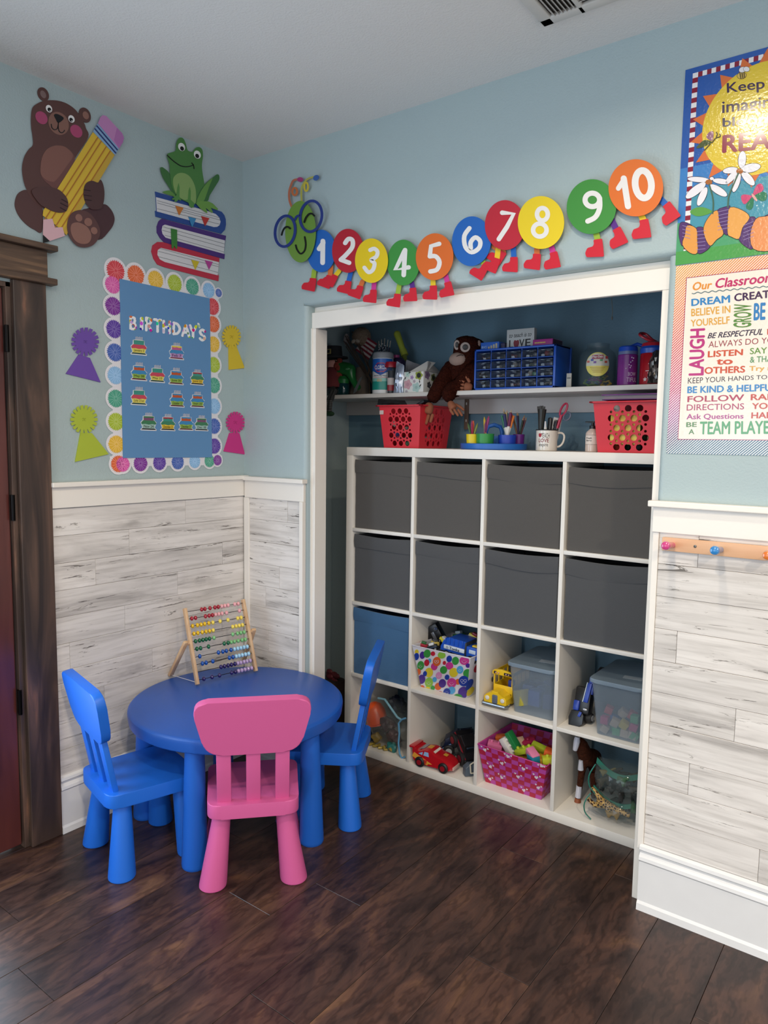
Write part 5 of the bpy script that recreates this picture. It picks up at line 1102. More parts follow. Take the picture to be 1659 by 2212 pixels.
fl_ = [Vector((tx0+.045, ty0+.01, tz1)), Vector((tx1-.005, ty0+.075, tz1+.052)), Vector((tx1-.005, ty0+.085, tz1+.05)), Vector((tx0+.055, ty0+.02, tz1-.002))]
obj('flap', slab(NB(), [Vector((tx0+.03, ty0+.005, tz1+.001)), Vector((tx1-.02, ty0+.06, tz1+.05)), Vector((tx1-.002, ty0+.10, tz1+.046)), Vector((tx1+.0, ty0+.03, tz1+.001))], Vector((-.3, .2, .9)), 0, .0012), mat('#CFCBC4', .5), t, smooth=False)
obj('flap', slab(NB(), [Vector((tx1-.012, ty0+.06, tz1+.05)), Vector((tx1, ty1, tz1+.001)), Vector((tx1, ty0+.02, tz1+.001))], Vector((.9, 0, .3)), 0, .0012), mat('#A9A6A2', .5), t, smooth=False)
# ---- orangutan
FU = fur('#260D08', '#431B10'); SKN = mat('#8A5238', .85)
t = thing('orangutan_plush', 'brown orangutan plush toy sitting on the shelf edge with dangling limbs', 'plush toy', (P_(.2, 1010, 840).x, .2, SZ))
yh = .215
hip = P_(yh, 1018, 826); hip.z = max(hip.z, SZ+.062); chest = P_(yh, 1003, 800); neck = P_(yh, 1010, 782); head = P_(yh, 1014, 750); crown = P_(yh+.01, 1019, 728)
sl_ = P_(.19, 972, 800); el_ = P_(.12, 948, 838); wl_ = P_(.085, 930, 868); el2 = P_(.1, 936, 850)
hp2 = P_(.16, 992, 836); kn = P_(.11, 966, 848); an_ = P_(.09, 970, 866)
rs = P_(.2, 1036, 808); re = P_(.17, 1034, 832)
nd = [(hip, .080), (chest, .070), (neck, .062), (head, (.084, .080)), (crown, (.070, .068)), (sl_, .044), (el_, .036), (wl_, .029), (hp2, .044), (kn, .036), (an_, .028), (rs, .044), (re, .040), (hip+Vector((0, 0, -.014)), .072)]
skin('body', nd, [(0, 1), (1, 2), (2, 3), (3, 4), (1, 5), (5, 6), (6, 7), (0, 8), (8, 9), (9, 10), (1, 11), (11, 12), (0, 13)], FU, t, 3, .0022)
vd = (CAM-head).normalized(); rt_ = Vector((0, 0, 1)).cross(vd).normalized(); rt_ = -rt_ if rt_.x < 0 else rt_
fdir = Vector((-.25, -.96, 0)).normalized(); fr_ = Vector((0, 0, 1)).cross(fdir)*1
def fc(u, v, d): return P_(yh, u, v)+(CAM-P_(yh, u, v)).normalized()*d
FM = Matrix.Rotation(math.atan2(fdir.y, fdir.x)+PI/2, 4, 'Z')
mz = obj('muzzle', ball(NB(), fc(990, 776, .058), .047, 20, 1.0, .75, .66, M=FM), mat('#9E8578', .9), t)
obj('mouth_seam', tube(NB(), [fc(984, 771, .096), fc(990, 768, .099), fc(996, 766, .098), fc(1001, 768, .096)], .0016, 6), mat('#2A1A18', .9), mz)
for (u, v, s, k) in ((1005, 750, 1, 1), (987, 745, -1, .62)):
    e_ = obj('eye', lathe(NB(), [(0, 0), (.022, 0), (.0205, .004), (0, .005)], 24, Matrix.Translation(fc(u, v, .079)) @ (CAM-head).to_track_quat('Z', 'Y').to_matrix().to_4x4() @ Matrix.Diagonal((k, 1, 1, 1))), mat('#A9988E', .6), t)
    obj('iris', lathe(NB(), [(0, .004), (.0125, .004), (.0105, .009), (0, .0105)], 18, Matrix.Translation(fc(u, v, .079)) @ (CAM-head).to_track_quat('Z', 'Y').to_matrix().to_4x4() @ Matrix.Diagonal((k, 1, 1, 1))), mat('#0A0A0C', .35), e_)
obj('ear', ball(NB(), fc(1034, 742, .03), .013, 12, .8, .5, 1.1), mat('#8E7468', .9), t)
# hands and feet with fingers
def hand(base, dirv, side, L_, w, n=4, curl=.25, thumb=1, nm='hand'):
    d = dirv.normalized(); s = side.normalized(); o_ = d.cross(s).normalized(); nodes_ = [(base, w*.55), (base+d*L_*.35, w*.72), (base+d*L_*.55, w*.70)]; ed = [(0, 1), (1, 2)]
    h_ = skin(nm, nodes_, ed, SKN, t, 2)
    for k in range(n):
        x = (k-(n-1)/2)/(n)*w*1.9; b0 = base+d*L_*.5+s*x; ln = L_*(.5 if k in (1, 2) else .42)
        skin('finger', [(b0, w*.24), (b0+d*ln*.5+o_*curl*ln*.15, w*.23), (b0+d*ln+o_*curl*ln*.5, w*.19)], [(0, 1), (1, 2)], SKN, h_, 2)
    b0 = base+d*L_*.2+s*thumb*w*.6
    skin('thumb', [(b0, w*.26), (b0+s*thumb*w*.7+d*L_*.2, w*.25), (b0+s*thumb*w*.95+d*L_*.42, w*.2)], [(0, 1), (1, 2)], SKN, h_, 2)
CRv = Vector(CR)
hand(wl_, (P_(.075, 919, 905)-wl_), CRv, .105, .036, thumb=-1)
hand(an_, (P_(.085, 984, 890)-an_), CRv, .088, .027, n=3, thumb=1, nm='foot')
hand(P_(.15, 1022, 838)+Vector((0, 0, .002)), Vector((-1, -.3, .12)), Vector((0, .1, 1)), .075, .030, thumb=1, nm='foot')
# ---- drawer cabinet
kx0, kx1, ky0, ky1, kz1 = .600, .972, .13, .285, SZ+.172
CBL = mat('#1E50AE', .35); CBD = mat('#15327C', .4)
t = thing('drawer_cabinet', 'blue organizer cabinet with twenty small clear drawers on the shelf', 'drawer cabinet', ((kx0+kx1)/2, .2, SZ))
for a in ((kx0, kx0+.008, SZ+.0005, kz1), (kx1-.010, kx1, SZ+.0005, kz1), (kx0, kx1, SZ+.0005, SZ+.009), (kx0, kx1, kz1-.008, kz1)): obj('case_panel', B(a[0], a[1], ky0, ky1, a[2], a[3], bev=.0015), CBL, t)
obj('back_panel', B(kx0+.004, kx1-.004, ky1-.006, ky1-.002, SZ+.004, kz1-.004), CBD, t); obj('back_rim', B(kx1-.001, kx1+.003, ky1-.014, ky1, SZ+.0005, kz1, bev=.001), CBL, t)
cw = (kx1-kx0-.018)/5; chh = (kz1-SZ-.017)/4; DR = clear('#222A34', .36, .05)
bm = NB()
for i in range(1, 5): box(bm, kx0+.008+i*cw-.0015, kx0+.008+i*cw+.0015, ky0+.004, ky1-.01, SZ+.009, kz1-.008)
for j in range(1, 4): box(bm, kx0+.008, kx1-.01, ky0+.004, ky1-.01, SZ+.009+j*chh-.0012, SZ+.009+j*chh+.0012)
obj('grid', bm, CBL, t, kind='stuff')
cont = {(0, 3): '#7A4038', (4, 3): '#C2453E', (2, 2): '#C9C6C0', (3, 1): '#B8AFA4', (2, 3): '#A8606A', (3, 3): '#8E8E90', (3, 2): '#7A8A70', (4, 2): '#6A6AA8', (3, 0): '#5A5A62', (4, 0): '#9A968C', (2, 0): '#8A4030', (0, 0): '#6E6E70', (1, 1): '#A08A80', (0, 1): '#A5A59E', (1, 2): '#B5AFA0', (2, 1): '#9AA0A5', (1, 0): '#9098A5', (4, 1): '#4A4A55', (0, 2): '#5A4A42', (1, 3): '#4A4444'}
for i in range(5):
    for j in range(4):
        x0 = kx0+.008+i*cw+.003; x1 = x0+cw-.006; z0 = SZ+.009+j*chh+.002; z1 = z0+chh-.006
        d_o = obj('drawer', B(x0, x1, ky0+.002, ky0+.004, z0, z1-.004, bev=.0006), DR, t)
        obj('drawer_lip', B(x0, x1, ky0-.003, ky0+.004, z1-.009, z1-.004, bev=.001), clear('#2A3850', .6), d_o)
        bm = NB(); q = random.Random(i*9+j); hh = cont[i, j]
        if hh in ('#C2453E', '#C9C6C0', '#B8AFA4'): ball(bm, ((x0+x1)/2, ky0+.018, z0+.013), .0115, 14)
        else:
            for k in range(5): box(bm, -.006, .006, -.005, .005, -.003, .003, bev=.001, seg=1, M=T(x0+.012+q.random()*(x1-x0-.024), ky0+.012+q.random()*.03, z0+.005+q.random()*.008) @ Matrix.Rotation(q.random()*3, 4, 'Z'))
        obj('contents', bm, mat(hh, .6), d_o, kind='stuff')
        if (i, j) == (3, 1): obj('contents', ball(NB(), (x1-.014, ky0+.016, z0+.0105), .0095, 12), mat('#3FA06A', .6), d_o)
# ---- boxes and plaque on the cabinet
t = thing('blue_box', 'flat blue picture box on the left top of the drawer cabinet', 'box', (.65, .19, kz1)); obj('box', B(.612, .700, .16, .24, kz1, kz1+.032, bev=.001), mat('#2A5FB8', .5), t)
for k in range(4): obj('picture_bar', B(.648+k*.012, .656+k*.012, .1590, .1602, kz1+.003, kz1+.013+k*.004), mat('#B5A98A', .5), t)
text('lettering', 'BIG', ((.618, .1592, kz1+.006), (.642, .1592, kz1+.006), (.642, .1592, kz1+.016), (.618, .1592, kz1+.016)), mat('#A9C4E0', .5), t, NBk)
t = thing('dark_box', 'small dark purple box between blue box and plaque', 'box', (.712, .2, kz1)); obj('box', B(.703, .722, .17, .24, kz1, kz1+.026, bev=.001), mat('#2E2A48', .5), t); obj('lid_edge', B(.7025, .7225, .169, .241, kz1+.018, kz1+.0205), mat('#3C3860', .5), t)
t = thing('teacher_plaque', 'white block plaque reading to teach is to love on the drawer cabinet', 'plaque', (.786, .19, kz1)); obj('block', B(.724, .850, .182, .207, kz1, kz1+.080, bev=.001), mat('#B9B9B6', .6), t)
yq = .182
def pq(s, x0, z0, x1, z1, h, b=0, sh_=0): text('lettering', s, ((x0, yq, kz1+z0), (x1, yq, kz1+z0+.0), (x1, yq, kz1+z1), (x0, yq, kz1+z1)), mat(h, .5), t, NBk, h=.0008, bold=b, shear=sh_)
pq('to teach is to', .736, .046, .838, .064, '#17171A', .005, .35); pq('L', .737, .004, .755, .036, '#1C1416', .03); pq('V', .784, .006, .806, .036, '#1C1416', .03); pq('E', .812, .006, .834, .036, '#1C1416', .03)
obj('apple_print', slab(NB(), [Vector((.770+p[0], yq, kz1+.019+p[1])) for p in smooth([(0, .013), (.008, .016), (.013, .006), (.010, -.008), (.004, -.015), (0, -.012), (-.004, -.015), (-.010, -.008), (-.013, .006), (-.008, .016)], 3)], NBk, .0004, .0009), mat('#7A1626', .5), t, smooth=False)
t = thing('magenta_box', 'flat magenta game box on the right top of the drawer cabinet', 'box', (.90, .2, kz1)); obj('box', B(.853, .940, .165, .262, kz1, kz1+.028, bev=.001), mat('#A02A7C', .5), t); obj('side_print', B(.9402, .9408, .17, .258, kz1+.002, kz1+.026), mat('#3A1F3A', .5), t)
for k in range(7): obj('print_mark', B(.862+k*.007, .867+k*.007, .1640, .1652, kz1+.012, kz1+.017), mat('#D9C060', .5), t)
t = thing('white_card', 'narrow white card standing between cabinet and candy jar', 'card', (1.015, .18, SZ)); obj('card', B(1.003, 1.024, .17, .173, SZ+.0005, SZ+.058, bev=.0008), mat('#A9A69E', .6), t); obj('print', B(1.006, 1.021, .1690, .1702, SZ+.036, SZ+.042), mat('#6A6A68', .6), t)
# ---- jar with cutters
jx, jy, jr = 1.112, .215, .072
t = thing('plastic_jar', 'large clear plastic jar of toy cutters with a round yellow label', 'jar', (jx, jy, SZ))
obj('jar', LT([(0, 0), (jr-.008, 0), (jr, .01), (jr, .115), (jr-.006, .135), (.046, .152), (.044, .155), (.044, .170), (.0425, .170), (.0425, .154), (jr-.008, .134), (jr-.002, .114), (jr-.002, .011), (0, .002)], 40, T(jx, jy, SZ+.0005)), clear('#56666A', .2, .03), t)
q = random.Random(5)
for k in range(22):
    h = ('#6A8E3A', '#8E8A2A', '#2F7A5A', '#3A6AA0', '#6A3A7A', '#A83A6A', '#C9A52A', '#4A6A3A')[k % 8]; a = q.random()*6.28; rr_ = q.random()*.045; z = SZ+.012+(k//8)*.022+q.random()*.01
    M = T(jx+rr_*math.cos(a), jy+rr_*math.sin(a), z) @ Matrix.Rotation(q.uniform(-.7, .7), 4, 'X') @ Matrix.Rotation(q.uniform(-.7, .7), 4, 'Y')
    tube_pts = [(M @ Vector((p[0], p[1], 0))) for p in [(.017*(1+.25*math.cos(5*b))*math.cos(b), .017*(1+.25*math.cos(5*b))*math.sin(b)) for b in [2*PI*i/20 for i in range(20)]]]
    obj('cutter', tube(NB(), tube_pts, .0032, 6, closed=True), mat(h, .35), t)
obj('cutter', rod(NB(), (jx+.03, jy-.03, SZ+.07), (jx+.012, jy-.035, SZ+.125), .006), mat('#A5306A', .4), t)
LC = math.degrees(math.atan2(CAM.y-jy, CAM.x-jx))
def jl(nm, R_, z0, h, off):
    bm = NB(); vs = []
    f_ = bm.faces.new([bm.verts.new((p[0], 0, p[1])) for p in ell(0, 0, R_, R_, n=40)]); bmesh.ops.triangulate(bm, faces=[f_]); bmesh.ops.subdivide_edges(bm, edges=bm.edges[:], cuts=3, use_grid_fill=True)
    for v in bm.verts:
        a = math.radians(LC)+v.co.x/(jr+off); v.co = Vector((jx+(jr+off)*math.cos(a), jy+(jr+off)*math.sin(a), z0+v.co.z))
    return obj(nm, bm, mat(h, .3), t, smooth=False)
jl('label', .046, SZ+.085, '#C9BE5A', .0012)
bm = NB()
pts = [(p[0], max(p[1], -.006)) for p in ell(0, 0, .0455, .0455, n=40)]
f_ = bm.faces.new([bm.verts.new((p[0], 0, p[1])) for p in pts]); bmesh.ops.triangulate(bm, faces=[f_]); bmesh.ops.subdivide_edges(bm, edges=bm.edges[:], cuts=3, use_grid_fill=True)
for v in bm.verts: a = math.radians(LC)+v.co.x/(jr+.002); v.co = Vector((jx+(jr+.002)*math.cos(a), jy+(jr+.002)*math.sin(a), SZ+.085+v.co.z*.9))
obj('label_top', bm, mat('#BDBCB0', .3), t, smooth=False)
ctext('Play-Doh', jx, jy, jr+.004, LC-15, LC+14, SZ+.108, SZ+.118, '#D9D4D4', t, .04)
def jb(u0, u1, z0, z1, h, o=.003): curved_label('label_print', jx, jy, jr+o, LC+u0, LC+u1, z0, z1, mat(h, .35), t, 6)
jb(-17, 16, SZ+.105, SZ+.121, '#8E2A44'); jb(22, 30, SZ+.106, SZ+.116, '#A83A3A')
for u, z, h in ((-28, .092, '#B85A4A'), (-16, .098, '#3A4A9A'), (-8, .089, '#6A3A8E'), (10, .097, '#3A8A5A'), (24, .09, '#B8503A')): jb(u-4, u+4, SZ+z, SZ+z+.008, h)
for k in range(4): jb(-22+k*3, 22-k*3, SZ+.072-k*.006, SZ+.0745-k*.006, '#A9923A')
# ---- drinking bottles
bx, by_ = 1.242, .185
t = thing('purple_bottle', 'tall clear purple drinking bottle with blue lid and white dots', 'bottle', (bx, by_, SZ))
obj('body', LT([(0, 0), (.034, 0), (.037, .004), (.037, .115), (.033, .122), (.033, .126), (0, .126)], 30, T(bx, by_, SZ+.0005)), mat('#7A2A80', .12, alpha=.86), t)
obj('collar', LT([(0, .118), (.036, .118), (.036, .130), (0, .130)], 30, T(bx, by_, SZ)), mat('#6A78A0', .3, alpha=.8), t); obj('lid', LT([(0, .13), (.036, .13), (.034, .146), (.03, .15), (0, .151)], 30, T(bx, by_, SZ)), mat('#1A48B0', .35), t)
obj('spout', tube(NB(), [(bx+.01, by_, SZ+.148), (bx+.03, by_+.01, SZ+.158), (bx+.05, by_+.02, SZ+.150)], .007, 8), mat('#1A48B0', .35), t)
LC2 = math.degrees(math.atan2(CAM.y-by_, CAM.x-bx))
q = random.Random(2)
for k in range(8):
    a = math.radians(LC2+q.uniform(-10, 35)); z = SZ+.06+q.random()*.045; obj('dot_print', ball(NB(), (bx+.0372*math.cos(a), by_+.0372*math.sin(a), z), .0026, 8, 1, 1, 1), mat('#C9B5CC', .4), t)
ctext('BOW', bx, by_, .0376, LC2+5, LC2+52, SZ+.036, SZ+.050, '#B59AB8', t, .04); ctext('TIFUL', bx, by_, .0376, LC2-2, LC2+60, SZ+.014, SZ+.030, '#B59AB8', t, .04)
bx, by_ = 1.333, .19
t = thing('red_bottle', 'red drinking bottle with blue ring and open red loop lid', 'bottle', (bx, by_, SZ))
obj('body', LT([(0, 0), (.040, 0), (.044, .004), (.044, .112), (.040, .12), (0, .12)], 30, T(bx, by_, SZ+.0005)), mat('#9C1822', .15), t); obj('ring', LT([(0, .118), (.044, .118), (.046, .135), (.04, .145), (0, .145)], 30, T(bx, by_, SZ)), mat('#1A48A8', .35), t)
obj('lid', LT([(0, .144), (.042, .144), (.038, .156), (.02, .162), (0, .162)], 30, T(bx, by_, SZ)), mat('#A81F2C', .35), t)
obj('carry_loop', tube(NB(), smooth([(bx+.01, by_-.01, SZ+.158), (bx-.02, by_-.02, SZ+.172), (bx-.042, by_-.02, SZ+.186), (bx-.05, by_, SZ+.196), (bx-.036, by_+.02, SZ+.195), (bx-.01, by_+.02, SZ+.172), (bx+.012, by_+.01, SZ+.160)], 4, False), .0055, 8), mat('#A81F2C', .35), t)
LC3 = math.degrees(math.atan2(CAM.y-by_, CAM.x-bx))
for z, a0, a1 in ((.076, -18, 6), (.05, -30, 0), (.042, -20, 10)): curved_label('print', bx, by_, .0446, LC3+a0, LC3+a1, SZ+z, SZ+z+.0028, mat('#C9B5B5', .4), t, 6)
for da, z in ((-30, .02), (8, .02)):
    a = math.radians(LC3+da); c0 = Vector((bx+.0448*math.cos(a), by_+.0448*math.sin(a), SZ+z)); N_ = Vector((math.cos(a), math.sin(a), 0)); S_ = Vector((-math.sin(a), math.cos(a), 0))
    obj('star_print', slab(NB(), [c0+S_*(rr*math.cos(b))+Vector((0, 0, rr*math.sin(b))) for b, rr in [(PI/2+k*PI/5, .0085 if k % 2 == 0 else .0045) for k in range(10)]], N_, .0004, .001), mat('#C9B5B5', .4), t, smooth=False)
pouch('foil_bag', 'crumpled dark foil bag at the right end of the shelf', 'bag', [P_(.135, 1398, 828), P_(.135, 1432, 826), P_(.15, 1434, 756), P_(.15, 1406, 758)], mat('#6E6A66', .22, .85), .018, 12, .008)
t = thing('hanging_string', 'thin pale string with a small tab hanging from the closet ceiling', 'string', (P_(.35, 1321, 690).x, .35, P_(.35, 1321, 690).z)); a = P_(.35, 1321, 690)
obj('string', tube(NB(), [a, a+Vector((.003, 0, .03)), a+Vector((-.003, 0, .08)), a+Vector((.002, 0, .2)), Vector((a.x, .35, 2.449))], .0016, 6), mat('#8A8478', .8), t); obj('tab', ball(NB(), a+Vector((.002, 0, .005)), .008, 8, .5, .4, 1), mat('#7A746A', .8), t)
# ================================================================ on top of the cube shelf
TZ = SH+.0005
def basket(nm, label, x0, x1, y0, y1, h, col, tap=.018, dx=0):
    t = thing(nm, label, 'basket', ((x0+x1)/2, (y0+y1)/2, TZ)); bm = NB(); th = .003
    def ringv(ins, z): return [bm.verts.new(p) for p in ((x0+ins, y0+ins, z), (x1-ins, y0+ins, z), (x1-ins, y1-ins, z), (x0+ins, y1-ins, z))]
    r = [ringv(tap, TZ), ringv(0, TZ+h), ringv(th, TZ+h), ringv(tap+th, TZ+th)]
    bm.faces.new(r[0]); bm.faces.new(r[3])
    for a, b2 in ((0, 1), (1, 2), (2, 3)):
        for i in range(4): bm.faces.new((r[a][i], r[a][(i+1) % 4], r[b2][(i+1) % 4], r[b2][i]))
    bmesh.ops.recalc_face_normals(bm, faces=bm.faces)
    cut = NB()
    def holes(c0, U, Wd_, Hh):
        h3, h4 = [.28, .5, .72], [.17, .39, .61, .83]; rows = [(.87, h3, 1), (.68, h4, 1), (.49, h3, 1), (.30, h4, 1), (.11, h3, 1), (.746, h3, 0), (.804, h4, 0), (.556, h4, 0), (.614, h3, 0), (.366, h3, 0), (.424, h4, 0), (.176, h4, 0), (.234, h3, 0)]
        for (v, us_, big) in rows:
            for u in us_:
                p = c0+U*(u*Wd_)+Vector((0, 0, v*Hh)); nrm = U.cross(Vector((0, 0, 1)))
                rod(cut, p-nrm*.03, p+nrm*.03, .0122 if big else .0050, seg=16)
    mg = .035
    holes(Vector((x0+mg, y0+.01, TZ)), Vector((1, 0, 0)), x1-x0-2*mg, h); holes(Vector((x1-.01, y0+mg, TZ)), Vector((0, 1, 0)), y1-y0-2*mg, h)
    ma = bpy.data.meshes.new('a'); bm.to_mesh(ma); bm.free(); oa = bpy.data.objects.new('a', ma); COL.objects.link(oa)
    bmesh.ops.recalc_face_normals(cut, faces=cut.faces); mb = bpy.data.meshes.new('b'); cut.to_mesh(mb); cut.free(); ob = bpy.data.objects.new('b', mb); COL.objects.link(ob)
    md = oa.modifiers.new('x', 'BOOLEAN'); md.object = ob; md.operation = 'DIFFERENCE'; md.solver = 'EXACT'
    e = bpy.data.meshes.new_from_object(oa.evaluated_get(bpy.context.evaluated_depsgraph_get())); bpy.data.objects.remove(oa); bpy.data.objects.remove(ob)
    bm = NB(); bm.from_mesh(e); obj('shell', bm, mat(col, .35, spec=.4), t, ang=.5)
    bm = NB(); e2 = .012
    for a in ((x0-e2, x1+e2, y0-e2, y0+.003), (x0-e2, x1+e2, y1-.003, y1+e2), (x0-e2, x0+.003, y0-e2, y1+e2), (x1-.003, x1+e2, y0-e2, y1+e2)): box(bm, a[0], a[1], a[2], a[3], TZ+h-.003, TZ+h+.003, bev=.002)
    obj('rim', bm, mat(col, .35, spec=.4), t); return t
RX = [.172, .400, .02, .285]
t = basket('plastic_basket', 'red plastic basket with round holes under the plush feet', *RX, .188, '#CC2A36')
obj('name_label', B(RX[0]+.004, RX[0]+.026, RX[2]-.001, RX[2]+.0008, TZ+.150, TZ+.168), mat('#C2AFA8', .6), t)
RX2 = [1.180, 1.44, .012, .29]
basket('plastic_basket', 'red plastic basket with round holes at the right end of the cube shelf top', *RX2, .184, '#CC2A36')
q = random.Random(21); bcol = ['#D9C14A', '#B8B5B0', '#2A2A2E', '#3A6A4A', '#C9503A', '#34508A', '#C9A03A', '#8A3A4A']
CNM = {'#2A2A2E': 'black', '#B8B5B0': 'white', '#2A3A7A': 'blue', '#3A6A4A': 'green', '#8A3A4A': 'maroon', '#9A9A94': 'grey', '#3A2A2A': 'brown', '#C9503A': 'orange', '#8A7A5A': 'tan', '#4A4A55': 'slate'}
def fill(bx_, n, name, lab, grp, cols, z1, s=.026):
    for k in range(n):
        x = bx_[0]+.04+q.random()*(bx_[1]-bx_[0]-.08); y = bx_[2]+.04+q.random()*(bx_[3]-bx_[2]-.08); z = TZ+.02+(k*5//n)*((z1-.03)/5)
        bm = NB(); box(bm, -s*.6, s*.6, -s*.5, s*.5, -s*.4, s*.4, bev=.004, M=T(x, y, z) @ Matrix.Rotation(q.random()*3, 4, 'Z') @ Matrix.Rotation(q.uniform(-.5, .5), 4, 'X'))
        tag(obj(name, bm, mat(cols[k % len(cols)], .5)), CNM.get(cols[k % len(cols)], 'small')+' '+lab, 'toy', grp)
fill(RX, 16, 'toy_piece', 'loose toy piece seen through the holes of the basket under the plush', 'toy pieces in the left red basket', ['#2A2A2E', '#B8B5B0', '#2A3A7A', '#3A6A4A', '#8A3A4A', '#9A9A94', '#3A2A2A'], .14)
fill(RX2, 14, 'toy_piece', 'loose toy piece seen through the holes of the right red basket', 'toy pieces in the right red basket', ['#2A2A2E', '#3A6A4A', '#C9503A', '#8A7A5A', '#4A4A55'], .12)
yc = obj('yellow_card', box(NB(), RX2[0]+.06, RX2[1]-.09, .034, .037, TZ+.03, TZ+.15, bev=.001), mat('#DCC458', .55)); tag(yc, 'yellow card standing just inside the right red basket', 'card')
wc = obj('white_ball', ball(NB(), (RX2[0]+.065, .062, TZ+.157), .022, 16), mat('#C9C9CC', .5)); tag(wc, 'white ball near the top inside the right red basket', 'ball')
pouch('black_cloth', 'folded black cloth lying over the left red basket', 'cloth', [P_(.09, 815, 874), P_(.11, 880, 874), P_(.13, 874, 865), P_(.12, 818, 862)], mat('#17171A', .85), .03, 4, .003)
bk_ = obj('black_wedge', box(NB(), -.022, .022, -.03, .03, -.006, .006, bev=.002, M=T(.362, .10, TZ+.200) @ Matrix.Rotation(-.45, 4, 'Y')), mat('#15161C', .5)); tag(bk_, 'small black case resting on the back of the left red basket', 'case')
t = thing('purple_folder', 'purple folder lying across the top of the right red basket', 'folder', (1.34, .14, TZ+.190)); obj('cover', B(1.205, 1.47, .03, .30, TZ+.192, TZ+.196, bev=.001, M=None), mat('#5E1F66', .3), t); obj('pages', B(1.212, 1.47, .035, .295, TZ+.196, TZ+.209), mat('#7A7078', .6), t); obj('cover', B(1.203, 1.47, .028, .30, TZ+.209, TZ+.213, bev=.001), mat('#6A2272', .3), t)
# ---- art caddy
cx_, cy_ = .680, .175
t = thing('art_caddy', 'round blue art caddy with coloured cups for crayons, markers and pencils', 'caddy', (cx_, cy_, TZ))
obj('tray', LT([(0, 0), (.138, 0), (.142, .003), (.143, .024), (.140, .026), (.136, .024), (.135, .006), (0, .006)], 56, T(cx_, cy_, TZ)), mat('#1F62B4', .4), t)
vr = Vector((CR.x, CR.y, 0)).normalized(); vf = Vector((-CF.x, -CF.y, 0)).normalized()
cups = {}
for nm, (s, fwd, r_, hc, col) in dict(yellow=(-.098, .045, .0265, .058, '#DCC21A'), green=(-.048, .075, .038, .060, '#2C8A3E'), blue=(.045, .075, .038, .056, '#1B3BA6'), purple=(.100, .04, .025, .060, '#5A1F74')).items():
    p = Vector((cx_, cy_, TZ+.0065))+vr*s+vf*fwd; cups[nm] = (p, r_, hc)
    obj('cup', LT([(0, 0), (r_-.003, 0), (r_, hc), (r_-.002, hc), (r_-.005, .003), (0, .003)], 28, Matrix.Translation(p)), mat(col, .4), t, label=nm+' cup')
hpt = Vector((cx_, cy_, TZ+.006))
obj('handle', tube(NB(), [hpt+vr*(-.035)+Vector((0, 0, 0)), hpt+vr*(-.035)+Vector((0, 0, .07)), hpt+vr*(-.026)+Vector((0, 0, .092)), hpt+Vector((0, 0, .1)), hpt+vr*.026+Vector((0, 0, .092)), hpt+vr*.035+Vector((0, 0, .07)), hpt+vr*.035], .009, 10), mat('#1F62B4', .4), t)
obj('handle_web', B(-.035, .035, -.004, .004, 0, .052, M=Matrix.Translation(hpt) @ Matrix.Rotation(math.atan2(vr.y, vr.x), 4, 'Z')), mat('#1F62B4', .4), t)
def stick(kind, cup, k, n, ln, r_, col, lab, grp, tipc=None, lean=.35, base=.004):
    p, cr, hc = cups[cup]; a = 2*PI*k/n+.4; b0 = p+Vector((math.cos(a+PI)*cr*.35, math.sin(a+PI)*cr*.35, base)); d = Vector((math.cos(a)*lean, math.sin(a)*lean, 1)).normalized()
    top = b0+d*ln; bm = NB()
    if kind == 'marker':
        rod(bm, b0, b0+d*ln*.62, r_, seg=10); bm2 = rod(NB(), b0+d*ln*.62, top, r_*1.12, r_*.95, 10)
        t_ = thing('marker', lab, 'marker', tuple(b0), grp); obj('barrel', bm, mat('#D9D6D0', .4), t_); obj('cap', bm2, mat(col, .35), t_)
    else:
        t_ = thing(kind, lab, kind, tuple(b0), grp); obj('barrel', rod(bm, b0, b0+d*(ln-.014), r_, seg=7), mat(col, .45), t_); obj('tip', rod(NB(), b0+d*(ln-.014), top, r_*.95, r_*.2, 7), mat(tipc or col, .6), t_)
mk = [('#E07A2A', 'orange'), ('#B8203A', 'red'), ('#DDB82A', 'yellow'), ('#1F6A48', 'green'), ('#2A2E5A', 'navy'), ('#6A2A4A', 'plum')]
for k, (h, nme) in enumerate(mk): stick('marker', 'blue', k, 6, .138+.006*(k % 3), .0064, h, nme+' capped marker standing in the blue caddy cup', 'markers in the blue caddy cup', lean=.28)
for k, (h, nme) in enumerate([('#2A2E44', 'dark blue'), ('#2F5A3A', 'dark green'), ('#7A6A52', 'tan'), ('#9A8E80', 'grey'), ('#3A3030', 'black')]): stick('pencil', 'blue', k+.5, 5, .155+.006*(k % 3), .0036, h, nme+' pencil among the markers in the blue caddy cup', 'pencils in the blue caddy cup', '#B59A7A', .2)
for k, (h, nme) in enumerate([('#5A1F2A', 'maroon'), ('#7A2A3A', 'red'), ('#1A1A1E', 'black'), ('#A8622A', 'orange'), ('#6A4A2A', 'brown'), ('#3A2A4A', 'violet'), ('#2A3A2E', 'green')]): stick('pencil', 'purple', k, 7, .135+.01*(k % 3), .0038, h, nme+' pencil fanned out in the purple caddy cup', 'pencils in the purple caddy cup', '#9A7A5A', .3)
for k, (h, nme) in enumerate([('#7A8A3A', 'olive'), ('#D9693A', 'orange'), ('#3A5A2A', 'green'), ('#9A2A4A', 'crimson')]): stick('crayon', 'yellow', k, 4, .105+.012*(k % 2), .005, h, nme+' crayon in the yellow caddy cup', 'crayons in the yellow caddy cup', None, .3)
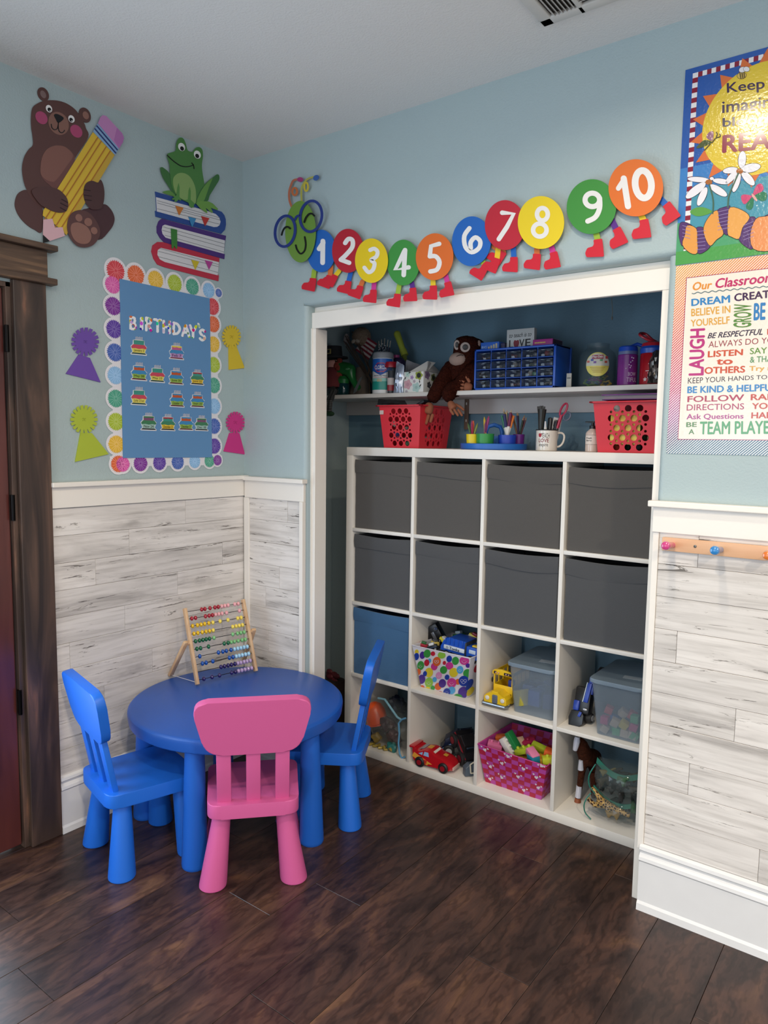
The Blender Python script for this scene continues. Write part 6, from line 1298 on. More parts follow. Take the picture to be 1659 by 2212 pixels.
for k, (h, nme) in enumerate([('#8A2A6A', 'magenta'), ('#9A2A52', 'raspberry'), ('#2A2430', 'black'), ('#B89A2A', 'mustard'), ('#C9806A', 'peach'), ('#3F6A3A', 'green'), ('#A9523A', 'rust'), ('#6A2A5A', 'purple'), ('#B5A68A', 'cream')]): stick('crayon', 'green', k, 9, (.128, .134, .095, .13, .082, .074, .078, .11, .072)[k], .005, h, nme+' crayon in the green caddy cup', 'crayons in the green caddy cup', None, .22)
# ---- mug and what stands in it
mx_, my_, mr = .950, .12, .0425
t = thing('enamel_mug', 'white enamel mug with black rim and teacher lettering', 'mug', (mx_, my_, TZ))
obj('body', LT([(0, 0), (mr-.003, 0), (mr, .003), (mr, .082), (mr-.002, .082), (mr-.002, .004), (0, .004)], 44, T(mx_, my_, TZ)), mat('#D9D3C9', .22, coat=.5), t)
obj('rim', tube(NB(), [(mx_+(mr)*math.cos(a), my_+(mr)*math.sin(a), TZ+.0835) for a in [2*PI*k/40 for k in range(40)]], .0022, 8, closed=True), mat('#17171A', .3), t)
hv = vr
obj('handle', tube(NB(), smooth([tuple(Vector((mx_, my_, TZ+.072))+hv*mr), tuple(Vector((mx_, my_, TZ+.072))+hv*(mr+.018)), tuple(Vector((mx_, my_, TZ+.06))+hv*(mr+.028)), tuple(Vector((mx_, my_, TZ+.035))+hv*(mr+.024)), tuple(Vector((mx_, my_, TZ+.02))+hv*(mr+.012)), tuple(Vector((mx_, my_, TZ+.016))+hv*(mr-.001))], 4, False), .0042, 8), mat('#D9D3C9', .22, coat=.5), t)
LM = math.degrees(math.atan2(CAM.y-my_, CAM.x-mx_))
ctext('TEACH', mx_, my_, mr+.0008, LM-28, LM+14, TZ+.052, TZ+.070, '#1A1A1C', t, -.01); ctext('LOVE', mx_, my_, mr+.0008, LM-44, LM+12, TZ+.034, TZ+.049, '#7A1828', t, .02); ctext('inspire', mx_, my_, mr+.0008, LM-42, LM+8, TZ+.014, TZ+.031, '#1A1A1C', t, .005)
a = math.radians(LM-37); N_ = Vector((math.cos(a), math.sin(a), 0)); S_ = Vector((-math.sin(a), math.cos(a), 0)); c0 = Vector((mx_, my_, TZ+.062))+N_*(mr)
obj('apple_print', slab(NB(), [c0+S_*p[0]*.55+Vector((0, 0, p[1]*.5)) for p in smooth([(0, .013), (.008, .016), (.013, .006), (.010, -.008), (.004, -.015), (0, -.012), (-.004, -.015), (-.010, -.008), (-.013, .006), (-.008, .016)], 3)], N_, .0006, .0011), mat('#A01C2C', .5), t, smooth=False)
base_m = Vector((mx_, my_, TZ+.006))
t = thing('black_feather_brush', 'tall ragged black foil wand standing in the enamel mug', 'wand', tuple(base_m)); bm = NB()
for k in range(9): a_ = base_m+vr*(-.024)+vf*.0; tube(bm, [a_+Vector((0, 0, 0)), a_+vr*(-.002+.0008*k)+Vector((0, 0, .08)), a_+vr*(-.016+.0036*k)+Vector((R.uniform(-.002, .002), 0, .165+R.uniform(0, .012)))], .0028, 5)
obj('strands', bm, mat('#121212', .3), t, kind='stuff'); obj('core', tube(NB(), [base_m+vr*(-.024), base_m+vr*(-.024)+Vector((0, 0, .10)), base_m+vr*(-.022)+Vector((0, 0, .16))], [.006, .012, .018], 10), mat('#1B1B16', .45), t)
t = thing('white_marker', 'short white capped marker in the enamel mug', 'marker', tuple(base_m+vr*(-.008))); obj('barrel', rod(NB(), base_m+vr*(-.008)+vf*.015, base_m+vr*(-.010)+vf*.015+Vector((0, 0, .088)), .006, .0058), mat('#D0CEC8', .4), t); obj('nib_cap', rod(NB(), base_m+vr*(-.010)+vf*.015+Vector((0, 0, .088)), base_m+vr*(-.011)+vf*.015+Vector((0, 0, .112)), .005, .0028), mat('#C4C4C8', .4), t)
t = thing('stapler', 'black stapler standing on end in the enamel mug', 'stapler', tuple(base_m+vr*.008))
obj('arm', box(NB(), -.009, .009, -.008, .008, 0, .128, bev=.006, M=Matrix.Translation(base_m+vr*.005) @ Matrix.Rotation(.06, 4, 'Y')), mat('#141416', .35), t); obj('magazine', box(NB(), -.003, .009, -.006, .006, .0, .115, bev=.002, M=Matrix.Translation(base_m+vr*.020) @ Matrix.Rotation(.12, 4, 'Y')), mat('#2A2A2E', .3, .5), t)
t = thing('timer', 'small white digital timer with grey screen in the enamel mug', 'timer', tuple(base_m+vr*.02))
RM = Matrix.Rotation(math.atan2(vr.y, vr.x), 4, 'Z') @ Matrix.Rotation(.18, 4, 'Y'); Mt = Matrix.Translation(base_m+vr*.022-vf*.012) @ RM
obj('case', box(NB(), -.018, .018, -.005, .005, .03, .130, bev=.003, M=Mt), mat('#B9BBBE', .35), t); obj('screen', box(NB(), -.0135, .0135, -.0056, -.004, .092, .120, bev=.001, M=Mt), mat('#4A514C', .15), t)
for k in range(3): obj('button', box(NB(), -.0125+k*.009, -.0065+k*.009, -.0058, -.004, .080, .086, bev=.001, M=Mt), mat('#2E3032', .4), t)
t = thing('scissors', 'scissors with pink and grey loop handles in the enamel mug', 'scissors', tuple(base_m+vr*.03))
sa = base_m+vr*.018+vf*.008+Vector((0, 0, .02)); sb_ = sa+vr*.028+Vector((0, 0, .095))
obj('blade', rod(NB(), sa, sb_, .003, .005, 6), mat('#A9ADB0', .25, .9), t)
def loop(c, rx, rz, tilt): return [c+vr*(rx*math.cos(a)*math.cos(tilt)-rz*math.sin(a)*math.sin(tilt))+Vector((0, 0, rx*math.cos(a)*math.sin(tilt)+rz*math.sin(a)*math.cos(tilt))) for a in [2*PI*k/24 for k in range(24)]]
obj('handle_loop', tube(NB(), loop(sb_+vr*.016+Vector((0, 0, .044)), .0105, .027, -.42), .0042, 8, closed=True), mat('#A8284A', .4), t, label='pink handle loop'); obj('handle_loop', tube(NB(), loop(sb_+vr*.031+Vector((0, 0, .018)), .012, .017, -.6), .004, 8, closed=True), mat('#5A6478', .4), t, label='grey handle loop'); obj('grip', rod(NB(), sb_-vr*.008-Vector((0, 0, .03)), sb_+vr*.008+Vector((0, 0, .022)), .007, .006), mat('#A8284A', .4), t)
# ---- lotion
lx, ly, lr = 1.148, .10, .026
t = thing('lotion_bottle', 'clear lotion bottle of pale lotion with black pump', 'bottle', (lx, ly, TZ))
obj('body', LT([(0, 0), (lr-.002, 0), (lr, .003), (lr, .068), (lr-.003, .076), (.012, .086), (.011, .092), (0, .092)], 30, T(lx, ly, TZ)), mat('#CBB9AE', .18, alpha=.97, coat=.3), t); obj('pump_collar', LT([(0, .088), (.0125, .088), (.0125, .100), (.006, .102), (.005, .112), (0, .112)], 20, T(lx, ly, TZ)), mat('#151515', .35), t)
obj('pump_head', B(lx-.030, lx+.008, ly-.005, ly+.005, TZ+.111, TZ+.117, bev=.002), mat('#151515', .35), t); LL = math.degrees(math.atan2(CAM.y-ly, CAM.x-lx))
curved_label('label', lx, ly, lr+.0004, LL-70, LL+70, TZ+.028, TZ+.064, mat('#D3C6BC', .5), t, 20); ctext('Fresh', lx, ly, lr+.0008, LL-52, LL-5, TZ+.049, TZ+.056, '#1A1A1A', t, .03); ctext('Berry', lx, ly, lr+.0008, LL-52, LL-5, TZ+.039, TZ+.046, '#1A1A1A', t, .03)
for z in (.0285, .0635): curved_label('label_line', lx, ly, lr+.0008, LL-70, LL+70, TZ+z-.0004, TZ+z+.0004, mat('#3A3433', .5), t, 16)
# ================================================================ what is in the open compartments
def plane_map(P0, N):
    P0, N = Vector(P0), Vector(N).normalized()
    def f(u, v):
        d = ray(u, v); return CAM+d*((P0-CAM).dot(N)/d.dot(N))
    return f
def open_box(bm, bot, top, th=.003):
    """four sloping walls and a floor; bot/top are rings of four points, counterclockwise from front left"""
    cb = sum(bot, Vector())/4; ct = sum(top, Vector())/4
    bi = [p+(cb-p).normalized()*th*1.4+Vector((0, 0, th)) for p in bot]; ti = [p+(ct-p).normalized()*th*1.4 for p in top]
    r = [[bm.verts.new(p) for p in q] for q in (bot, top, ti, bi)]
    bm.faces.new(r[0]); bm.faces.new(r[3])
    for a, b in ((0, 1), (1, 2), (2, 3)):
        for i in range(4): bm.faces.new((r[a][i], r[a][(i+1) % 4], r[b][(i+1) % 4], r[b][i]))
    return bm
def RZ(a): return Matrix.Rotation(a, 4, 'Z')
def RXm(a): return Matrix.Rotation(a, 4, 'X')
def RY(a): return Matrix.Rotation(a, 4, 'Y')
def wheel(c, axis, r, w, par, tire='#17171A', hub='#B9BCC0', nm='wheel'):
    M = align(Vector(c)-Vector(axis)*w/2, Vector(c)+Vector(axis)*w/2)
    o = obj(nm, lathe(NB(), [(0, 0), (r*.8, 0), (r, w*.2), (r, w*.8), (r*.8, w), (0, w)], 22, M), mat(tire, .6), par)
    obj('hub_cap', lathe(NB(), [(0, -w*.04), (r*.55, -w*.04), (r*.5, w*.06), (r*.5, w*.96), (r*.55, w*1.04), (0, w*1.04)], 18, M), mat(hub, .3, .3), o)
    return o
# ---- dotted gift basket with toys
s_ = 10.369; z0 = CZ[1]+.0006
fd = plane_map((0, -.012, .59), (0, -.955, -.296)); D = crop(880, 1340, s_, fd)
tl, tr, brr, bl = D(108, 560), D(1412, 850), D(1345, 1830), D(318, 1535)
brr.z = bl.z = z0; bl.y = brr.y = .050
t = thing('dotted_basket', 'white cardboard basket with colourful smiley dots full of toy vehicles', 'basket', ((tl.x+tr.x)/2, .16, z0))
open_b = [bl, brr, Vector((brr.x+.005, .27, z0)), Vector((bl.x, .27, z0))]; top_b = [tl, tr, Vector((tr.x+.018, .31, .592)), Vector((tl.x+.005, .31, .585))]
obj('shell', open_box(NB(), open_b, top_b), mat('#DEDCE2', .45), t, smooth=False)
obj('rim_fold', tube(NB(), [tl, tr, top_b[2], top_b[3]], .0028, 6, closed=True), mat('#D6D4DA', .4), t)
Nd = Vector((0, -.955, -.296))
def inface(p):
    z = p.z; k = (z-z0)/(.59-z0); xl = bl.x+(tl.x-bl.x)*k+.001; xr = brr.x+(tr.x-brr.x)*k-.001
    q = Vector((min(xr, max(xl, p.x)), 0, max(z0+.001, z))); ztop = tl.z+(tr.z-tl.z)*((q.x-tl.x)/(tr.x-tl.x))-.003; q.z = min(q.z, ztop)
    k = (q.z-z0)/(.59-z0); q.y = .050+(-.012-.050)*k; return q
cs = dict(y='#DCC52E', b='#1C3C9E', p='#4A2A8C', g='#3A9440', r='#BE2038', l='#8CBD42', s='#4FA3D8', o='#D8622C', m='#C83A8C', k='#D98CC0')
DOTS = [(210, 705, 45, 52, 'y'), (205, 810, 58, 82, 'b'), (340, 780, 62, 84, 'p'), (445, 745, 80, 92, 'g'), (575, 745, 50, 52, 'r'), (770, 780, 88, 75, 'l'), (500, 900, 38, 48, 's'), (437, 948, 58, 76, 'r'), (300, 1010, 78, 102, 'g', 1), (605, 1032, 75, 85, 'm'), (662, 920, 90, 105, 'o', 2),
        (832, 950, 38, 45, 'r'), (1080, 905, 78, 92, 'g'), (940, 860, 62, 76, 'b'), (945, 1015, 85, 85, 'm'), (1280, 900, 110, 95, 'm', 1), (1360, 1010, 52, 50, 'p'), (815, 1108, 80, 87, 'g'), (1040, 1165, 98, 105, 'y'), (1183, 1103, 75, 88, 's', 1), (488, 1165, 90, 107, 'y'), (400, 1190, 45, 60, 'b'),
        (255, 1150, 50, 72, 'o'), (1355, 1185, 100, 100, 'g'), (710, 1230, 68, 78, 'k', 1), (325, 1315, 80, 105, 'p'), (615, 1322, 48, 58, 's'), (1140, 1370, 62, 66, 'o'), (1270, 1355, 118, 118, 'b', 2), (1000, 1395, 105, 106, 'm', 1), (895, 1268, 52, 60, 'b'), (695, 1475, 75, 82, 'o'), (790, 1405, 82, 96, 'p'),
        (490, 1385, 90, 112, 'l', 1), (575, 1507, 48, 50, 'g'), (455, 1545, 75, 62, 'y'), (1000, 1560, 80, 86, 's'), (892, 1600, 80, 86, 'b', 1), (1265, 1605, 122, 125, 'p'), (735, 1640, 80, 62, 'r'), (340, 1500, 50, 55, 'o'), (1140, 1720, 105, 80, 'g')]
for i, d in enumerate(DOTS):
    h = .0006+.00006*i; pts = ell(d[0], d[1], d[2], d[3], 8, 28)
    o = obj('dot_print', slab(NB(), [inface(D(*p)) for p in pts], Nd, h, h+.0001), mat(cs[d[4]], .42), t, smooth=False)
    if len(d) > 5:
        cx, cy, r = d[0], d[1], d[2]*.5; bm = NB(); h2 = h+.0016; ff = lambda a, b: inface(D(a, b))
        sstroke(bm, ff, smooth([(cx-r, cy), (cx-r*.5, cy+r*.75), (cx+r*.2, cy+r*.85), (cx+r, cy+r*.2)], 3, False), 6, Nd, h2, h2+.0001)
        for e_ in (-.35, .3):
            if d[5] == 1: sstroke(bm, ff, [(cx+r*e_, cy-r*.35), (cx+r*e_+3, cy-r*.2)], 8, Nd, h2, h2+.0001)
            else: sstroke(bm, ff, ell(cx+r*e_*1.9, cy-r*.25, r*.5, r*.5, n=14), 6, Nd, h2, h2+.0001, True)
        obj('smile_print', bm, mat('#D9D5E0', .4), o, smooth=False)
sd = mat(cs['r'], .5)
for (yy, zz, ry_, rz_, c_) in ((.03, .46, .035, .025, 'b'), (.07, .53, .03, .022, 'r'), (.06, .42, .03, .02, 'y'), (.12, .49, .035, .026, 'r'), (.10, .57, .03, .015, 'b'), (.14, .42, .03, .022, 'g')):
    k = (zz-z0)/(.59-z0); xr = brr.x+(tr.x-brr.x)*k
    obj('dot_print', slab(NB(), [Vector((brr.x+.001+(tr.x-brr.x)*((zz+rz_*math.sin(a))-z0)/(.59-z0)+.009*(yy+ry_*math.cos(a))/.25, max(.01, yy+ry_*math.cos(a)), zz+rz_*math.sin(a))) for a in [2*PI*q/24 for q in range(24)]], NL, .0006, .0009), mat(cs[c_], .45), t, smooth=False)
def DP(a, b, y): return on('y', y, 880+a/s_, 1340+b/s_)
# blue garbage truck
a = DP(740, 660, .035); b2 = DP(1300, 660, .035); L_ = b2.x-a.x
t = thing('garbage_truck', 'blue toy garbage truck with white lettered side panel on top of the dotted basket', 'toy truck', (a.x+L_/2, .1, a.z-.03))
TB = mat('#1D50B4', .35); Mx = T(a.x, .035, a.z+.002) @ RY(.05)
def tb(nm, x0, x1, y0, y1, z0_, z1_, m=TB, bev=.003, par=None): return obj(nm, box(NB(), x0, x1, y0, y1, z0_, z1_, bev=bev, M=Mx), m, par or t)
obj('hopper', prism(NB(), [(0, 0), (L_, 0), (L_, .062), (L_*.32, .064), (L_*.1, .045), (0, .015)], -.09, 0, M=Mx @ RXm(PI/2), bev=0), TB, t, smooth=False)
for k in range(5): tb('rib', L_*(.18+.17*k), L_*(.22+.17*k), -.006, .02, .034, .060+.004*(k > 0))
lp = tb('side_panel', L_*.16, L_*.98, -.009, .0, .012, .030, mat('#C9D2DC', .35)); c4 = [Mx @ Vector(p) for p in ((L_*.40, -.0095, .0155), (L_*.80, -.0095, .0155), (L_*.80, -.0095, .0275), (L_*.40, -.0095, .0275))]
text('lettering', 'Tonka', c4, mat('#14182A', .4), lp, None, h=.0006, bold=.03)
obj('emblem', tube(NB(), [Mx @ Vector((L_*.31+.0045*math.cos(q), -.0098, .0215+.0045*math.sin(q))) for q in [2*PI*k/16 for k in range(16)]], .0009, 5, closed=True), mat('#3A4A5A', .4), lp)
tb('cab', L_+.004, L_+.062, -.004, .075, -.006, .046); tb('window', L_+.018, L_+.052, -.0055, .0, .018, .036, mat('#B9C6D6', .2)); tb('divider_post', L_-.002, L_+.006, -.008, .08, -.004, .060, mat('#2A2E34', .4))
tb('roof_light', L_+.026, L_+.052, .005, .03, .046, .053, mat('#DDBA2A', .3)); wheel(Mx @ Vector((L_+.030, .004, -.010)), (0, 1, 0), .022, .02, t, '#1A1A1C', '#9AA4B0'); wheel(Mx @ Vector((L_*.25, .01, -.012)), (0, 1, 0), .02, .02, t)
# black truck standing on its tail
a = DP(620, 330, .16)
t = thing('black_toy_truck', 'black toy truck with silver headlights standing tilted in the dotted basket', 'toy truck', (a.x, .16, a.z-.05)); Mx = Matrix.Translation(a) @ RZ(.25) @ RY(-.55)
BK = mat('#121216', .3)
obj('cab', box(NB(), -.038, .038, -.02, .03, -.052, .05, bev=.006, M=Mx), BK, t); obj('plate', box(NB(), -.006, .009, -.0215, -.019, -.018, .018, bev=.001, M=Mx), mat('#7A7E84', .3, .5), t)
for sx in (-.005,): obj('headlight', lathe(NB(), [(0, 0), (.011, 0), (.009, .004), (0, .005)], 20, Mx @ T(.026, -.02, .024) @ RXm(PI/2)), mat('#8A9098', .15, .8), t)
obj('side_trim', box(NB(), -.041, -.037, -.018, .02, -.03, .045, bev=.001, M=Mx), mat('#B9C4CC', .3), t); obj('bumper', box(NB(), -.04, .04, -.026, -.018, -.062, -.05, bev=.003, M=Mx), mat('#24242A', .4), t)
for (lab, p, y, hs, sz, nm) in (('yellow and white toy digger arm between black and blue toy trucks', (820, 450), .10, ('#D9CF3A', '#C9C6C0', '#D9CF3A'), .017, 'toy_digger'),
        ('small gold and grey toy car under the black truck', (620, 510), .07, ('#C9B25A', '#4A4C50', '#7A7C80'), .016, 'toy_car'), ('dark toy racer with white stripes at the basket rim', (560, 600), .03, ('#14141A', '#C9CCD0', '#2A3A5A'), .018, 'toy_racer'),
        ('green and white toy wagon at the back of the dotted basket', (1160, 350), .22, ('#2F6A3A', '#A9B5BA', '#6A2230'), .022, 'toy_wagon'), ('yellow and red toy figure at the right side of the basket', (1490, 370), .14, ('#D9C03A', '#8A2230', '#B8B2A9'), .018, 'toy_figure'),
        ('red toy block inside the left of the dotted basket', (350, 560), .06, ('#A8263A', '#2F6A3A', '#A8263A'), .017, 'toy_block'), ('black toy motorbike beside the yellow figure', (1370, 420), .15, ('#17171C', '#9AA0A8', '#17171C'), .017, 'toy_motorbike')):
    c = DP(*p, y); t = thing(nm, lab, 'toy', (c.x, y, c.z-sz)); q = random.Random(p[0]); Mq = Matrix.Translation(c) @ RZ(q.uniform(-.6, .6)) @ RY(q.uniform(-.4, .4))
    obj('body', box(NB(), -sz*1.3, sz*1.3, -sz*.6, sz*.6, -sz*.5, sz*.5, bev=sz*.15, M=Mq), mat(hs[0], .35), t); obj('top', box(NB(), -sz*.6, sz*.7, -sz*.5, sz*.5, sz*.5, sz*1.1, bev=sz*.12, M=Mq), mat(hs[1], .35), t)
    obj('stripe', box(NB(), -sz*1.32, sz*1.32, -sz*.64, -sz*.3, -sz*.15, sz*.1, bev=sz*.05, M=Mq), mat(hs[2], .35), t)
    for e_ in (-.8, .8): wheel(Mq @ Vector((sz*e_, -sz*.55, -sz*.55)), (Mq.to_3x3() @ Vector((0, 1, 0))), sz*.42, sz*.35, t)
# ---- school bus
z0 = CZ[1]+.0006; bx0, bx1, bf = .748, .852, .028
t = thing('school_bus', 'yellow toy school bus with silver bumper beside a frosted bin', 'toy bus', (.80, .14, z0)); YL = mat('#E5BE1C', .3, coat=.3); bw_ = bx1-bx0
obj('hood', prism(NB(), [(bx0, z0+.016), (bx1, z0+.016), (bx1, z0+.040), (bx1-.010, z0+.052), (.826, z0+.055), (.815, z0+.068), (.785, z0+.068), (.774, z0+.055), (bx0+.010, z0+.052), (bx0, z0+.040)], -.085, -bf, M=RXm(PI/2), bev=.003), YL, t, ang=.5)
gr_ = obj('grille', B(.788, .813, bf-.004, bf+.004, z0+.018, z0+.055, bev=.004), mat('#5C6676', .4), t)
for k in range(4): obj('grille_bar', B(.790, .811, bf-.0055, bf-.003, z0+.024+k*.008, z0+.0265+k*.008), mat('#7C8694', .3, .4), gr_)
for x in (.765, .836): hl = obj('headlight', lathe(NB(), [(0, 0), (.0095, 0), (.0095, .003), (.0075, .005), (0, .007)], 20, T(x, bf+.001, z0+.036) @ RXm(PI/2)), mat('#D9D6CE', .2), t)
obj('bumper', tube(NB(), [(bx0-.006, bf+.008, z0+.012), (bx0, bf-.006, z0+.012), (bx1, bf-.006, z0+.012), (bx1+.004, bf+.008, z0+.012)], .0075, 10), mat('#8F9296', .2, .85), t)
bd = obj('cab_front', B(bx0+.014, bx1, .085, .089, z0+.05, z0+.082, bev=.001), YL, t)
bm = NB(); ct_ = z0+.128
for a in ((bx0+.014, bx0+.019), (bx1-.006, bx1-.001)):
    for yy in (.086, .125, .165, .205, .245): box(bm, a[0], a[1], yy, yy+.006, z0+.08, ct_)
box(bm, bx0+.014, bx0+.018, .086, .25, z0+.01, z0+.082); box(bm, bx1-.005, bx1-.001, .086, .25, z0+.01, z0+.082); box(bm, bx0+.014, bx1-.001, .246, .25, z0+.01, ct_)
obj('side_frame', bm, YL, t); obj('roof_board', prism(NB(), [(bx0+.008, ct_-.004), (bx1+.002, ct_-.004), (bx1+.002, ct_+.010), (.835, ct_+.018), (.80, ct_+.021), (.768, ct_+.018), (bx0+.008, ct_+.010)], -.094, -.082, M=RXm(PI/2), bev=.002), YL, t)
for a in ((bx0+.016, .776), (.812, bx1-.002)):
    lb = obj('light_board', B(a[0], a[1], .080, .083, ct_, ct_+.011, bev=.001), mat('#17171A', .4), t)
    for k in (0, 1): obj('lamp', ball(NB(), (a[0]+.011+k*.012, .079, ct_+.0055), .0036, 10), mat('#C9A09A', .3), lb)
bm = NB()
for sx in (bx0+.014, bx1-.004): box(bm, sx, sx+.003, .086, .25, ct_-.002, ct_+.012)
box(bm, bx0+.014, bx1, .245, .25, ct_-.002, ct_+.012); obj('roof_rail', bm, YL, t)
obj('driver_seat', B(.822, .846, .10, .125, z0+.04, z0+.105, bev=.004), mat('#23388E', .5), t); obj('floor_pan', B(bx0+.014, bx1, .086, .25, z0+.03, z0+.036), YL, t)
obj('mirror', ball(NB(), (bx0+.008, .084, z0+.098), .008, 12, .5, .6, 1.6), mat('#17171A', .3), t)
for x in (bx0+.012, bx1-.010):
    for yy in (.06, .215): wheel((x, yy, z0+.0165), (1, 0, 0), .016, .016, t)
# ---- frosted bins
FR = bpy.data.materials.new('frosted_plastic'); n, L, b = nodes(FR); b.inputs['Base Color'].default_value = lin('#8E9CA8'); b.inputs['Roughness'].default_value = .3
b.inputs['Transmission Weight'].default_value = 0; b.inputs['Alpha'].default_value = .32; b.inputs['Specular IOR Level'].default_value = .8
def fbin(label, pts, zt, yb_, stuff):
    """pts: bottom left/right and top left/right of the front face"""
    (xb0, xb1, xt0, xt1, yf) = pts; zb = CZ[1]+.0006
    t = thing('storage_bin', label, 'storage bin', ((xb0+xb1)/2, (yf+yb_)/2, zb)); bm = NB()
    def ring(x0, x1, y0, y1, z, r=.02): return [Vector((p[0], p[1], z)) for p in rr_poly([(x0, y0), (x1, y0), (x1, y1), (x0, y1)], r, 4)]
    R_ = [ring(xb0, xb1, yf+.012, yb_-.01, zb), ring(xt0, xt1, yf, yb_, zt), ring(xt0+.002, xt1-.002, yf+.002, yb_-.002, zt), ring(xb0+.002, xb1-.002, yf+.014, yb_-.012, zb+.002)]
    V = [[bm.verts.new(p) for p in r] for r in R_]; m_ = len(V[0]); bm.faces.new(V[0]); bm.faces.new(V[3])
    for a, c in ((0, 1), (1, 2), (2, 3)):
        for i in range(m_): bm.faces.new((V[a][i], V[a][(i+1) % m_], V[c][(i+1) % m_], V[c][i]))
    obj('body', bm, FR, t); k = .007
    obj('lid', prism(NB(), rr_poly([(xt0-k, yf-k), (xt1+k, yf-k), (xt1+k, yb_+k), (xt0-k, yb_+k)], .024, 4), zt-.004, zt+.012, bev=.003), mat('#7F909E', .35, spec=.6, alpha=.85), t)
    obj('lid_label', box(NB(), -.035, .035, -.02, .02, 0, .0006, M=T((xt0+xt1)/2+.03, yf+.10, zt+.0125) @ RZ(.12)), mat('#9FA9B2', .4), t)
    return t
fbin('frosted lidded storage bin of dark toys behind the school bus', (.878, 1.058, .858, 1.060, .030), .588, .33, None)
fbin('frosted lidded storage bin of coloured blocks beside a blue toy truck', (1.236, 1.408, 1.212, 1.410, .022), .596, .33, None)
q = random.Random(9)
for k in range(9):
    x = .905+(k % 3)*.062; y = .07+(k//3)*.07; M = T(x, y, CZ[1]+.035+q.random()*.04) @ RZ(q.random()*3) @ RXm(q.uniform(-.5, .5)); h = ('#24357E', '#2A4A9A', '#1E2E6A')[k % 3] if k != 0 else '#A9A03A'
    tag(obj('toy_part', box(NB(), -.026, .026, -.026, .026, -.030, .035, bev=.006, M=M), mat(h, .5)), ('yellow' if k == 0 else 'dark blue')+' toy part blurred inside the frosted bin behind the bus', 'toy', 'toys in the left frosted bin')
BC = [('#B82A6A', 'magenta'), ('#B9A894', 'wooden'), ('#C9B52E', 'yellow'), ('#3F9A5A', 'green'), ('#2F4FA0', 'blue'), ('#B83A3A', 'red')]
grid_ = [(1.245, 'magenta', 1, 0), (1.262, 'wooden', 0, .5), (1.30, 'wooden', 1, .4), (1.335, 'yellow', 1, .6), (1.372, 'magenta', 1, .3), (1.385, 'green', 2, 0), (1.39, 'green', 0, .5), (1.31, 'green', 0, 0), (1.34, 'wooden', 0, .1), (1.37, 'wooden', 0, .2), (1.285, 'blue', 1, .2), (1.32, 'wooden', 2, .7), (1.355, 'red', 2, .5), (1.265, 'red', 2, .3), (1.275, 'green', 0, .2)]
for k, (x, cn_, lv, a) in enumerate(grid_):
    h = dict((c2, c1) for c1, c2 in BC)[cn_]; M = T(min(1.376, max(1.262, x)), .058 if k < 10 else .09, CZ[1]+.022+lv*.032) @ RY(a) @ RZ(a*.6)
    tag(obj('cube_block', box(NB(), -.0145, .0145, -.0145, .0145, -.0145, .0145, bev=.0015, M=M), mat(h, .5)), cn_+' cube block seen through the front of the right frosted bin', 'block', 'cube blocks in the right frosted bin')
# ---- blue and black toy truck leaning beside the bin
c = on('y', .05, 1256, 1560); zb = CZ[1]
t = thing('tow_truck', 'black and blue toy tow truck leaning upright left of the block bin', 'toy truck', (1.155, .13, zb)); BB = mat('#1A3C9E', .3)
Mx = T(1.140, .050, zb+.002) @ RZ(.05) @ RXm(-.30)
obj('nose', prism(NB(), [(-.022, 0), (.022, .0), (.034, .012), (.034, .045), (.02, .062), (-.018, .058), (-.026, .03)], 0, .05, M=Mx @ RXm(PI/2) @ T(0, 0, -.05), bev=.003), BK, t, ang=.5)
obj('body', box(NB(), -.014, .050, .006, .06, .05, .155, bev=.008, M=Mx), BK, t); obj('fender', box(NB(), -.012, .012, -.006, .03, .06, .10, bev=.005, M=Mx), BB, t); obj('badge', box(NB(), .0, .010, -.010, -.002, .042, .062, bev=.001, M=Mx @ RY(.3)), BB, t)
obj('boom', box(NB(), .012, .030, .0, .02, .10, .178, bev=.003, M=Mx @ RY(.12)), BB, t); obj('boom_edge', box(NB(), .009, .012, -.001, .02, .10, .178, M=Mx @ RY(.12)), mat('#B9C6D0', .3), t); obj('bed', box(NB(), .034, .055, .01, .06, .13, .20, bev=.004, M=Mx), BB, t)
wheel(Mx @ Vector((.066, .06, .215)), (1, 0, 0), .030, .026, t, '#14141A', '#9AA6B4'); wheel(Mx @ Vector((.03, .05, .04)), (1, 0, 0), .022, .05, t)
obj('lamp', ball(NB(), Mx @ Vector((.036, .0, .07)), .006, 10, 1.6, .6, .8), mat('#B9BCC0', .2, .4), t)
# ---- red toy car (bottom row)
z0 = t_+.0006; ca = on('z', z0, 908, 1652); cb_ = on('z', z0, 958, 1672)
E2 = crop(750, 1490, 5.53, lambda u, v: on('z', z0, u, v))
w1 = E2(872, 915); w2 = E2(1150, 995); dx_ = (w2-w1); dx_.z = 0; ang_ = math.atan2(dx_.y, dx_.x); Lw = dx_.length
t = thing('red_toy_car', 'glossy red toy race car with yellow flame stripe in the bottom row', 'toy car', (w1.x, w1.y, z0)); k = Lw/.085
t.rotation_euler = (0, 0, ang_); WM[t.name] = Matrix.Translation((w1.x, w1.y, z0)) @ RZ(ang_)
RDm = mat('#B3131F', .15, coat=.8)
def Z(x): return x*k
side = smooth([(-.030, .016), (-.034, .034), (-.036, .056), (-.024, .058), (-.010, .052), (.012, .060), (.036, .060), (.056, .048), (.080, .044), (.104, .034), (.114, .022), (.112, .010), (.09, .008), (.0, .008)], 3)
bm = NB(); W2 = .058
secs = [(-.002, .90), (.006, .985), (.018, 1.0), (W2-.018, 1.0), (W2-.006, .985), (W2+.002, .90)]; rings = []
for (yy, sc_) in secs: rings.append([bm.verts.new((Z(.038+(x-.038)*sc_), Z(yy), Z(.03+(z-.03)*sc_))) for x, z in side])
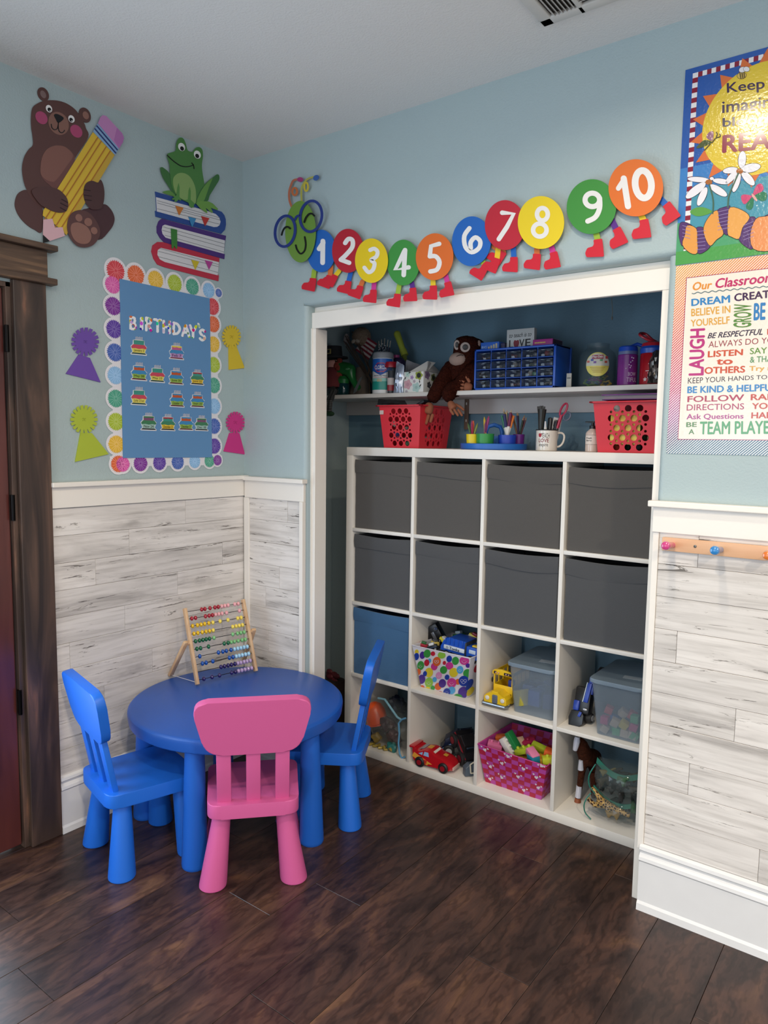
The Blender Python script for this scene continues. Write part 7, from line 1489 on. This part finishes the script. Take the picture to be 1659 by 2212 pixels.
for a, c in zip(rings, rings[1:]):
    for i in range(len(side)): bm.faces.new((a[i], a[(i+1) % len(side)], c[(i+1) % len(side)], c[i]))
bm.faces.new(rings[0]); bm.faces.new(rings[-1][::-1]); obj('body', bm, RDm, t, local=True, ang=.8)
def flat(nm, pts, y, h, par, m=None, th=.0012): return obj(nm, slab(NB(), [Vector((Z(p[0]), Z(y), Z(p[1]))) for p in pts], Vector((0, -1, 0)), 0, th), m or mat(h, .25), par, local=True, smooth=False)
flat('side_window', [(.012, .041), (.032, .040), (.030, .054), (.016, .054)], -.002, '#8FB4DC', t); flat('side_window', [(-.006, .044), (.008, .041), (.010, .052)], -.002, '#8FB4DC', t)
flat('flame_stripe', [(-.030, .030), (-.022, .044), (-.004, .036), (.014, .030), (.044, .018), (.030, .016), (.026, .011), (.014, .016), (.004, .012), (-.002, .020), (-.012, .022)], -.002, '#D99A3A', t); flat('race_number', [(.004, .018), (.024, .016), (.026, .027), (.006, .029)], -.0035, '#B8332A', t)
obj('windscreen', box(NB(), Z(-.004), Z(.004), Z(.008), Z(.050), -.0006, .0006, M=T(Z(.047), 0, Z(.0555)) @ RY(.55)), mat('#D9D3C9', .25), t, local=True); obj('rear_window', box(NB(), Z(-.008), Z(.010), Z(.008), Z(.050), -.0006, .0006, M=T(Z(.0), 0, Z(.0575)) @ RY(-.28)), mat('#8A8F98', .2), t, local=True)
obj('spoiler', box(NB(), Z(-.042), Z(-.022), Z(-.001), Z(W2+.001), Z(.056), Z(.062), bev=.0015), RDm, t, local=True); obj('roof_mark', box(NB(), Z(.016), Z(.032), Z(.018), Z(.040), Z(.0615), Z(.0625)), mat('#C9953A', .3), t, local=True); obj('hood_mark', box(NB(), -.009, .009, -.011, .011, -.0006, .0006, M=T(Z(.078), Z(.03), Z(.0475)) @ RY(.2)), mat('#C9953A', .3), t, local=True)
obj('bumper', box(NB(), Z(.109), Z(.117), Z(.006), Z(.052), Z(.012), Z(.022), bev=.002), mat('#C9A8A0', .25), t, local=True)
for x in (.0, .085):
    for y in (-.003, W2+.003):
        o = obj('wheel', lathe(NB(), [(0, -.006), (.013, -.006), (.017, -.003), (.017, .006), (0, .006)], 22, T(Z(x), Z(y), Z(.017)) @ RXm(PI/2 if y < 0 else -PI/2) @ Matrix.Scale(k, 4) @ Matrix.Scale(-1, 4, (0, 0, 1))), mat('#141416', .5), t, local=True)
        obj('hub_cap', lathe(NB(), [(0, -.0075), (.0085, -.0075), (.0085, -.0062), (0, -.0062)], 16, T(Z(x), Z(y), Z(.017)) @ RXm(PI/2 if y < 0 else -PI/2) @ Matrix.Scale(k, 4) @ Matrix.Scale(-1, 4, (0, 0, 1))), mat('#8A1420', .3), o, local=True)
# ---- other vehicles behind it
def vehicle(nm, lab, M, Ls, Ws, Hs, h1, h2, hub='#A9AEB4', wr=.022):
    t = thing(nm, lab, 'toy truck', tuple(M.translation))
    obj('chassis', box(NB(), -Ls, Ls, -Ws, Ws, -.012, .012, bev=.004, M=M), mat('#17181C', .5), t); obj('body', prism(NB(), [(-Ls, .012), (Ls*.9, .012), (Ls, Hs*.45), (Ls*.55, Hs*.6), (Ls*.25, Hs), (-Ls*.5, Hs), (-Ls*.7, Hs*.5), (-Ls, Hs*.45)], -Ws*.92, Ws*.92, M=M @ RXm(PI/2), bev=.003), mat(h1, .3), t, ang=.5)
    obj('windshield', box(NB(), Ls*.30, Ls*.42, -Ws*.7, Ws*.7, Hs*.66, Hs*.9, bev=.002, M=M), mat('#22303E', .15), t); obj('stripe', box(NB(), -Ls*.98, Ls*.9, -Ws*.94, -Ws*.9, Hs*.2, Hs*.36, M=M), mat(h2, .3), t)
    for sx in (-.62, .62):
        for sy in (-1, 1): wheel(M @ Vector((Ls*sx, Ws*sy, -.008)), M.to_3x3() @ Vector((0, 1, 0)), wr, .022, t, '#141416', hub)
    return t
vehicle('blue_toy_truck', 'dark blue toy truck with chrome wheels standing on end behind the red car', T(.525, .20, .112) @ RZ(.5) @ RY(-.55), .085, .036, .045, '#101A34', '#6A7FA4', '#C9CDD2', .027)
vehicle('black_buggy', 'black toy buggy with red nose tipped up behind the red car', T(.592, .165, .115) @ RZ(-.5) @ RY(.75), .072, .044, .055, '#16161A', '#A3182A', '#8A2030', .03)
vehicle('grey_toy_loader', 'dark slate toy loader piled at the back right of the compartment', T(.655, .22, .130) @ RZ(1.1) @ RY(-.35), .07, .036, .06, '#2A3440', '#46525E', '#2A3038', .021)
t = thing('grey_plane', 'slate toy vehicle with cream roll bars at the right of the red car', 'toy truck', (.672, .09, z0)); Mx = T(.682, .085, z0+.03) @ RZ(.9)
obj('hull', prism(NB(), [(-.05, -.026), (.055, -.026), (.06, 0), (.02, .024), (-.03, .026), (-.05, .01)], -.018, .018, M=Mx @ RXm(PI/2), bev=.003), mat('#4A5663', .4), t, ang=.5)
for a, b3 in (((-.03, -.02, .028), (.01, -.02, .05)), ((.01, -.02, .05), (.05, -.02, .03)), ((-.03, -.02, .028), (-.028, -.024, -.01)), ((.05, -.02, .03), (.052, -.024, -.012)), ((-.028, -.024, -.01), (.052, -.024, -.012)), ((.01, -.02, .05), (.012, -.024, -.01))):
    obj('roll_bar', rod(NB(), Mx @ Vector(a), Mx @ Vector(b3), .0032), mat('#CFC8B4', .4), t)
# ---- pink checked basket of blocks
HZ = .0006+t_; P5 = crop(1020, 1420, 6.505, plane_map((0, .004, .205), (0, -.955, -.297)))
tl, tr, brr, bl = P5(75, 1215), P5(1050, 1530), P5(975, 2105), P5(200, 1850)
bl.z = brr.z = HZ; bl.y = brr.y = .058; top_b = [tl, tr, Vector((tr.x+.012, .30, tr.z+.01)), Vector((tl.x+.008, .30, tl.z+.0))]; open_b = [bl, brr, Vector((brr.x, .26, HZ)), Vector((bl.x, .26, HZ))]
top_b[0].x = max(top_b[0].x, .742)
t = thing('heart_basket', 'pink and red checked basket with white hearts full of building blocks', 'basket', ((tl.x+tr.x)/2, .16, HZ))
PKm = mat('#B8479E', .4); obj('shell', open_box(NB(), open_b, top_b), PKm, t, smooth=False); obj('rim_fold', tube(NB(), top_b, .0026, 6, closed=True), mat('#C03A86', .35), t)
def face(q, u, v): return (q[0]*(1-u)+q[1]*u)*(1-v)+(q[3]*(1-u)+q[2]*u)*v
for (qd, nu, nv, Nf, sh0) in (((open_b[0], open_b[1], top_b[1], top_b[0]), 10, 8, Vector((0, -.955, -.297)), 0), ((open_b[1], open_b[2], top_b[2], top_b[1]), 8, 8, Vector((1, 0, -.1)), 1), ((top_b[3]+Vector((0, -.006, 0)), top_b[2]+Vector((0, -.006, 0)), open_b[2]+Vector((0, -.006, 0)), open_b[3]+Vector((0, -.006, 0))), 10, 8, Vector((0, -1, 0)), 0)):
    bm = NB()
    for i in range(nu):
        for j in range(nv):
            if (i+j+sh0) % 2 == 0: slab(bm, [face(qd, i/nu, j/nv), face(qd, (i+1)/nu, j/nv), face(qd, (i+1)/nu, (j+1)/nv), face(qd, i/nu, (j+1)/nv)], Nf, .0006, .0010)
    obj('check_print', bm, mat('#B01E40', .42), t, smooth=False, kind='stuff')
fq = (open_b[0], open_b[1], top_b[1], top_b[0]); wx_ = (tr.x-tl.x); hx_ = .17
def heart(u, v, s, a):
    pts = [(16*math.sin(b)**3, 13*math.cos(b)-5*math.cos(2*b)-2*math.cos(3*b)-math.cos(4*b)) for b in [2*PI*k/24 for k in range(24)]]
    ca_, sa_ = math.cos(a), math.sin(a)
    return [face(fq, u+(x*ca_-y*sa_)*s/16/wx_, v+(x*sa_+y*ca_)*s/16/hx_) for x, y in pts]
for (u, v, a) in ((.10, .90, .3), (.45, .93, -.4), (.35, .68, .3), (.15, .48, .6), (.68, .72, -.3), (.93, .97, -.5), (.32, .28, -.6), (.60, .45, .1), (.10, .12, .3), (.93, .33, .4), (.70, .12, .3), (.88, .60, .2)):
    o = obj('heart_print', slab(NB(), heart(u, v, .0090, a), Vector((0, -.955, -.297)), .0012, .0015), mat('#E0D3DC', .45), t, smooth=False)
    for du, dv in ((-.045, .07), (.05, .055)): obj('small_heart', slab(NB(), heart(min(.97, max(.03, u+du)), min(.97, v+dv), .0048, -a), Vector((0, -.955, -.297)), .0012, .0015), mat('#E0D3DC', .45), o, smooth=False)
def brick(lab, u, v, y, h, L2=.03, W2_=.016, H2=.012, rz=0, rx=0, ry=0, studs=(3, 2), cn_='building block'):
    L2 *= 1.2; W2_ *= 1.25; H2 *= 1.25
    c = on('y', y, 1020+u/6.505, 1420+v/6.505); M = Matrix.Translation(c) @ RZ(rz) @ RY(ry) @ RXm(rx)
    t = thing('building_block', lab, 'block', tuple(c), 'building blocks in the heart basket'); obj('block', box(NB(), -L2, L2, -W2_, W2_, -H2, H2, bev=.002, M=M), mat(h, .35), t)
    for i in range(studs[0]):
        for j in range(studs[1]):
            obj('stud', lathe(NB(), [(0, 0), (.0065, 0), (.006, .007), (.0045, .009), (0, .009)], 14, M @ T(L2*(-1+(2*i+1)/studs[0]), W2_*(-1+(2*j+1)/studs[1]), H2)), mat(h, .35), t)
brick('white building block leaning under the green one in the heart basket', 500, 1250, .07, '#D3CFCB', .034, .014, .010, .1, .3, .95, (3, 1)); brick('green building block leaning on the white one in the heart basket', 590, 1190, .08, '#1F7A40', .040, .014, .009, .1, .2, .95, (0, 0))
brick('long lime building block across the front of the heart basket', 740, 1300, .06, '#A9B82E', .036, .014, .009, -.1, .2, -.45, (3, 1)); brick('long lime building block on the right side of the heart basket', 1000, 1300, .10, '#9FB02E', .042, .013, .010, .1, -1.2, .22, (3, 1))
brick('pink building block at the left rim of the heart basket', 320, 1240, .07, '#CC6A94', .026, .018, .012, .4, .1, .1, (2, 1)); brick('pink building block roof piece at the front of the heart basket', 850, 1360, .035, '#D27A9C', .022, .014, .012, -.5, .2, .4, (0, 0))
brick('teal building block under the pink roof piece', 860, 1420, .03, '#1F7A92', .02, .014, .012, -.6, .1, 0, (0, 0)); brick('lime building block at the right front corner of the heart basket', 1060, 1440, .035, '#B3B82E', .018, .012, .011, .6, .1, -.1, (1, 1))
brick('orange building block at the back left of the heart basket', 420, 1130, .15, '#C9642A', .022, .014, .010, .3, .1, -.2, (0, 0)); brick('dark pink building block at the middle back of the heart basket', 790, 1200, .14, '#9E2248', .024, .016, .012, .8, .2, -.3, (1, 1))
brick('cream building block beside the green one in the heart basket', 690, 1230, .12, '#C9A890', .026, .014, .012, -.5, .1, .7, (0, 0)); brick('orange building block at the right rim of the heart basket', 1100, 1350, .07, '#CC5A28', .02, .014, .012, .2, .2, .2, (0, 0))
brick('amber building block low at the right of the heart basket', 970, 1440, .06, '#D2922A', .03, .02, .012, .1, .1, .0, (2, 1)); brick('amber building block low in the middle of the heart basket', 700, 1400, .09, '#C9922A', .03, .02, .012, .1, .1, .0, (2, 1)); brick('magenta building block low at the left of the heart basket', 420, 1330, .09, '#A8346A', .03, .02, .012, .1, .1, .0, (2, 1))
brick('red building block low at the back of the heart basket', 600, 1300, .18, '#A82A2A', .04, .03, .012, .3, .1, .0, (2, 2)); brick('green building block low at the back of the heart basket', 900, 1330, .18, '#2A7A3A', .04, .03, .012, .3, .1, .0, (2, 2))
# ---- horse
Q5 = lambda a, b, y=.16: on('y', y, 1200+a/5.53, 1400+b/5.53)
t = thing('toy_horse', 'brown and white toy horse standing behind the zipped bags', 'toy horse', (Q5(400, 1400).x, .2, t_+.0006)); z0 = t_+.0006
HB = fur('#3A1E14', '#4E2A1C', 90); n1 = Q5(270, 1060, .10)
p_body = [(Q5(330, 1230, .13), .030), (Q5(370, 1300, .17), .036), (Q5(470, 1290, .25), .036), (Q5(300, 1130, .115), .024), (Q5(272, 1085, .105), .019), (Q5(245, 1180, .095), .013)]
fl = Q5(330, 1390, .15); foot1 = Vector((fl.x-.012, .14, z0+.008)); p_body += [(Vector((fl.x, .145, fl.z)), .016), (foot1, .0105), (Q5(500, 1400, .27), .016), (Vector((Q5(500, 1400, .27).x, .27, z0+.008)), .011), (Vector((fl.x+.03, .18, fl.z)), .016), (Vector((fl.x+.035, .19, z0+.008)), .0105)]
skin('body', p_body, [(0, 1), (1, 2), (0, 3), (3, 4), (4, 5), (1, 6), (6, 7), (2, 8), (8, 9), (1, 10), (10, 11)], HB, t, 2)
obj('blaze', tube(NB(), [Q5(262, 1060, .085), Q5(255, 1110, .083), Q5(243, 1170, .080), Q5(232, 1215, .082)], [.010, .013, .011, .009], 10), mat('#C3C6D4', .6), t)
bm = NB(); tube(bm, [Vector((fl.x-.008, .138, z0+.07)), Vector((fl.x-.010, .138, z0+.04)), foot1+Vector((0, -.001, .012))], [.0118, .0118, .0118], 10); tube(bm, [Vector((fl.x-.002, .128, fl.z+.025)), Vector((fl.x-.002, .130, fl.z-.015))], [.008, .012], 10); obj('white_stocking', bm, mat('#C3C6D4', .6), t)
obj('hoof', LT([(0, 0), (.014, 0), (.011, .016), (0, .016)], 14, T(foot1.x, foot1.y-.002, z0)), mat('#8A4A2A', .5), t)
for e_ in (-.010, .010): obj('ear', ball(NB(), Q5(285, 1030, .10)+Vector((e_, 0, .012)), .007, 8, .6, .5, 1.5), HB, t)
# ---- zipped bags with animals
FILM = mat('#77827F', .05, spec=1.0, alpha=.24)
def zbag(lab, x0, x1, z0, z1, y0, y1, seed, zip_h, contents):
    t = thing('zip_bag', lab, 'bag', ((x0+x1)/2, (y0+y1)/2, z0)); q = random.Random(seed); N = 16; M_ = 10; bm = NB(); g = {}
    for s in (0, 1):
        for a in range(N+1):
            for b_ in range(M_+1):
                u, v = a/N, b_/M_; e = (math.sin(PI*u)*math.sin(PI*v))**.45 if 0 < a < N and 0 < b_ < M_ else 0
                y = (y0+y1)/2+(-1 if s == 0 else 1)*(y1-y0)/2*e+q.uniform(-.005, .005)*(e > 0)
                rx = .012*math.sin(PI*v); g[s, a, b_] = bm.verts.new((x0-rx+(x1-x0+2*rx)*u+q.uniform(-.003, .003)*(e > 0), y, z0+(z1-z0)*v+q.uniform(-.004, .004)*(e > 0)))
        for a in range(N):
            for b_ in range(M_): bm.faces.new((g[s, a, b_], g[s, a+1, b_], g[s, a+1, b_+1], g[s, a, b_+1]))
    bmesh.ops.remove_doubles(bm, verts=bm.verts, dist=1e-5); obj('film', bm, FILM, t, ang=.7)
    yz = (y0+y1)/2-.02
    bm = NB(); pts = [(x0+(x1-x0)*k/20, yz-.03*math.sin(PI*k/20), z1-.008-.030*math.sin(PI*k/20)) for k in range(21)]
    lo = [bm.verts.new((p[0], p[1]-.004, p[2]-zip_h/2)) for p in pts]; hi = [bm.verts.new((p[0], p[1]+.004, p[2]+zip_h/2)) for p in pts]
    for k in range(20): bm.faces.new((lo[k], lo[k+1], hi[k+1], hi[k]))
    gg = bmesh.ops.extrude_face_region(bm, geom=bm.faces[:]); bmesh.ops.translate(bm, vec=(0, .003, 0), verts=[v for v in gg['geom'] if isinstance(v, bmesh.types.BMVert)])
    obj('zipper_tape', bm, mat('#12705A', .55, bump=.6, bscale=400), t)
    obj('piping', tube(NB(), smooth([(x0+.02, y0+.01, z0+.004), (x0-.004, y0+.006, z0+(z1-z0)*.25), (x0-.006, y0+.004, z0+(z1-z0)*.6), (x0+.012, y0+.02, z1-.006)], 4, False), .0026, 6), mat('#2A7A6A', .4, alpha=.9), t)
    return t
X0, X1 = 1.222, 1.422; zb = t_+.0008
zbag('clear zipped bag of dark animal toys on top of the giraffe bag', X0, X1, zb+.100, zb+.225, .035, .20, 4, .020, None)
zbag('clear zipped bag with a giraffe toy at the bottom right of the shelf', X0-.008, X1, zb, zb+.112, .020, .21, 6, .016, None)
def critter(lab, nm, c, s, h, rz, par_group, h2=None, legs=True, neck=.5, hm=None):
    m = hm or mat(h, .6); M = Matrix.Translation(c) @ RZ(rz); P = lambda x, y, z: M @ Vector((x*s, y*s, z*s))
    o = skin(nm, [(P(0, 0, 0), .30*s), (P(.9, 0, 0), .27*s), (P(1.3, 0, neck), .16*s), (P(1.65, 0, neck*1.1), .13*s), (P(0, .15, -.7), .10*s), (P(.9, .15, -.7), .10*s), (P(0, -.15, -.7), .10*s), (P(.9, -.15, -.7), .10*s), (P(-.5, 0, .1), .05*s)], [(0, 1), (1, 2), (2, 3), (0, 4), (1, 5), (0, 6), (1, 7), (0, 8)], m, None, 1)
    return tag(o, lab, 'toy animal', par_group)
q = random.Random(17)
for k in range(12):
    c = Vector((X0+.03+(k % 4)*.042+q.uniform(-.008, .008), .075+(k//8)*.05+q.uniform(-.01, .01), zb+.130+((k//4) % 3)*.024)); h = ['#1E1F20', '#2E2A26', '#3A3A38', '#22282A', '#4A4436', '#15161A'][k % 6]
    critter(dict(zip(['#1E1F20', '#2E2A26', '#3A3A38', '#22282A', '#4A4436', '#15161A'], ['black', 'dark brown', 'grey', 'slate', 'khaki', 'jet black']))[h]+' plastic animal jumbled in the upper zipped bag', 'toy_animal', c, .036, h, q.uniform(-1.5, 1.5), 'dark animals in the upper zipped bag')
critter('olive plastic animal at the top left of the upper zipped bag', 'toy_animal', Vector((X0+.035, .075, zb+.19)), .03, '#6A6238', .4, 'dark animals in the upper zipped bag'); critter('pale green plastic animal in the middle of the upper zipped bag', 'toy_animal', Vector((X0+.10, .07, zb+.185)), .034, '#4A6A4A', -.6, 'dark animals in the upper zipped bag')
# giraffe lying in the lower bag
gm_ = bpy.data.materials.new('giraffe_skin'); n, L, b = nodes(gm_); g = n.new('ShaderNodeNewGeometry'); v = n.new('ShaderNodeTexVoronoi'); v.feature = 'DISTANCE_TO_EDGE'; v.inputs['Scale'].default_value = 95; L.new(g.outputs['Position'], v.inputs['Vector']); r = ramp(n, [(.10, '#C9A05A'), (.16, '#3A2212')]); L.new(v.outputs['Distance'], r.inputs['Fac']); L.new(r.outputs['Color'], b.inputs['Base Color']); b.inputs['Roughness'].default_value = .5
Y5 = lambda a, b, y: on('y', y, 1200+a/5.53, 1400+b/5.53)
gp = [(Y5(560, 1850, .055), .019), (Y5(640, 1880, .055), .018), (Y5(520, 1770, .05), .010), (Y5(430, 1660, .055), .0075), (Y5(470, 1880, .05), .010), (Y5(370, 1780, .055), .007), (Y5(740, 1930, .05), .011), (Y5(850, 1985, .048), .009), (Y5(890, 2010, .045), .010), (Y5(660, 1960, .05), .008)]
o = skin('toy_giraffe', gp, [(0, 1), (0, 2), (2, 3), (0, 4), (4, 5), (1, 6), (6, 7), (7, 8), (1, 9)], gm_, None, 2); tag(o, 'spotted toy giraffe lying inside the lower zipped bag', 'toy giraffe')
critter('sandy plastic lion lying under the giraffe', 'toy_animal', Y5(640, 1960, .10), .034, '#B8924E', .1, 'animals in the lower zipped bag'); critter('green plastic dinosaur at the right of the lower zipped bag', 'toy_animal', Y5(930, 1900, .07), .038, '#2F6038', 1.9, 'animals in the lower zipped bag', neck=.2)
for k in range(5): critter('black plastic animal at the back of the lower zipped bag', 'toy_animal', Vector((X0+.03+k*.034, .12, zb+.045+.014*(k % 2))), .032, ['#1A1B1C', '#26282A'][k % 2], q.uniform(-1, 1), 'animals in the lower zipped bag')
# ---- clear bag at the lower left
t = thing('toy_bag', 'clear bag with light blue piping full of toys behind the right blue chair', 'bag', (.2, .12, t_+.0006)); q = random.Random(8); bm = NB(); N, M_ = 16, 12; g = {}
for s in (0, 1):
    for a in range(N+1):
        for b_ in range(M_+1):
            u, v = a/N, b_/M_; e = (math.sin(PI*u)*math.sin(PI*v))**.4 if 0 < a < N and 0 < b_ < M_ else 0
            g[s, a, b_] = bm.verts.new((.046+.318*u+q.uniform(-.004, .004)*(e > 0), .14+(-.13 if s == 0 else .13)*e+q.uniform(-.008, .008)*(e > 0), t_+.002+.215*v*(1-.25*abs(u-.45))+q.uniform(-.005, .005)*(e > 0)))
    for a in range(N):
        for b_ in range(M_): bm.faces.new((g[s, a, b_], g[s, a+1, b_], g[s, a+1, b_+1], g[s, a, b_+1]))
bmesh.ops.remove_doubles(bm, verts=bm.verts, dist=1e-5); obj('film', bm, mat('#77827F', .05, spec=1.0, alpha=.2), t, ang=.7)
F1 = crop(750, 1490, 5.53, lambda u, v: on('y', .02, u, v))
obj('piping', tube(NB(), [F1(370, 100), F1(450, 115), F1(530, 230), F1(600, 330), F1(650, 360)], .0055, 8), mat('#6F9AA8', .5), t); obj('piping', tube(NB(), [F1(700, 340), F1(650, 355), F1(615, 400), F1(622, 520), F1(612, 640), F1(625, 760), F1(650, 815), F1(690, 800)], .0045, 8), mat('#5F9AC0', .5), t)
c = on('y', .10, 750+340/5.53, 1490+280/5.53)
t = thing('orange_helmet', 'orange plastic toy helmet inside the clear bag', 'toy helmet', (c.x, .1, c.z-.05)); obj('dome', lathe(NB(), [(.050, -.05), (.052, -.02), (.048, .015), (.034, .042), (.015, .055), (0, .058)], 24, Matrix.Translation(c) @ RY(-.25)), mat('#D8511C', .3), t); obj('brim', lathe(NB(), [(.050, -.05), (.056, -.052), (.056, -.046), (.051, -.044)], 24, Matrix.Translation(c) @ RY(-.25)), mat('#C8481C', .35), t)
for (lab, a, b_, y, s, h, nm) in (('maroon crumpled toy cloth beside the orange helmet', 480, 420, .09, .040, '#3E2020', 'toy_cloth'), ('maroon toy bundle behind the light blue piping', 560, 560, .08, .034, '#4A2626', 'toy_bundle'), ('teal toy figure low in the clear bag', 530, 680, .05, .026, '#226A66', 'toy_figure'), ('gold toy snake head in the clear bag', 350, 570, .06, .024, '#8A7236', 'toy_snake_head'), ('dark slate toy shape left of the gold snake', 250, 560, .06, .030, '#1E2C3A', 'toy_shape'), ('dark navy toy box at the top right of the clear bag', 600, 180, .22, .045, '#0F1A38', 'toy_box')):
    c = on('y', y, 750+a/5.53, 1490+b_/5.53); q = random.Random(a); bm = NB(); bmesh.ops.create_icosphere(bm, subdivisions=3, radius=s)
    for v in bm.verts: v.co = v.co*(1+.22*math.sin(v.co.x*170+a)*math.sin(v.co.z*150+1)+q.uniform(-.05, .05))
    bmesh.ops.transform(bm, matrix=Matrix.Translation(c) @ Matrix.Diagonal((1.1, .8, .95, 1)), verts=bm.verts); tag(obj(nm, bm, mat(h, .4), ang=.6), lab, 'toy')
bm = NB(); pts = [F1(210+k*13, 690+35*math.sin(k*1.1)+k*2.2)+Vector((0, .02+.012*math.cos(k*1.3), 0)) for k in range(24)]
tag(obj('toy_chain', tube(bm, [Vector((p.x, p.y, max(p.z, t_+.008))) for p in pts], .0065, 7), mat('#A08A3E', .35, .2)), 'gold coiled toy chain along the bottom of the clear bag', 'toy chain')
# something red in the dark gap left of the shelf
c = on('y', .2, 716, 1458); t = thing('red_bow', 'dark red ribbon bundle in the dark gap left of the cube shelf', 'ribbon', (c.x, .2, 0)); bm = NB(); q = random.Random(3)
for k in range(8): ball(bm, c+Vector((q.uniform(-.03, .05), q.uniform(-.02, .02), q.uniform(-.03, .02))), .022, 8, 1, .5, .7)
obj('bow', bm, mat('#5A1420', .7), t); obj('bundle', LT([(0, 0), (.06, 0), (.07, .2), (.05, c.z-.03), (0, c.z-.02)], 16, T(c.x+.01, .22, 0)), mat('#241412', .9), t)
